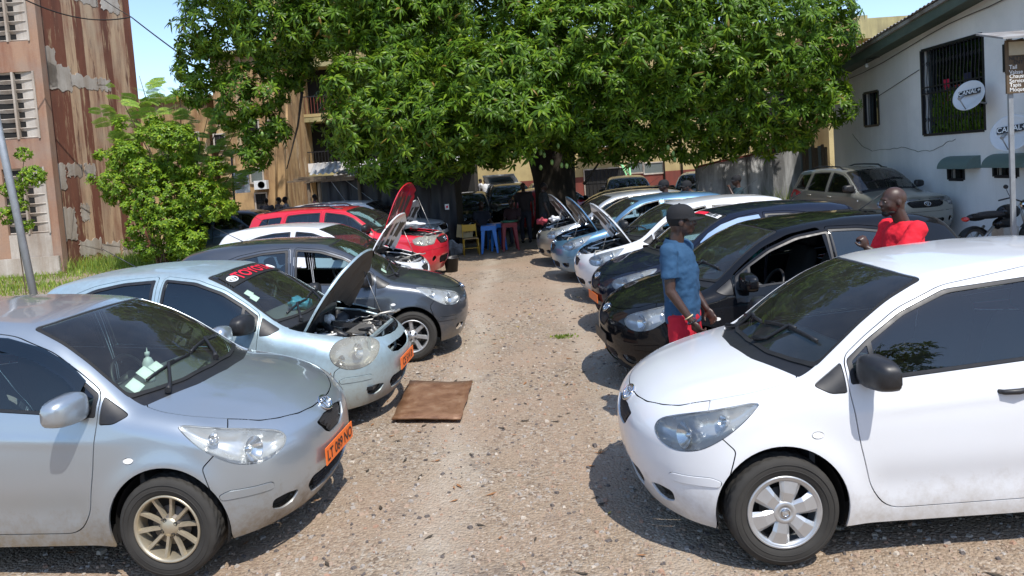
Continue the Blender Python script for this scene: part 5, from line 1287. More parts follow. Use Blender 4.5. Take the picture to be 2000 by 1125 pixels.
# shack with black sheeting under the tree
sk = empty('market_shack', (X_(765, 20.8), 21.2, 0)); tag(sk, 'low shack walled with black sheeting and roofed with corrugated zinc under the tree', 'shack'); sl_ = Vector(sk.location)
V = []; Fq = []; x0, x1 = X_(628, 20.3), X_(893, 20.3); nn = 60
for i in range(nn+1):
    for j in range(7):
        x = x0+(x1-x0)*i/nn; z = 2.25*j/6; V.append((x-sl_.x, -.9+.04*math.sin(i*.9+j*.3)+.02*math.sin(i*2.3-j), z))
Fq = [(i*7+j, (i+1)*7+j, (i+1)*7+j+1, i*7+j+1) for i in range(nn) for j in range(6)]
MB().add(V, Fq, 0, True).build('tarp_wall', MT['black'], sk)
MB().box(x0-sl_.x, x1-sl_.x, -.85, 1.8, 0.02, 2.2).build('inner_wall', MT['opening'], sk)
def corrugated(nm, parent, cx_, cy_, cz_, w_, d_, tilt, rz=0, mt='corr', amp=.022, per=.16):
    n = int(w_/per*6); vs = []
    for i in range(n+1):
        x = -w_/2+w_*i/n; zz = amp*math.sin(2*math.pi*x/per)
        for j in (0, 1): vs.append((x, (-d_/2, d_/2)[j], zz+(-tilt, tilt)[j]*d_/2))
    M = Matrix.Translation((cx_, cy_, cz_)) @ Matrix.Rotation(rz, 4, 'Z'); vs = [M @ Vector(v) for v in vs]
    return MB().add(vs, [(2*i, 2*i+2, 2*i+3, 2*i+1) for i in range(n)], 0, True).build(nm, MT[mt], parent)
for k in range(4):
    corrugated('roof_sheet', sk, x0-sl_.x+.7+k*.95, .3, 2.42+.02*(k % 2), 1.0, 2.9, .10, random.uniform(-.05, .05))
c = U(632, 328, Y=20.0)-sl_; corrugated('roof_sheet', sk, c.x, c.y+.3, c.z, .8, .55, .55)
for k in range(9):
    c = U(595+k*11, 352-(k % 3)*3, Y=19.8)-sl_; MB().obox(c, (.9, .09, .05), random.uniform(-.15, .15), 0, ry=random.uniform(-.08, .04)).build('roof_plank', MT['wood'], sk)
for px in (601, 622, 700): a = U(px, 345, Y=19.9)-sl_; MB().tube([(a.x, a.y, 0), a], .05, 8).build('post', MT['wood'], sk)
o = MB().box(-.055, .055, -.004, .004, -.075, .075, 0).box(-.03, .03, -.007, -.0045, -.03, .03, 1).build('paper_notice', [MT['white'], MT['redprint']], None, U(873, 404, Y=20.15)); tag(o, 'small white paper notice with red print on the black sheeting', 'notice')
o = MB().tube([U(780, 430, Y=20.05), U(665, 345, Y=19.9)], .008, 5).tube([U(680, 400, Y=20.05), U(640, 345, Y=19.9)], .008, 5).build('guy_ropes', MT['galv']); tag(o, 'two thin guy ropes running down from the shack roof', 'rope')
# basketball board behind
bk = empty('basketball_hoop', (X_(462, 27), 27, 0)); tag(bk, 'white basketball backboard on a dark post in front of the ochre building', 'basketball hoop'); k0 = Vector(bk.location)
a = U(473, 356, Y=26.8)-k0; MB().box(a.x-.28, a.x+.26, a.y-.02, a.y+.02, a.z-.38, a.z+.36).build('backboard', MT['dish'], bk)
m = MB(); 
for (u0, u1, w0, w1) in ((-.10, -.085, -.14, .2), (.05, .065, -.14, .2), (-.1, .065, .185, .2), (-.1, .065, -.14, -.125)): m.box(a.x+u0, a.x+u1, a.y-.03, a.y-.022, a.z+w0, a.z+w1)
m.build('target_square', MT['redprint'], bk)
MB().tube([(U(455, 400, Y=27)-k0).xy.to_3d(), U(452, 300, Y=27)-k0], .04, 8).build('post', MT['iron'], bk)
# yellow shops behind the trunk
yb, yx, yy_ = box_building('yellow_shop_building', 'long yellow building with shop openings and red brown base beyond the trunk', X_(905, 44), X_(1700, 44), 44, 8, 9.5, 'yellow',
    [(X_(1147, 44), X_(1225, 44), .2, Z(1185, 333, 44)+.1, 'opening'), (X_(1232, 44), X_(1261, 44), 1.5, Z(1245, 318, 44), 'shutter'), (X_(1264, 44), X_(1300, 44), 1.4, Z(1280, 318, 44), 'shutter'), (X_(1180, 44), X_(1230, 44), 5.4, 6.8, 'opening'), (X_(1400, 44), X_(1450, 44), 4.0, 5.6, 'opening'), (X_(1500, 44), X_(1550, 44), 4.0, 5.6, 'opening')], band=(1.45, 'redband'))
M0 = MB(); M0.add([(X_(1143, 44)-yx, 44-yy_, 3.5), (X_(1228, 44)-yx, 44-yy_, 3.5), (X_(1228, 44)-yx, 42.9-yy_, 3.1), (X_(1143, 44)-yx, 42.9-yy_, 3.1)], [(0, 1, 2, 3)]).build('canopy_sheet', MT['corr'], yb)
for px in (1303, 1338): MB().tube([(X_(px, 43.9)-yx, 43.9-yy_, 0), (X_(px, 43.9)-yx, 43.9-yy_, 9)], .05, 8).build('drain_pipe', MT['iron'], yb)
gm_ = plain('green_paint', (.25, .60, .28), .5)
m = MB(); a, b = U(1222, 318, Y=40), U(1233, 360, Y=40); m.tube([(b.x, 40, 0), b, U(1229, 322, Y=40)], .05, 8); m.tube([(b.x-.25, 40, 0), U(1227, 350, Y=40), U(1212, 318, Y=40)], .05, 8); m.tube([U(1212, 318, Y=40), U(1230, 340, Y=40)], .04, 8)
o = m.build('green_frame', gm_); tag(o, 'light green painted metal pole frame in front of the yellow shops', 'pole frame')
# pale stalls far away, seen between the trunks
for (p0, p1, py, Y, mt, lb) in [(908, 934, 352, 47, 'yellow', 'yellow kiosk front far behind the tree shade'), (936, 975, 350, 48, 'shutter', 'grey shuttered kiosk far behind the tree shade'), (976, 1052, 330, 52, 'white_wall', 'white kiosk with pink sign far behind the tree shade')]:
    z = Z((p0+p1)/2, py, Y); r = empty('kiosk', (X_((p0+p1)/2, Y), Y+1, 0)); tag(r, lb, 'kiosk'); w_ = X_(p1, Y)-X_(p0, Y)
    MB().box(-w_/2, w_/2, -1, 1, 0, z).build('wall', MT[mt], r); MB().box(-w_/2-.15, w_/2+.15, -1.3, 1.2, z, z+.1).build('roof', MT['corr'], r)
    MB().box(-w_/2, w_/2, -1.06, -1.01, z-.55, z-.08).build('sign_panel', MT['dish' if mt != 'white_wall' else 'redprint'], r); MB().box(-w_*.3, w_*.3, -1.04, -1.01, .3, z-.8).build('shutter', MT['shutter'], r)
# concrete wall on the right
cw = empty('concrete_wall', (7.4, 22.4, 0)); tag(cw, 'stained grey concrete yard wall made of wide panels', 'wall')
wx = [5.55, 6.3, 7.05, 7.85, 8.65]; zz = [1.85, 1.98, 2.08, 2.2, 2.26]
for i in range(4):
    a, b = wx[i]-7.4+.006, wx[i+1]-7.4-.006; yo = .012*(i % 2)
    MB().add([(a, -.4+yo, -.02), (b, -.4+yo, -.02), (b, -.2, -.02), (a, -.2, -.02), (a, -.4+yo, zz[i]), (b, -.4+yo, zz[i+1]), (b, -.2, zz[i+1]), (a, -.2, zz[i])], [(0,3,2,1),(4,5,6,7),(0,1,5,4),(1,2,6,5),(2,3,7,6),(3,0,4,7)]).build('wall_panel', MT['concrete'], cw)
    MB().add([(a-.006, -.43, zz[i]+.002), (b+.006, -.43, zz[i+1]+.002), (b+.006, -.17, zz[i+1]+.002), (a-.006, -.17, zz[i]+.002), (a-.006, -.43, zz[i]+.05), (b+.006, -.43, zz[i+1]+.05), (b+.006, -.17, zz[i+1]+.05), (a-.006, -.17, zz[i]+.05)], [(0,3,2,1),(4,5,6,7),(0,1,5,4),(1,2,6,5),(2,3,7,6),(3,0,4,7)]).build('coping', MT['redband'], cw)
gt = empty('plank_gate', (9.1, 22.3, 0)); tag(gt, 'dark weathered gate of upright planks between the concrete wall and white house', 'gate')
for k in range(9):
    x = -.38+k*.095; MB().box(x, x+.083, -.02+.006*(k % 2), .02, .05, 2.25+.05*math.sin(k*2.1)).build('plank', MT['wood' if k % 3 else 'shutter'], gt)
MB().box(-.4, .48, .025, .06, .5, .6).box(-.4, .48, .025, .06, 1.7, 1.8).build('cross_rail', MT['wood'], gt)
# white house, right
HX = 10.0
wh = empty('white_house', (13, 17, 0)); tag(wh, 'white painted house with mossy green eaves and barred windows', 'house'); w0 = Vector(wh.location)
yp = lambda px: HX*1450/(px-1000)
zp = lambda px, py: 2.2+(331-.07*(px-1000)-py)/1450*yp(px)
opens = [(yp(1932), yp(1811), 2.32, 4.32), (yp(1726), yp(1697), zp(1711, 246), zp(1711, 181)), (yp(1888), yp(1857), zp(1872, 351), zp(1872, 328)), (yp(1994), yp(1946), zp(1965, 345), zp(1965, 324)), (yp(2012), yp(1972), zp(1985, 140), zp(1985, 86))]
ycut = sorted({8.0, 22.6, *[o_[0] for o_ in opens], *[o_[1] for o_ in opens]})
ztop = lambda y: 5.28-(y-13)*.115
def wallx(nm, ya_, yb_, z0, z1, mt='white_wall', x=HX, t=.22, zf=None):
    zt = (lambda y: z1) if zf is None else zf
    vs = [(x-w0.x, ya_-w0.y, z0), (x-w0.x, yb_-w0.y, z0), (x+t-w0.x, yb_-w0.y, z0), (x+t-w0.x, ya_-w0.y, z0), (x-w0.x, ya_-w0.y, zt(ya_)), (x-w0.x, yb_-w0.y, zt(yb_)), (x+t-w0.x, yb_-w0.y, zt(yb_)), (x+t-w0.x, ya_-w0.y, zt(ya_))]
    return vs, [(0,3,2,1),(4,5,6,7),(0,1,5,4),(1,2,6,5),(2,3,7,6),(3,0,4,7)]
m = MB()
for i in range(len(ycut)-1):
    a, b = ycut[i], ycut[i+1]; ym = (a+b)/2; act = sorted([(z0, z1) for (y0, y1, z0, z1) in opens if y0 <= ym <= y1]); z = -.02
    for (z0, z1) in act: m.add(*wallx('', a, b, z, z0)); z = z1
    m.add(*wallx('', a, b, z, 0, zf=ztop))
m.build('wall', MT['white_wall'], wh)
MB().box(HX-w0.x, 18-w0.x, 22.6-w0.y, 22.8-w0.y, 0, 4.1).build('end_wall', MT['white_wall'], wh)
MB().box(HX+.6-w0.x, HX+.7-w0.x, 8-w0.y, 22.5-w0.y, .0, 4.0).build('inner_wall', MT['opening'], wh)
# roof: sloping eave with fascia and sheets
def beamx(nm, x0, x1, z0f, z1f, mt, y0=7.5, y1=23.2, parent=wh):
    vs = []
    for y in (y0, y1): vs += [(x0-w0.x, y-w0.y, z0f(y)), (x1-w0.x, y-w0.y, z0f(y)), (x1-w0.x, y-w0.y, z1f(y)), (x0-w0.x, y-w0.y, z1f(y))]
    return MB().add(vs, [(0, 1, 2, 3), (7, 6, 5, 4), (0, 4, 5, 1), (1, 5, 6, 2), (2, 6, 7, 3), (3, 7, 4, 0)]).build(nm, MT[mt], parent)
ef = lambda y: ztop(y)-.06
beamx('soffit', HX-.5, HX+.22, lambda y: ef(y)+.05, lambda y: ef(y)+.09, 'greenfascia')
beamx('fascia', HX-.53, HX-.495, lambda y: ef(y)-.02, lambda y: ef(y)+.26, 'greenfascia')
beamx('gutter', HX-.60, HX-.532, lambda y: ef(y)+.20, lambda y: ef(y)+.28, 'corr')
for k in range(17):
    y0 = 7.6+k*.92; n = 24; vs = []
    for i in range(n+1):
        y = y0+.94*i/n; zz_ = .018*math.sin(2*math.pi*y/.16)+.006*(k % 2)
        vs += [(HX-.66-w0.x, y-w0.y, ef(y)+.31+zz_), (HX+3.5-w0.x, y-w0.y, ef(y)+.9+zz_)]
    MB().add(vs, [(2*i, 2*i+1, 2*i+3, 2*i+2) for i in range(n)], 0, True).build('roof_sheet', MT['corr'], wh)
# windows with bars
for wi, (y0, y1, z0, z1) in enumerate(opens):
    m = MB(); fx = HX-w0.x
    for (a, b, c, d) in ((y0-.03, y0+.03, z0, z1), (y1-.03, y1+.03, z0, z1), (y0+.03, y1-.03, z0-.03, z0+.03), (y0+.03, y1-.03, z1-.03, z1+.03)): m.box(fx-.015, fx+.05, a-w0.y, b-w0.y, c, d)
    f_ = m.build('window', [MT['iron']], wh)
    MB().box(fx+.16, fx+.165, y0-w0.y, y1-w0.y, z0, z1).build('pane', MT['tint'], f_)
    nb = max(3, int((y1-y0)/.125))
    for k in range(1, nb):
        y = y0+(y1-y0)*k/nb-w0.y; m = MB()
        if wi == 0:
            m.tube([(fx, y, z0)]+[(fx-.012, y+.022*math.sin(t*13), z0+(z1-z0)*t) for t in np.linspace(.1, .9, 15)]+[(fx, y, z1)], .011, 5)
            for zc in (z0+.35, z1-.35, (z0+z1)/2): m.tube([(fx-.01, y+(.012+.028*(1-t/11))*math.cos(t), zc+(.012+.028*(1-t/11))*math.sin(t)*1.6) for t in np.linspace(0, 9, 14)], .007, 4)
        else: m.tube([(fx, y, z0), (fx, y, z1)], .010, 5)
        m.build('window_bar', MT['iron'], f_)
    if wi == 0:
        for zc in (z0+.95, z0+1.1): MB().box(fx-.02, fx+.01, y0-w0.y, y1-w0.y, zc, zc+.03).build('cross_bar', MT['iron'], f_)
y0, y1, z0, z1 = opens[0]
for (py, z, h, cc, lb) in [(1850, 3.0, .55, (.55, .02, .06), 'long red cloth hanging inside the big barred window'), (1868, 3.02, .36, (.6, .05, .06), 'red and white cloth hanging in the middle of the big barred window'), (1861, 3.0, .3, (.6, .62, .66), 'white cloth hanging in the big barred window'), (1890, 3.05, .55, (.03, .03, .06), 'dark cloth hanging in the right part of the big barred window')]:
    y = yp(py); m = MB(); vs = []
    for i in range(9):
        for j in range(5): vs.append((HX+.10+.02*math.sin(i*1.4+j*.3), y-.11+.22*i/8*(1-.15*(j % 2)), z+h*j/4))
    m.add(vs, [(i*5+j, (i+1)*5+j, (i+1)*5+j+1, i*5+j+1) for i in range(8) for j in range(4)], 0, True); o = m.build('hanging_cloth', plain('cloth_'+str(py), cc, .9)); tag(o, lb, 'cloth')
# creeper in the lower half of the window
cr = empty('window_creeper', (HX+.05, (y0+y1)/2, z0)); tag(cr, 'dark green creeper filling the lower half of the barred window', 'plant')
n = 1500; P_ = np.stack([RNG.uniform(HX+.02, HX+.13, n), RNG.uniform(y0+.1, y1-.35, n), z0+RNG.uniform(0, 1, n)**1.1*1.0], -1); N_ = np.tile([[-1., -.3, .2]], (n, 1))+RNG.normal(0, .3, (n, 3))
foliage(cr, P_, N_, [rosette(5, .06, .03, s, .3) for s in (31, 32)], .7, 1.3, MT['mango'], nobj=60)
# awnings over the low windows
for (pa, pb, pz) in ((1832, 1889, 305), (1918, 1999, 300)):
    ya_, yb_ = yp(pb)*.965, yp(pa)*.965; z = zp((pa+pb)/2, pz); vs = []; n = 8
    for i in range(n+1):
        g = math.pi/2*i/n
        for y in (ya_, yb_): vs.append((HX-.32*math.sin(g)-w0.x, y-w0.y, z-.27+.27*math.cos(g)))
    k = len(vs); m = MB().add(vs, [(2*i, 2*i+1, 2*i+3, 2*i+2) for i in range(n)], 0, True)
    for e in (0, 1): m.add([vs[2*i+e] for i in range(n+1)]+[(HX-w0.x, (ya_, yb_)[e]-w0.y, z-.27)], [tuple(range(n+2))])
    m.build('awning', MT['awning'], wh)
# wall crack and wires
m = MB(); ck = [(1673,262),(1690,285),(1710,294),(1745,291),(1775,287),(1800,296),(1830,294),(1855,280),(1880,268)]; P3 = [(HX-.004-w0.x, yp(a)-w0.y, zp(a, b)) for a, b in ck]
P4 = []
for i in range(len(P3)-1):
    for t in (0, .25, .5, .75): P4.append(Vector(P3[i]).lerp(Vector(P3[i+1]), t)+Vector((0, 0, random.uniform(-.02, .02))))
m.tube(P4, .007, 4); m.build('wall_crack', MT['shutter'], wh)
m = MB(); m.tube([(HX-.02-w0.x, yp(1725)-w0.y, zp(1725, 190)), (HX-.02-w0.x, yp(1808)-w0.y, zp(1808, 138))], .008, 5)
m.tube([(HX-.05-w0.x, yp(p_)-w0.y, ef(yp(p_))-.12-.05*math.sin(i)) for i, p_ in enumerate((1670, 1700, 1740, 1780, 1830, 1870, 1910, 1950, 2000))], .010, 5); m.build('wall_cable', MT['rubber'], wh)
bz = U(1731, 126, Y=19); o = MB().ell((0, 0, 0), (.045, .045, .06)).tube([(0, 0, .05), (0, 0, .16), (.35, 0, .2)], .012, 6, 1).build('bulb', [MT['dish'], MT['trim']], None, (HX-.35, yp(1731), zp(1731, 128))); tag(o, 'bare white bulb hanging under the green eave', 'light bulb')
# satellite dishes
def dish(c, R_, label, face, sp=0):
    r = empty('satellite_dish', c); tag(r, label, 'satellite dish', 'satellite dishes on the white house'); q = Vector(face).normalized().to_track_quat('Z', 'Y').to_matrix().to_4x4()
    M = q; n = 36; vs = []; prof = [(R_*t, .16*R_*(t*t)*1.6) for t in np.linspace(0, 1, 9)]
    m = MB().lathe(prof+[(R_+.008, prof[-1][1]-.004)]+[(R_*t, .16*R_*(t*t)*1.6-.012) for t in np.linspace(1, 0, 9)], 40, 'z'); m.v = [tuple(M @ Vector(v)) for v in m.v]; d = m.build('reflector', MT['dish'], r)
    t = textmesh('CANAL+', .17*R_/.4, 'dish_lettering', .002); bx = MB().box(-.33*R_/.4, .33*R_/.4, -.075*R_/.4, .075*R_/.4, 0, .004)
    for me_, dz, mt in ((bx.mesh('dish_label', MT['trim']), .02, None), (t, .027, MT['white'])):
        for v in me_.vertices: v.co = M @ (Matrix.Rotation(.12, 4, 'Z') @ Vector((v.co.x*.85, v.co.y+.10*R_/.4, dz+v.co.z+.10*R_)))
        if mt: me_.materials.append(mt)
        linkmesh(me_.name, me_, d)
    m = MB(); tip = M @ Vector((0, -R_*.55, R_*1.05)); m.tube([M @ Vector((0, -R_*.95, .05)), tip], .012, 6); m.tube([tip, tip+Vector((0, 0, .0))+(M.to_3x3() @ Vector((0, .12, -.12)))], [.035, .028], 8); m.build('feed_arm', MT['galv'], r)
    MB().tube([M @ Vector((0, 0, -.02)), M @ Vector((0, -.05, -.12)), Vector((HX-c[0]-.005, .15, -.15))], .02, 8).build('wall_bracket', MT['galv'], r); return r
dish((HX-.42, 9.58*1450/905, zp(1905, 193)), .32, 'white satellite dish mounted in front of the big barred window', (-.85, -.42, .38))
dish((HX-.42, 9.58*1450/985, zp(1990, 262)), .36, 'white satellite dish at the right edge behind the sign post', (-.8, -.5, .34))
# sign post with tiny roof
sp_ = empty('sign_post', (X_(1982, 11.6), 11.6, 0)); tag(sp_, 'metal post carrying a brown sign board under a tiny roof', 'sign'); s0 = Vector(sp_.location)
zt = Z(1990, 70, 11.6); MB().box(-.035, .035, -.02, .02, 0, zt).build('post', MT['galv'], sp_)
MB().box(-.09, .75, -.06, -.03, Z(1990, 182, 11.6), Z(1990, 78, 11.6)).build('sign_board', [MT['wood']], sp_)
MB().box(-.05, .3, -.075, -.062, Z(1990, 108, 11.6), Z(1990, 82, 11.6)).build('picture_panel', plain('faded_panel', (.45, .38, .26), .6), sp_)
for i, (tx, py) in enumerate([('NETTO', 114), ('ENT', 122), ('Tail', 131), ('Vaisse', 141), ('Chauss', 149), ('Service', 158), ('Tapis', 166), ('Moquette', 175)]):
    t = textmesh(tx, .085 if i > 1 else .08, 'sign_text', .001, 'LEFT'); z = Z(1990, py, 11.6)
    for v in t.vertices: v.co = Vector((-.05+(0.07 if i == 1 else 0)+v.co.x, -.064, z+v.co.y))
    t.materials.append(MT['trim' if i < 2 else 'white']); linkmesh('sign_text', t, sp_)
MB().add([(-.32, -.35, zt-.05), (.9, -.35, zt-.02), (.9, .3, zt+.12), (-.32, .3, zt+.12), (-.32, -.35, zt-.08), (.9, -.35, zt-.05), (.9, .3, zt+.09), (-.32, .3, zt+.09)], [(0, 1, 2, 3), (7, 6, 5, 4), (0, 4, 5, 1), (1, 5, 6, 2), (2, 6, 7, 3), (3, 7, 4, 0)]).build('sign_roof', MT['corr'], sp_)
# yellow building above the house
y2 = empty('yellow_building', (X_(1735, 38), 40, 0)); tag(y2, 'weathered yellow building rising above the white house roof', 'building'); q0 = Vector(y2.location)
MB().box(X_(1640, 38)-q0.x, X_(1815, 38)-q0.x, -1.2, 5, 0, Z(1730, 68, 38)).build('wall', MT['yellow'], y2)
MB().box(X_(1690, 38)-q0.x, X_(1818, 38)-q0.x, -2.0, 5, Z(1730, 72, 38), Z(1730, 33, 38)).build('parapet', MT['yellow2'], y2)
MB().box(X_(1644, 38)-q0.x, X_(1689, 38)-q0.x, -1.6, 3, Z(1730, 110, 38), Z(1730, 40, 38)).build('side_block', MT['ochre'], y2)
MB().box(X_(1742, 38)-q0.x, X_(1760, 38)-q0.x, -1.24, -1.2, Z(1750, 95, 38), Z(1750, 75, 38)).build('window', MT['opening'], y2)
MB().box(X_(1693, 38)-q0.x, X_(1700, 38)-q0.x, -1.24, -1.2, Z(1695, 105, 38), Z(1695, 78, 38)).build('window', MT['opening'], y2)
# ------------------------------------------------------------------ the parked cars
GL = 'left row of parked cars with noses to the aisle'; GR = 'right row of parked cars with noses to the aisle'
L1, _ = make_car(KY, 'silver hatchback with gold ten spoke wheel and orange plate, nearest in the left row', nose=(-1.27, 4.87), ang=174, paintmat=PT['silver'], wheelkind='ten', rimmat='gold', mirror='paint', plate='LT 089 NO', group=GL, visor=True)
L2, L2h = make_car(KO, 'pale blue hatchback with open hood and red lettering on the windshield', nose=(-1.12, 7.10), ang=175, paintmat=PT['pale'], wheelkind='five', hood=70, plate='CE 514 B', lens='lensold', group=GL, glassmat='tint', liner=MT['grease'])
L3, _ = make_car(KY, 'dark grey hatchback with open front window and seven spoke silver wheel', nose=(-.65, 9.65), ang=186, paintmat=PT['grey'], wheelkind='seven', fopen=(1,), ropen=(-1,), group=GL)
L4, _ = make_car(KY, 'white hatchback with raised hood between the dark grey and red cars', nose=(-1.5, 12.6), ang=172, paintmat=PT['white'], hood=72, group=GL)
L5, _ = make_car(KS, 'red off roader with roof rails and raised hood', name='off_road_car', nose=(-1.45, 15.9), ang=172, paintmat=PT['red'], hood=74, roofrack=True, group=GL, bumpermat=PT['red'], lens='lensold')
L6, _ = make_car(KY, 'white hatchback with raised hood just beyond the red off roader', nose=(-1.9, 18.0), ang=170, paintmat=PT['white'], hood=76, group=GL, bumpermat=MT['trim'])
L7, _ = make_car(KS, 'white off roader with its front bumper removed, farthest in the left row', name='off_road_car', nose=(-1.75, 19.6), ang=172, paintmat=PT['white'], nobumper=True, group=GL)
R1, _ = make_car(K3, 'white hatchback with silver hubcap and black mirror, nearest in the right row', nose=(.60, 4.64), ang=0, paintmat=PT['white'], group=GR, lens=None, wheelkind='cap', handle=MT['trim'])
R2, _ = make_car(KY, 'black hatchback with its front door ajar beside the man in red', nose=(.84, 7.5), ang=4, paintmat=PT['black'], group=GR, mirror='paint', fopen=(-1,), door=9, plate=' ', platebase='trim')
R3, _ = make_car(KY, 'midnight blue hatchback with orange indicator and a windshield sticker', nose=(1.01, 9.7), ang=6, paintmat=PT['navy'], group=GR, plate=' ', visor=True)
R4, _ = make_car(KY, 'white hatchback with raised hood in the right row', nose=(.99, 12.1), ang=5, paintmat=PT['white'], hood=68, group=GR, fopen=(-1,))
R5, _ = make_car(KY, 'blue hatchback with raised hood in the right row', nose=(.74, 14.5), ang=7, paintmat=PT['blue'], liner=PT['dblue'], hood=72, group=GR, fopen=(-1,))
R6, _ = make_car(KY, 'silver hatchback with raised hood and dark bumper in the right row', nose=(.55, 16.9), ang=8, paintmat=PT['silver2'], hood=70, group=GR, bumpermat=PT['beige'], fopen=(-1,))
R7, _ = make_car(KY, 'black hatchback farthest in the right row under the tree edge', nose=(.85, 18.9), ang=10, paintmat=PT['black'], group=GR)
# windshield sun strip with lettering on the pale blue car
def on_ws(K, x, y, lift=.006):
    p = K.B.top([(x, abs(y))])[0]; return Vector((p[0]-K.off[0], y, p[2]+lift))
def ws_strip(K, parent, x0, x1, w0_, w1_, mt, name, lift=.004, yc=0, sk=.10):
    vs = []; n = 24
    for i in range(n+1):
        for j in range(4):
            t = j/3; y = yc+(-1+2*i/n)*(w0_+(w1_-w0_)*t); vs.append(on_ws(K, x0+(x1-x0)*t+sk*y*y, y, lift))
    return MB().add(vs, [(i*4+j, i*4+j+1, (i+1)*4+j+1, (i+1)*4+j) for i in range(n) for j in range(3)], 0, True).build(name, mt, parent)
st = ws_strip(KO, L2, 1.355, 1.53, .545, .495, MT['rubber'], 'sun_strip', .003, sk=.13)
def ws_text(K, parent, body, size, xc, yc, mt, spread=1., up=1, sk=.13, parent_ob=None, nm='strip_lettering', lift=.009):
    t = textmesh(body, size, nm, .004)
    for v in t.vertices:
        y = yc-v.co.x*spread; x = xc+v.co.y; v.co = on_ws(K, x+sk*y*y, y, lift)
    t.materials.append(mt); return linkmesh(nm, t, parent)
ws_text(KO, st, 'TOYOTA', .155, 1.432, 0, MT['redprint'], 1.15)
def ws_ring(K, parent, xc, yc, s, mt, sk=.13):
    m = MB()
    for (a, b, cx_, cy_) in ((1, .72, 0, 0), (.30, .70, 0, 0), (.68, .28, .42, 0)):
        pts = [(xc+cx_*.0+.5*s*(b*math.sin(g))+(.2*s if cx_ else 0), yc+.5*s*1.25*a*math.cos(g)) for g in np.linspace(0, 2*math.pi, 33)]
        m.tube([on_ws(K, x+sk*y*y, y, .009) for x, y in pts], .007, 5, caps=False)
    m.build('strip_emblem', mt, parent)
ws_ring(KO, st, 1.432, -.43, .105, MT['white']); ws_ring(KO, st, 1.432, .43, .105, MT['white'])
# stickers, bottle, cloths, tissue box
def sticker(K, parent, x, y, a, b, mt='white'):
    vs = [on_ws(K, x+dx, y+dy, -.014) for dx, dy in ((-a, -b), (-a, b), (a, b), (a, -b))]; MB().add(vs, [(0, 1, 2, 3)]).build('sticker', MT[mt], parent)
for (x, y) in ((1.02, .56), (1.03, .43), (1.01, .33)): sticker(KY, L1, x, y, .035, .045)
for (x, y) in ((1.28, .50), (1.22, .52)): sticker(KO, L2, x, y, .03, .04)
sticker(KY, L3, 1.02, .50, .03, .035); sticker(KY, L4, 1.05, .5, .03, .04)
sticker(KY, R1, 1.18, .48, .018, .05, 'white'); sticker(KY, R1, 1.05, .5, .015, .03)
s3 = ws_strip(KY, R3, 1.50, 1.575, .52, .50, MT['white'], 'windshield_sticker', .004, sk=.12); ws_text(KY, s3, 'VITZ 22', .07, 1.537, -.30, MT['platetext'], 1.2, sk=.12, nm='sticker_text')
ws_strip(KY, s3, 1.50, 1.575, .22, .21, MT['redprint'], 'sticker_red_part', .006, yc=.05, sk=.12)
lm_ = L1.matrix_world if False else None
def inside(car, x, y, z, K=KY): return Matrix.Translation(car.location) @ Matrix.Rotation(car.rotation_euler.z, 4, 'Z') @ Vector((x-K.off[0], y, z))
m = MB().lathe([(0, 0), (.035, 0), (.036, .02), (.036, .13), (.022, .16), (.012, .165), (.012, .175), (.016, .18), (.016, .20), (.004, .205), (.003, .23)], 18, 'z'); o = m.build('squeeze_bottle', MT['dish'], None, inside(L1, 1.22, .10, .955)); tag(o, 'white plastic squeeze bottle standing on the silver car dashboard', 'bottle')
def crumple(name, loc, r, mt, label, cat, seed=0, sq=(1, 1, .6)):
    rnd = random.Random(seed); m = MB(); m.ell((0, 0, 0), (r*sq[0], r*sq[1], r*sq[2]), 22, 14)
    m.v = [tuple(Vector(v)*(1+.22*math.sin(v[0]*60/r*.1+seed)+.16*math.sin(v[1]*90/r*.1+v[2]*70/r*.1)+rnd.uniform(-.05, .05))) for v in m.v]
    o = m.build(name, mt, None, loc); tag(o, label, cat); return o
crumple('plastic_bag', inside(L2, 1.10, -.20, 1.0, KO), .11, plain('blue_plastic', (.10, .38, .62), .35, var=.3), 'crumpled light blue plastic bag on the pale blue car dashboard', 'bag', 3)
tb = empty('tissue_box', inside(R2, 1.16, .22, .965), R(25)); tag(tb, 'white tissue box on the black car dashboard', 'tissue box'); MB().box(-.12, .12, -.06, .06, 0, .075).build('box', MT['dish'], tb)
m = MB().ell((0, 0, .095), (.05, .03, .04), 14, 8); m.v = [tuple(Vector(v)*(1+.1*math.sin(v[0]*90)*math.sin(v[1]*130))) for v in m.v]; m.build('tissue', MT['white'], tb)
MB().box(-.123, .123, -.0615, -.0605, .02, .05).build('printed_band', MT['awning'], tb)
crumple('plastic_bag', inside(R2, 1.75, .35, 1.12), .11, plain('teal_plastic', (.03, .28, .26), .3, var=.3), 'teal plastic bag on the black car front seat', 'bag', 8)
crumple('white_cloth', inside(L5, .85, -.35, 1.13, KS), .2, MT['dish'], 'white cloth laid over the red off roader wing', 'cloth', 5, (1.4, .9, .35))
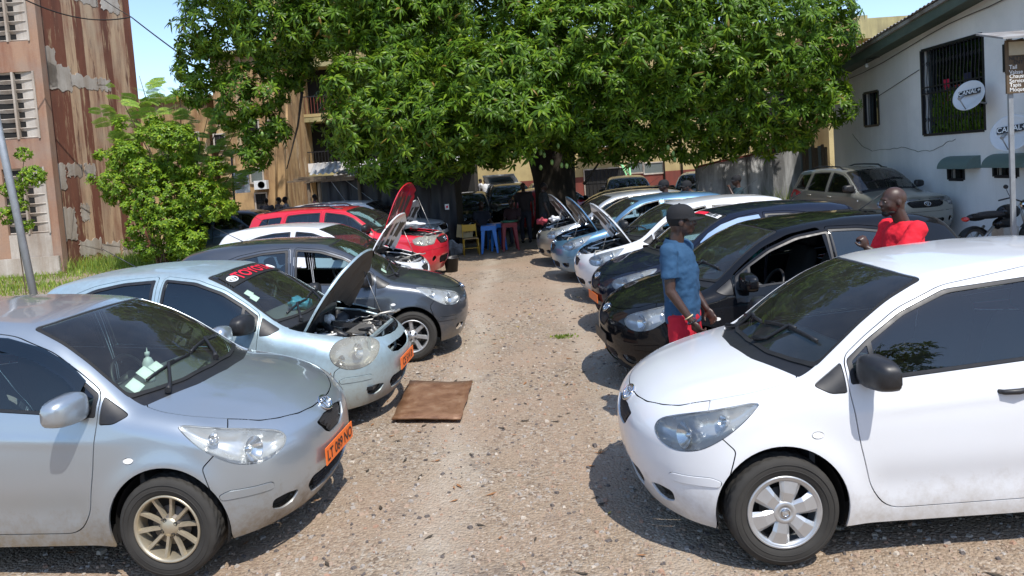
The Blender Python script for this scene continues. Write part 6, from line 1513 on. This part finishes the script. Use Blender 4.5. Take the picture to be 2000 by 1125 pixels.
# the pale car's radiator fan shroud etc lifted out on top of the engine
# cars in the background
bgc = 'cars parked in the background'
make_car(KS, 'champagne off roader parked against the white house', name='off_road_car', nose=(9.0, 16.0), ang=99, paintmat=PT['beige'], group=bgc, roofrack=True, wheelkind='five')
make_car(KS, 'dark grey estate facing the camera behind the right row', name='off_road_car', nose=(4.0, 24.6), ang=84, paintmat=PT['grey'], group=bgc, seats=False)
make_car(KS, 'silver grey off roader behind the two men in caps', name='off_road_car', nose=(5.9, 23.6), ang=72, paintmat=PT['silver2'], group=bgc, seats=False)
make_car(KO, 'small white car parked by the yellow shops', nose=(5.0, 34.), ang=75, paintmat=PT['white'], group=bgc, seats=False, wiper=False)
make_car(KO, 'red car half hidden behind the mango trunk', nose=(3.1, 27.5), ang=215, paintmat=PT['red'], group=bgc, seats=False, wiper=False)
make_car(KO, 'small blue grey car left of the mango trunk', nose=(1.45, 38.), ang=275, paintmat=PT['dblue'], group=bgc, seats=False, wiper=False)
make_car(KS, 'white off roader with raised tailgate beyond the tree shade', name='off_road_car', nose=(.2, 36.5), ang=262, paintmat=PT['white'], group=bgc, seats=False, wiper=False)
make_car(KY, 'dark car facing the camera in the shade by the black shack', nose=(-1.5, 23.2), ang=88, paintmat=PT['black'], group=bgc, seats=False)
make_car(KS, 'black off roader in the deep shade left of the trunk', name='off_road_car', nose=(.15, 25.6), ang=95, paintmat=PT['black'], group=bgc, seats=False)
make_car(KO, 'dark blue car behind the shrub at the far left', nose=(-7.0, 23.2), ang=186, paintmat=PT['dblue'], group=bgc, seats=False)
make_car(KY, 'grey car standing behind the red off roader roof', nose=(-6.2, 23.2), ang=176, paintmat=PT['grey'], group=bgc, seats=False)
# raised tailgate of the far white off roader
m = MB(); v = [U(975, 360, Y=31.5), U(983, 346, Y=31), U(1015, 345, Y=31), U(1030, 357, Y=31.5)]
vs = [(-.85, 0, 0), (.85, 0, 0), (.72, -.95, .25), (-.72, -.95, .25)]; vs += [(x, y, z-.06) for x, y, z in vs]
# ------------------------------------------------------------------ people
def bake(m, name, mats, parent, voxel=.012, smooth=4, wrinkle=0., wscale=.12, seed=0):
    me = m.mesh(name+'_base', mats); o = bpy.data.objects.new(name+'_tmp', me); COL.objects.link(o)
    r = o.modifiers.new('r', 'REMESH'); r.mode = 'VOXEL'; r.voxel_size = voxel; r.use_smooth_shade = True
    s = o.modifiers.new('s', 'SMOOTH'); s.factor = .5; s.iterations = smooth
    if wrinkle:
        tx = bpy.data.textures.new('w', 'CLOUDS'); tx.noise_scale = wscale; tx.noise_depth = 2
        d = o.modifiers.new('d', 'DISPLACE'); d.texture = tx; d.strength = wrinkle; d.mid_level = .5
    dg = bpy.context.evaluated_depsgraph_get(); me2 = bpy.data.meshes.new_from_object(o.evaluated_get(dg)); bpy.data.objects.remove(o)
    me2.name = name; me2.materials.clear(); me2.materials.append(mats)
    for p in me2.polygons: p.use_smooth = True; p.material_index = 0
    return linkmesh(name, me2, parent)
def cap_tube(m, a, b, ra, rb, n=14):
    a, b = Vector(a), Vector(b); m.tube([a, a.lerp(b, .5), b], [ra, (ra+rb)/2*1.02, rb], n); m.ell(a, (ra,)*3, 12, 8); m.ell(b, (rb,)*3, 12, 8)
def loft(m, rings, n=22):
    vs = []; 
    for (z, cx_, dx, dy) in rings:
        for k in range(n): g = 2*math.pi*k/n; e = .85; c, s = math.cos(g), math.sin(g); vs.append((cx_+dx*math.copysign(abs(c)**e, c), dy*math.copysign(abs(s)**e, s), z))
    L = len(rings); m.add(vs, [(i*n+k, i*n+(k+1) % n, (i+1)*n+(k+1) % n, (i+1)*n+k) for i in range(L-1) for k in range(n)]+[tuple(reversed(range(n))), tuple((L-1)*n+k for k in range(n))], 0, True)
SKIN = {'dark': plain('dark_skin', (.060, .030, .020), .42, var=.18, nscale=14), 'brown': plain('brown_skin', (.10, .05, .033), .42, var=.18, nscale=14)}
CL = {}
def clothm(name, col, rough=.85):
    if name not in CL:
        m, nt, b = mat(name); v = coords(nt); n1 = noise(nt, v, 260, 2, .5); n2 = noise(nt, v, 7, 5, .6)
        c = mixc(nt, n2, tuple(x*.75 for x in col), tuple(min(1, x*1.25) for x in col)); nt.links.new(c, b.inputs['Base Color']); b.inputs['Roughness'].default_value = rough
        bump(nt, b, math_(nt, 'ADD', math_(nt, 'MULTIPLY', n1, .15), n2), .5, .02); CL[name] = m
    return CL[name]
def person(label, loc, rz, J=None, skin='dark', shirt=('shirt', (.1, .1, .1)), pants=('trousers', (.03, .03, .04)), cap=None, hair=True, voxel=.014, sleeve=.5, shorts=False, collar=False, group=None, beard=False, cat='person', scale=1., lean=0., sit=False, watch=False):
    root = empty('person', loc, rz); tag(root, label, cat, group); root.scale = (scale,)*3
    j = dict(shR=(0, -.20, 1.44), elR=(-.03, -.26, 1.15), wrR=(.06, -.27, .90), shL=(0, .20, 1.44), elL=(-.03, .26, 1.15), wrL=(.06, .27, .90),
             hipR=(0, -.10, .93), knR=(.03, -.11, .50), anR=(-.02, -.11, .09), hipL=(0, .10, .93), knL=(.04, .11, .50), anL=(0, .12, .09), head=(.03, 0, 1.66), turn=0.)
    if sit: j.update(hipR=(0, -.1, .50), hipL=(0, .1, .50), knR=(.42, -.14, .50), knL=(.42, .14, .50), anR=(.40, -.14, .09), anL=(.40, .14, .09), shR=(0, -.2, 1.0), shL=(0, .2, 1.0), elR=(.08, -.25, .75), elL=(.08, .25, .75), wrR=(.33, -.16, .62), wrL=(.33, .16, .62), head=(.06, 0, 1.22))
    if J: j.update(J)
    dz = -.43 if sit else 0
    fine = voxel < .01
    h = Vector(j['head']); m = MB(); tr = Matrix.Rotation(j['turn'], 4, 'Z'); H = lambda x, y, z: h+tr @ Vector((x, y, z)); M3 = tr
    # head: cranium, face, jaw, nose, lips, brow, ears
    m.ell(H(-.015, 0, .035), (.098, .076, .088), 20, 14, M=M3); m.ell(H(.025, 0, -.015), (.070, .064, .085), 20, 12, M=M3); m.ell(H(.040, 0, -.072), (.048, .045, .036), 16, 10, M=M3)
    m.ell(H(-.035, 0, -.03), (.06, .058, .07), 14, 8, M=M3)
    m.ell(H(.080, 0, .028), (.016, .045, .013), 12, 8, M=M3); cap_tube(m, H(.088, 0, .018), H(.108, 0, -.016), .009, .014, 10)
    for s in (1, -1): m.ell(H(.100, s*.013, -.019), (.010, .009, .008), 8, 6, M=M3); m.ell(H(-.012, s*.076, -.008), (.018, .010, .030), 10, 8, M=M3); m.ell(H(.072, s*.032, .008), (.014, .016, .011), 8, 6, M=M3); m.ell(H(.055, s*.045, -.025), (.022, .016, .020), 10, 6, M=M3)
    m.ell(H(.092, 0, -.047), (.011, .024, .007), 10, 6, M=M3); m.ell(H(.089, 0, -.060), (.011, .021, .008), 10, 6, M=M3)
    nb = Vector(((j['shR'][0]+j['shL'][0])/2-.01, 0, (j['shR'][2]+j['shL'][2])/2+.02)); cap_tube(m, nb, h+Vector((-.03, 0, -.06)), .062, .054)
    tz = lambda z: z+dz
    rings = [(tz(.86), 0, .09, .13), (tz(.93), -.005, .115, .165), (tz(1.05), .01, .105, .145), (tz(1.18), .01, .115, .150), (tz(1.30), .005, .125, .168), (tz(1.40), 0, .11, .165), (tz(1.47), -.005, .075, .11), (tz(1.50), -.01, .05, .06)]
    sx = (j['shR'][0]+j['shL'][0])/2; hx = (j['hipR'][0]+j['hipL'][0])/2
    rings = [(z, c+hx+(sx-hx)*max(0, min(1, (z-tz(.93))/.5)), a, b) for z, c, a, b in rings]; loft(m, rings)
    for s in 'RL':
        sh, el, wr = Vector(j['sh'+s]), Vector(j['el'+s]), Vector(j['wr'+s]); m.ell(sh, (.06, .058, .06)); cap_tube(m, sh, el, .050, .040); cap_tube(m, el, wr, .042, .026)
        d = (wr-el).normalized(); hd = Vector(j.get('hand'+s, d)).normalized(); nrm = Vector(j.get('palm'+s, (0, 1 if s == 'R' else -1, 0))); nrm = (nrm-hd*nrm.dot(hd)).normalized(); sd = hd.cross(nrm)*(1 if s == 'R' else -1)
        Mh = Matrix((hd, sd, nrm)).transposed().to_4x4(); m.ell(wr+hd*.045, (.052, .040, .017), 14, 8, M=Mh)
        curl = j.get('curl'+s, .5)
        for i, (o_, l) in enumerate(((-.030, .068), (-.010, .078), (.011, .073), (.030, .058))):
            p = wr+hd*.085+sd*o_*.95; a = 0.; pts = [wr+hd*.05+sd*o_*.7, p]
            for k in range(3): a += curl; p = p+(hd*math.cos(a)+nrm*math.sin(a))*l*(.45, .32, .25)[k]; pts.append(p)
            m.tube(pts, [.010, .0098, .009, .0085, .0075], 9); m.ell(pts[-1], (.0078,)*3, 8, 6)
        tdir = (-sd*.75+hd*.65+nrm*.25).normalized(); p0 = wr+hd*.02-sd*.02; p1 = p0+tdir*.045; p2 = p1+(hd*.8+nrm*.55-sd*.1).normalized()*.032; m.tube([p0, p1, p2], [.014, .0115, .0095], 9); m.ell(p2, (.0095,)*3, 8, 6)
        hp, kn, an = Vector(j['hip'+s]), Vector(j['kn'+s]), Vector(j['an'+s]); cap_tube(m, hp, kn, .085, .055); cap_tube(m, kn, an, .056, .036)
    bake(m, 'body', SKIN[skin], root, voxel, 3 if fine else 2)
    # trousers or shorts
    m = MB(); loft(m, [(tz(.80), hx, .11, .15), (tz(.90), hx, .135, .185), (tz(1.0), hx, .125, .165), (tz(1.03), hx, .12, .158)])
    for s in 'RL':
        hp, kn, an = Vector(j['hip'+s]), Vector(j['kn'+s]), Vector(j['an'+s])
        if shorts: m.tube([hp, hp.lerp(kn, .5), kn+Vector((0, 0, .02))], [.105, .105, .100], 16)
        else: m.tube([hp, kn, an], [.105, .075, .062], 16)
    bake(m, 'shorts' if shorts else 'trousers', clothm(*pants), root, max(voxel, .01), 4, .018, .1)
    for s in 'RL':
        an = Vector(j['an'+s]); m = MB(); m.ell(an+Vector((.06, 0, -.045)), (.135, .048, .05), 14, 8); bake(m, 'shoe', clothm('shoe_leather', (.02, .018, .016)), root, .014, 2)
    # shirt
    m = MB(); rg = [(tz(.86 if collar else .90), hx, .135, .192), (tz(.95), hx, .138, .186), (tz(1.05), hx+.005, .132, .176), (tz(1.18), hx+.01, .137, .180), (tz(1.30), .008, .143, .192), (tz(1.41), 0, .125, .188), (tz(1.475), -.008, .088, .125), (tz(1.505), -.014, .068, .078)]
    rg = [(z, c if i < 4 else c+hx, a, b) for i, (z, c, a, b) in enumerate(rg)]; rg = [(z, c+(sx-hx)*max(0, min(1, (z-tz(.93))/.5)), a, b) for z, c, a, b in rg]; loft(m, rg, 26)
    for s in 'RL':
        sh, el, wr = Vector(j['sh'+s]), Vector(j['el'+s]), Vector(j['wr'+s]); m.ell(sh+Vector((0, 0, .005)), (.078, .072, .072))
        if sleeve >= 1: m.tube([sh, el, el.lerp(wr, sleeve-1)], [.068, .055, .044], 16)
        else: e = sh.lerp(el, sleeve+.25); m.tube([sh, sh.lerp(e, .6), e], [.070, .070, .074], 18)
    bake(m, 'shirt', clothm(*shirt), root, max(voxel, .009), 4, .028 if fine else .02, .085)
    if collar:
        m = MB(); c0 = Vector((sx-.018, 0, 1.515)); pr = []
        for k in range(25):
            g = -math.pi*.88+2*math.pi*.88*k/24+math.pi; x, y = math.cos(g), math.sin(g); f = abs(k-12)/12
            pr.append((Vector((c0.x+.066*x, .068*y, c0.z+.028-.028*f)), Vector((c0.x+.088*x, .092*y, c0.z-.018-.035*f))))
        vs = [q for p_ in pr for q in p_]; m.add(vs, [(2*i, 2*i+1, 2*i+3, 2*i+2) for i in range(24)], 0, True); m.add([v+Vector((0, 0, -.006)) for v in vs], [(2*i, 2*i+2, 2*i+3, 2*i+1) for i in range(24)], 0, True)
        m.build('collar', clothm(*shirt), root)
    if cap:
        m = MB(); vs = []; n, k_ = 28, 9
        for i in range(k_+1):
            t = math.pi/2*i/k_
            for q in range(n): g = 2*math.pi*q/n; fx = 1+(.10 if math.cos(g) > 0 else 0)*math.cos(g)*math.cos(t)**2; vs.append(H(-.012+.112*math.cos(t)**.75*math.cos(g)*fx*.98, .090*math.cos(t)**.75*math.sin(g), .030+.115*math.sin(t)**.8))
        m.add(vs, [(i*n+q, i*n+(q+1) % n, (i+1)*n+(q+1) % n, (i+1)*n+q) for i in range(k_) for q in range(n)], 0, True)
        m.lathe([(.0, .152), (.009, .150), (.010, .143)], 10, 'z', c=H(-.012, 0, 0)); 
        bv = []; nb_ = 17
        for i in range(nb_):
            g = -1.15+2.3*i/(nb_-1); x0, y0 = -.012+.118*math.cos(g), .092*math.sin(g); ext = .078*math.cos(g*1.18)**.8 if abs(g*1.18) < 1.57 else 0
            drop = .020*math.sin(g)**2
            for (e, z) in ((0, .036), (ext*.6, .036-.006-drop*.6), (ext, .028-drop), (ext, .024-drop), (0, .029)): bv.append(H(x0+e, y0*(1-.12*e/.078), z))
        m.add(bv, [(i*5+q, i*5+q+1, (i+1)*5+q+1, (i+1)*5+q) for i in range(nb_-1) for q in range(4)], 0, True)
        cp = m.build('cap', clothm(*cap), root)
        if fine: m = MB(); m.lathe([(.115*1, .045), (.113, .050)], 30, 'z', c=H(-.012, 0, 0)); 
    if hair or cap:
        m = MB(); m.ell(H(-.021, 0, .030), (.098, .078, .088), 20, 14, M=M3); m.v = [v if Vector(v).z > h.z-.055 and (tr.inverted() @ (Vector(v)-h)).x < .052 else tuple(h+(Vector(v)-h)*.8) for v in m.v]
        m.build('hair', clothm('short_black_hair', (.008, .007, .007)), root)
    if beard:
        m = MB(); m.ell(H(.062, 0, -.088), (.032, .036, .030), 14, 8, M=M3); m.ell(H(.03, 0, -.078), (.045, .055, .026), 14, 8, M=M3); bake(m, 'beard', clothm('short_black_hair', (.008, .007, .007)), root, .007, 2)
    if fine:
        for s in (1, -1):
            e = MB().ell(H(.082, s*.032, .008), (.0095, .009, .0045), 12, 8).build('eye', plain('eye_white', (.35, .30, .27), .3), root); MB().ell(H(.0905, s*.032, .008), (.003, .005, .005), 10, 6).build('pupil', MT['opening'], e)
    if watch:
        wr, el = Vector(j['wrR']), Vector(j['elR']); d = (wr-el).normalized(); q = d.to_track_quat('Z', 'Y').to_matrix().to_4x4()
        for off_, r_, w_, mt, nm in ((-.05, .0345, .010, plain('cream_bracelet', (.62, .52, .30), .5), 'bracelet'), (-.005, .031, .009, MT['trim'], 'beaded_bracelet')):
            m = MB(); m.tube([wr+d*off_+(q.to_3x3() @ Vector((r_*math.cos(g), r_*math.sin(g), 0))) for g in np.linspace(0, 2*math.pi, 25)], w_/2, 8, caps=False); 
            if nm != 'bracelet':
                for g in np.linspace(0, 6.28, 13): m.ell(wr+d*off_+(q.to_3x3() @ Vector((.033*math.cos(g), .033*math.sin(g), 0))), (.008,)*3, 8, 5)
            m.build(nm, mt, root)
    return root
ZG = lambda v: (v.x, v.y, 0)
a = U(1318, 430, Y=5.95)
person('man in blue denim shirt, red shorts and black cap standing beside the black car', (a.x+.02, 5.95, .02), R(-28), dict(turn=.35, head=(.035, 0, 1.665), shR=(-.03, -.19, 1.44), shL=(-.01, .19, 1.43), elR=(-.02, -.24, 1.14), wrR=(.14, -.23, .90), elL=(.0, .25, 1.14), wrL=(.15, .2, .92), handR=(.55, .1, -.8), palmR=(.3, .9, .2), curlR=.75, hipR=(.0, -.1, .93), hipL=(.01, .1, .93)),
       'dark', ('blue_denim_shirt', (.02, .072, .150)), ('red_shorts', (.55, .010, .03)), ('black_cap', (.009, .009, .011)), voxel=.0075, sleeve=.42, shorts=True, collar=True, watch=True)
a = U(1762, 430, Y=6.05)
p2 = person('bearded man in a red shirt facing left between the cars with a raised fist', (a.x, 6.05, .05), R(184), dict(head=(.075, 0, 1.665), elL=(.22, .25, 1.19), wrL=(.40, .16, 1.33), handL=(.35, .0, .93), palmL=(.3, -.9, .1), curlL=1.2, elR=(.1, -.24, 1.17), wrR=(.30, -.12, 1.12)),
       'dark', ('red_shirt', (.75, .008, .025)), ('dark_trousers', (.02, .02, .03)), None, hair=False, voxel=.0075, sleeve=.5, beard=True)
gp = 'men talking beyond the right row'
def stand(px, py, Y, rz, label, zt=1.80, **kw):
    v = U(px, py, Y=Y); return person(label, (v.x, Y, v.z-zt), rz, voxel=.018, **kw)
stand(1298, 350, 15.7, R(180), 'man in a dark cap whose head shows above the blue car roof', cap=('black_cap', (.009, .009, .011)), shirt=('dark_shirt', (.02, .02, .025)), zt=1.81)
stand(1352, 350, 15.8, R(185), 'stooping man in a dark cap and violet grey shirt beyond the blue car', cap=('black_cap', (.009, .009, .011)), shirt=('violet_shirt', (.10, .07, .11)), J=dict(head=(.14, 0, 1.60), shR=(.0, -.2, 1.42), shL=(.0, .2, 1.42)), zt=1.76)
stand(1440, 341, 17.3, R(178), 'man with hand raised to his mouth in front of the concrete wall', cap=('black_cap', (.009, .009, .011)), shirt=('teal_shirt', (.012, .035, .045)), J=dict(elL=(.16, .24, 1.28), wrL=(.22, .08, 1.52), handL=(-.2, -.6, .5), curlL=.9), zt=1.81)
for (px, py, Y, rz, lb, sc, sit) in [(938, 398, 21.4, -60, 'person in dark clothes sitting in the shade beside the black shack', (.02, .02, .03), True), (1000, 395, 21.6, -120, 'person sitting in the shade left of the mango trunk', (.05, .02, .02), True), (1022, 372, 22., -100, 'person in dark clothes standing in the shade left of the mango trunk', (.03, .02, .02), False), (1062, 392, 20.6, 10, 'person in a dark top standing in front of the mango trunk', (.03, .03, .03), False)]:
    v = U(px, py, Y=Y); person(lb, (v.x, Y, 0), R(rz), sit=sit, voxel=.022, shirt=('shade_shirt%d' % px, sc))
for (px, Y, rz, lb, sc) in [(519, 27.5, 90, 'person whose head shows left above the red car roof', (.03, .03, .04)), (543, 27.5, 40, 'middle person of three standing by the ochre wall', (.05, .04, .04)), (557, 27.8, 200, 'right person of three standing by the ochre wall', (.2, .2, .22)), (614, 28.5, 10, 'person standing by the shack post behind the white car', (.1, .03, .05)), (949, 41, 250, 'person in a white shirt far behind the tree shade', (.7, .7, .72)), (958, 41.5, 280, 'person in blue clothes far behind the tree shade', (.03, .05, .2)), (968, 41.2, 300, 'person in a magenta top far behind the tree shade', (.6, .03, .3)), (940, 43, 20, 'second person in a white shirt at the grey kiosk', (.65, .65, .7))]:
    v = U(px, 385, Y=Y); person(lb, (v.x, Y, 0), R(rz), voxel=.03, shirt=('far_shirt%d' % px, sc), group=None)
# ------------------------------------------------------------------ furniture in the shade
def stool(px, Y, mt, label, rz=0, h=.74, w_=.46):
    v = U(px, 470, Y=Y); r = empty('plastic_stool', (v.x, Y, 0), rz); tag(r, label, 'stool', 'plastic stools in the shade'); a = w_/2; t = a*.86
    MB().box(-t, t, -t, t, h-.03, h).build('seat', mt, r)
    m = MB(); 
    for s in (1, -1): m.box(-t, t, s*t-.012, s*t+.012, h-.12, h-.031); m.box(s*t-.012, s*t+.012, -t+.013, t-.013, h-.12, h-.031)
    m.build('apron', mt, r)
    for sx_ in (1, -1):
        for sy in (1, -1):
            vs = [(sx_*t, sy*t, h-.12), (sx_*(t-.10), sy*t, h-.12), (sx_*t, sy*(t-.10), h-.12), (sx_*a, sy*a, 0), (sx_*(a-.045), sy*a, 0), (sx_*a, sy*(a-.045), 0)]
            MB().add(vs, [(0, 1, 4, 3), (0, 3, 5, 2), (1, 2, 5, 4), (3, 4, 5), (0, 2, 1)]).build('leg', mt, r)
    return r
bl_ = plain('blue_plastic', (.02, .17, .52), .35, var=.1); rd_ = plain('dark_red_plastic', (.20, .015, .02), .4, var=.1); gn_ = plain('green_plastic', (.03, .15, .08), .4)
stool(956, 19.9, bl_, 'blue plastic stool in front, next to the yellow chair'); stool(970, 20.5, bl_, 'second blue plastic stool half hidden behind the first', .3); stool(996, 20.2, rd_, 'dark red plastic stool right of the blue stools', .1, .76)
MB_ = MB(); v = U(996, 444, Y=20.2); o = MB().lathe([(0, 0), (.2, 0), (.25, .04), (.24, .04), (.19, .01), (0, .01)], 24, 'z').build('basin', gn_, None, (v.x, 20.2, .765)); tag(o, 'shallow green basin on the dark red stool', 'basin')
v = U(919, 470, Y=19.7); ch = empty('metal_chair', (v.x, 19.7, 0), R(8)); tag(ch, 'yellow metal frame chair standing at the corner of the shack', 'chair')
ym = plain('yellow_enamel', (.55, .33, .03), .4, var=.15)
for s in (1, -1):
    MB().tube([(s*.20, -.2, 0), (s*.185, -.19, .44)], .013, 8).build('leg', ym, ch); MB().tube([(s*.20, .2, 0), (s*.185, .19, .44), (s*.18, .24, .82)], .013, 8).build('leg', ym, ch)
    MB().tube([(s*.19, -.19, .22), (s*.19, .195, .22)], .009, 6).build('stretcher', ym, ch)
MB().box(-.2, .2, -.2, .2, .44, .462).build('seat', plain('ply_seat', (.3, .2, .09), .5), ch); MB().tube([(-.19, -.195, .2), (.19, -.195, .2)], .009, 6).build('stretcher', ym, ch)
MB().box(-.185, .185, .205, .222, .62, .80).build('backrest', ym, ch)
v = U(908, 452, Y=20.0); o = MB().box(-.22, .22, -.02, .02, -.17, .17, 0).tube([(.04, -.03, -.02), (.05, -.03, .05), (.11, -.03, .05), (.12, -.03, -.02)], .008, 6, 1).build('cardboard_sheet', [plain('cardboard', (.42, .32, .16), .8), MT['trim']], None, v, (0, .15, 0)); tag(o, 'tan cardboard sheet leaning behind the yellow chair', 'cardboard')
crumple('rock', U(884, 487, Y=20.), .26, MT['concrete'], 'rough pale rock by the corner of the black shack', 'rock', 2, (1, .8, .8))
crumple('cloth_bundle', U(1058, 432, Y=18.7), .10, plain('red_check_cloth', (.4, .06, .08), .9, var=.6, nscale=14), 'red and white checked cloth bundle on the silver car engine', 'cloth', 7, (1.2, .8, .8))
crumple('white_cloth', U(1082, 428, Y=18.7), .13, MT['dish'], 'white cloth bundle beside the red checked one', 'cloth', 9)
# black plastic bumper piece and a bucket near the red car
v = U(882, 520, Y=16.6); bk_ = empty('black_bucket', (v.x, 16.6, 0), .4); tag(bk_, 'broken black plastic bucket on the gravel by the red off roader', 'bucket')
MB().lathe([(0, .0), (.13, 0), (.17, .30), (.18, .30), (.18, .32), (.165, .31), (.125, .015), (0, .015)], 20, 'z').build('pail', MT['trim'], bk_); MB().tube([(-.17, 0, .3), (-.1, -.12, .36), (.1, -.12, .36), (.17, 0, .3)], .005, 6).build('handle', MT['metal'], bk_)
# motorcycle at the right edge
mc = empty('motorcycle', (8.75, 13.2, 0), R(12)); tag(mc, 'black motorcycle with red tail lamp parked by the white house', 'motorcycle')
for x in (-.62, .64):
    w_ = empty('wheel', (x, 0, .30), 0, mc); MB().lathe([(.24, -.04), (.285, -.045), (.305, 0), (.285, .045), (.24, .04)], 32, 'y').build('tyre', MT['tyre'], w_)
    m = MB().lathe([(.24, -.03), (.225, 0), (.24, .03)], 32, 'y').lathe([(.04, -.06), (.04, .06)], 12, 'y')
    for k in range(10): m.tube([(.03*math.cos(k*.628), .03*(-1)**k, .03*math.sin(k*.628)), (.23*math.cos(k*.628), 0, .23*math.sin(k*.628))], .005, 4)
    m.build('rim', MT['metal'], w_)
m = MB(); m.ell((-.28, 0, .80), (.38, .13, .07), 18, 10); bake(m, 'seat', MT['trim'], mc, .015, 2)
m = MB(); m.ell((.12, 0, .82), (.24, .13, .14), 18, 10); m.ell((-.55, 0, .78), (.22, .09, .07)); m.ell((.0, 0, .62), (.2, .12, .12)); bake(m, 'bodywork', PT['black'], mc, .015, 2)
MB().box(-.12, .2, -.13, .13, .30, .56).tube([(.1, -.14, .35), (-.2, -.17, .28), (-.75, -.18, .36)], [.025, .03, .045], 10).tube([(.15, 0, .5), (.2, 0, .3), (-.2, 0, .25)], .03, 8).build('engine', MT['alu'], mc)
for s in (1, -1): MB().tube([(.64, s*.075, .30), (.44, s*.075, .92)], .022, 8).build('fork', MT['metal'], mc); MB().tube([(-.62, s*.09, .30), (-.3, s*.1, .6)], .025, 8).build('shock_absorber', MT['metal'], mc); MB().tube([(.38, s*.2, 1.05), (.36, s*.26, 1.2)], .006, 6).ell((.36, s*.27, 1.25), (.02, .055, .04), 12, 8).build('mirror', MT['trim'], mc)
MB().tube([(.28, -.36, 1.0), (.38, -.2, 1.05), (.42, 0, .98), (.38, .2, 1.05), (.28, .36, 1.0)], .014, 8).build('handlebar', MT['trim'], mc); MB().ell((.50, 0, .92), (.09, .10, .10), 16, 10).build('headlamp', MT['chrome'], mc)
MB().ell((-.79, 0, .76), (.05, .08, .045), 12, 8).build('tail_lamp', MT['red'], mc); MB().lathe([(.31, -.07), (.33, 0), (.31, .07)], 20, 'y', c=(-.62, 0, .30), a0=.6, a1=2.6).lathe([(.31, -.06), (.33, 0), (.31, .06)], 20, 'y', c=(.64, 0, .30), a0=.5, a1=2.4).build('mudguard', MT['trim'], mc)
# raised tailgate of the far white off roader
tgx = [o for o in COL.objects if o.get('label', '').startswith('white off roader with raised tailgate')][0]
m = MB(); vs = [(1.55, -.72, 1.62), (1.55, .72, 1.62), (2.55, .68, 1.95), (2.55, -.68, 1.95)]; m.add(vs+[(x, y, z+.06) for x, y, z in vs], [(0, 1, 2, 3), (7, 6, 5, 4), (0, 4, 5, 1), (1, 5, 6, 2), (2, 6, 7, 3), (3, 7, 4, 0)]); m.build('tailgate', PT['white'], tgx)
MB().add([(1.75, -.55, 1.67), (1.75, .55, 1.67), (2.4, .5, 1.88), (2.4, -.5, 1.88)], [(0, 1, 2, 3)]).build('tailgate_window', MT['tint'], tgx)

# the pale blue car has lost its grille and badge: the bare nose shows the radiator
for o in list(L2.children):
    if o.name.split('.')[0] in ('grille', 'badge'):
        for c_ in list(o.children): bpy.data.objects.remove(c_)
        bpy.data.objects.remove(o)
# ------------------------------------------------------------------ unseen wall, house and tree added behind the viewer for car reflections
bw = empty('reflection_wall', (0, -16, 0)); tag(bw, 'long unseen wall added behind the viewer to give the car windows a reflection', 'wall')
for k in range(12): MB().box(-24+k*4.0, -20.02+k*4.0, -.15, .05+.01*(k % 2), 0, 2.6).build('wall_panel', MT['concrete'], bw)
box_building('reflection_house', 'unseen low ochre house added behind the viewer for the car windows to reflect', 6, 34, -24, 6, 7.2, 'ochre', [])
bt = empty('tree', (9, -19, 0)); tag(bt, 'unseen leafy tree added behind the viewer as a reflection in the near white car side window', 'tree')
P_, N_ = clumps_to_points([(10, -15, 10.5, 1.5), (8, -14.5, 9, 1.6), (11.5, -15, 8.2, 1.4), (9, -16, 7.4, 1.5), (12.5, -15, 10, .9), (6, -15, 8, 1.3)], 45)
foliage(bt, P_, N_, [rosette(8, .5, .12, 3)], .8, 1.2, MT['mango'], nobj=0)
limb([(0, 0, 0), (0, .1, 2.5), (-.3, 3, 8)], .28, .15, bt, nm='trunk')
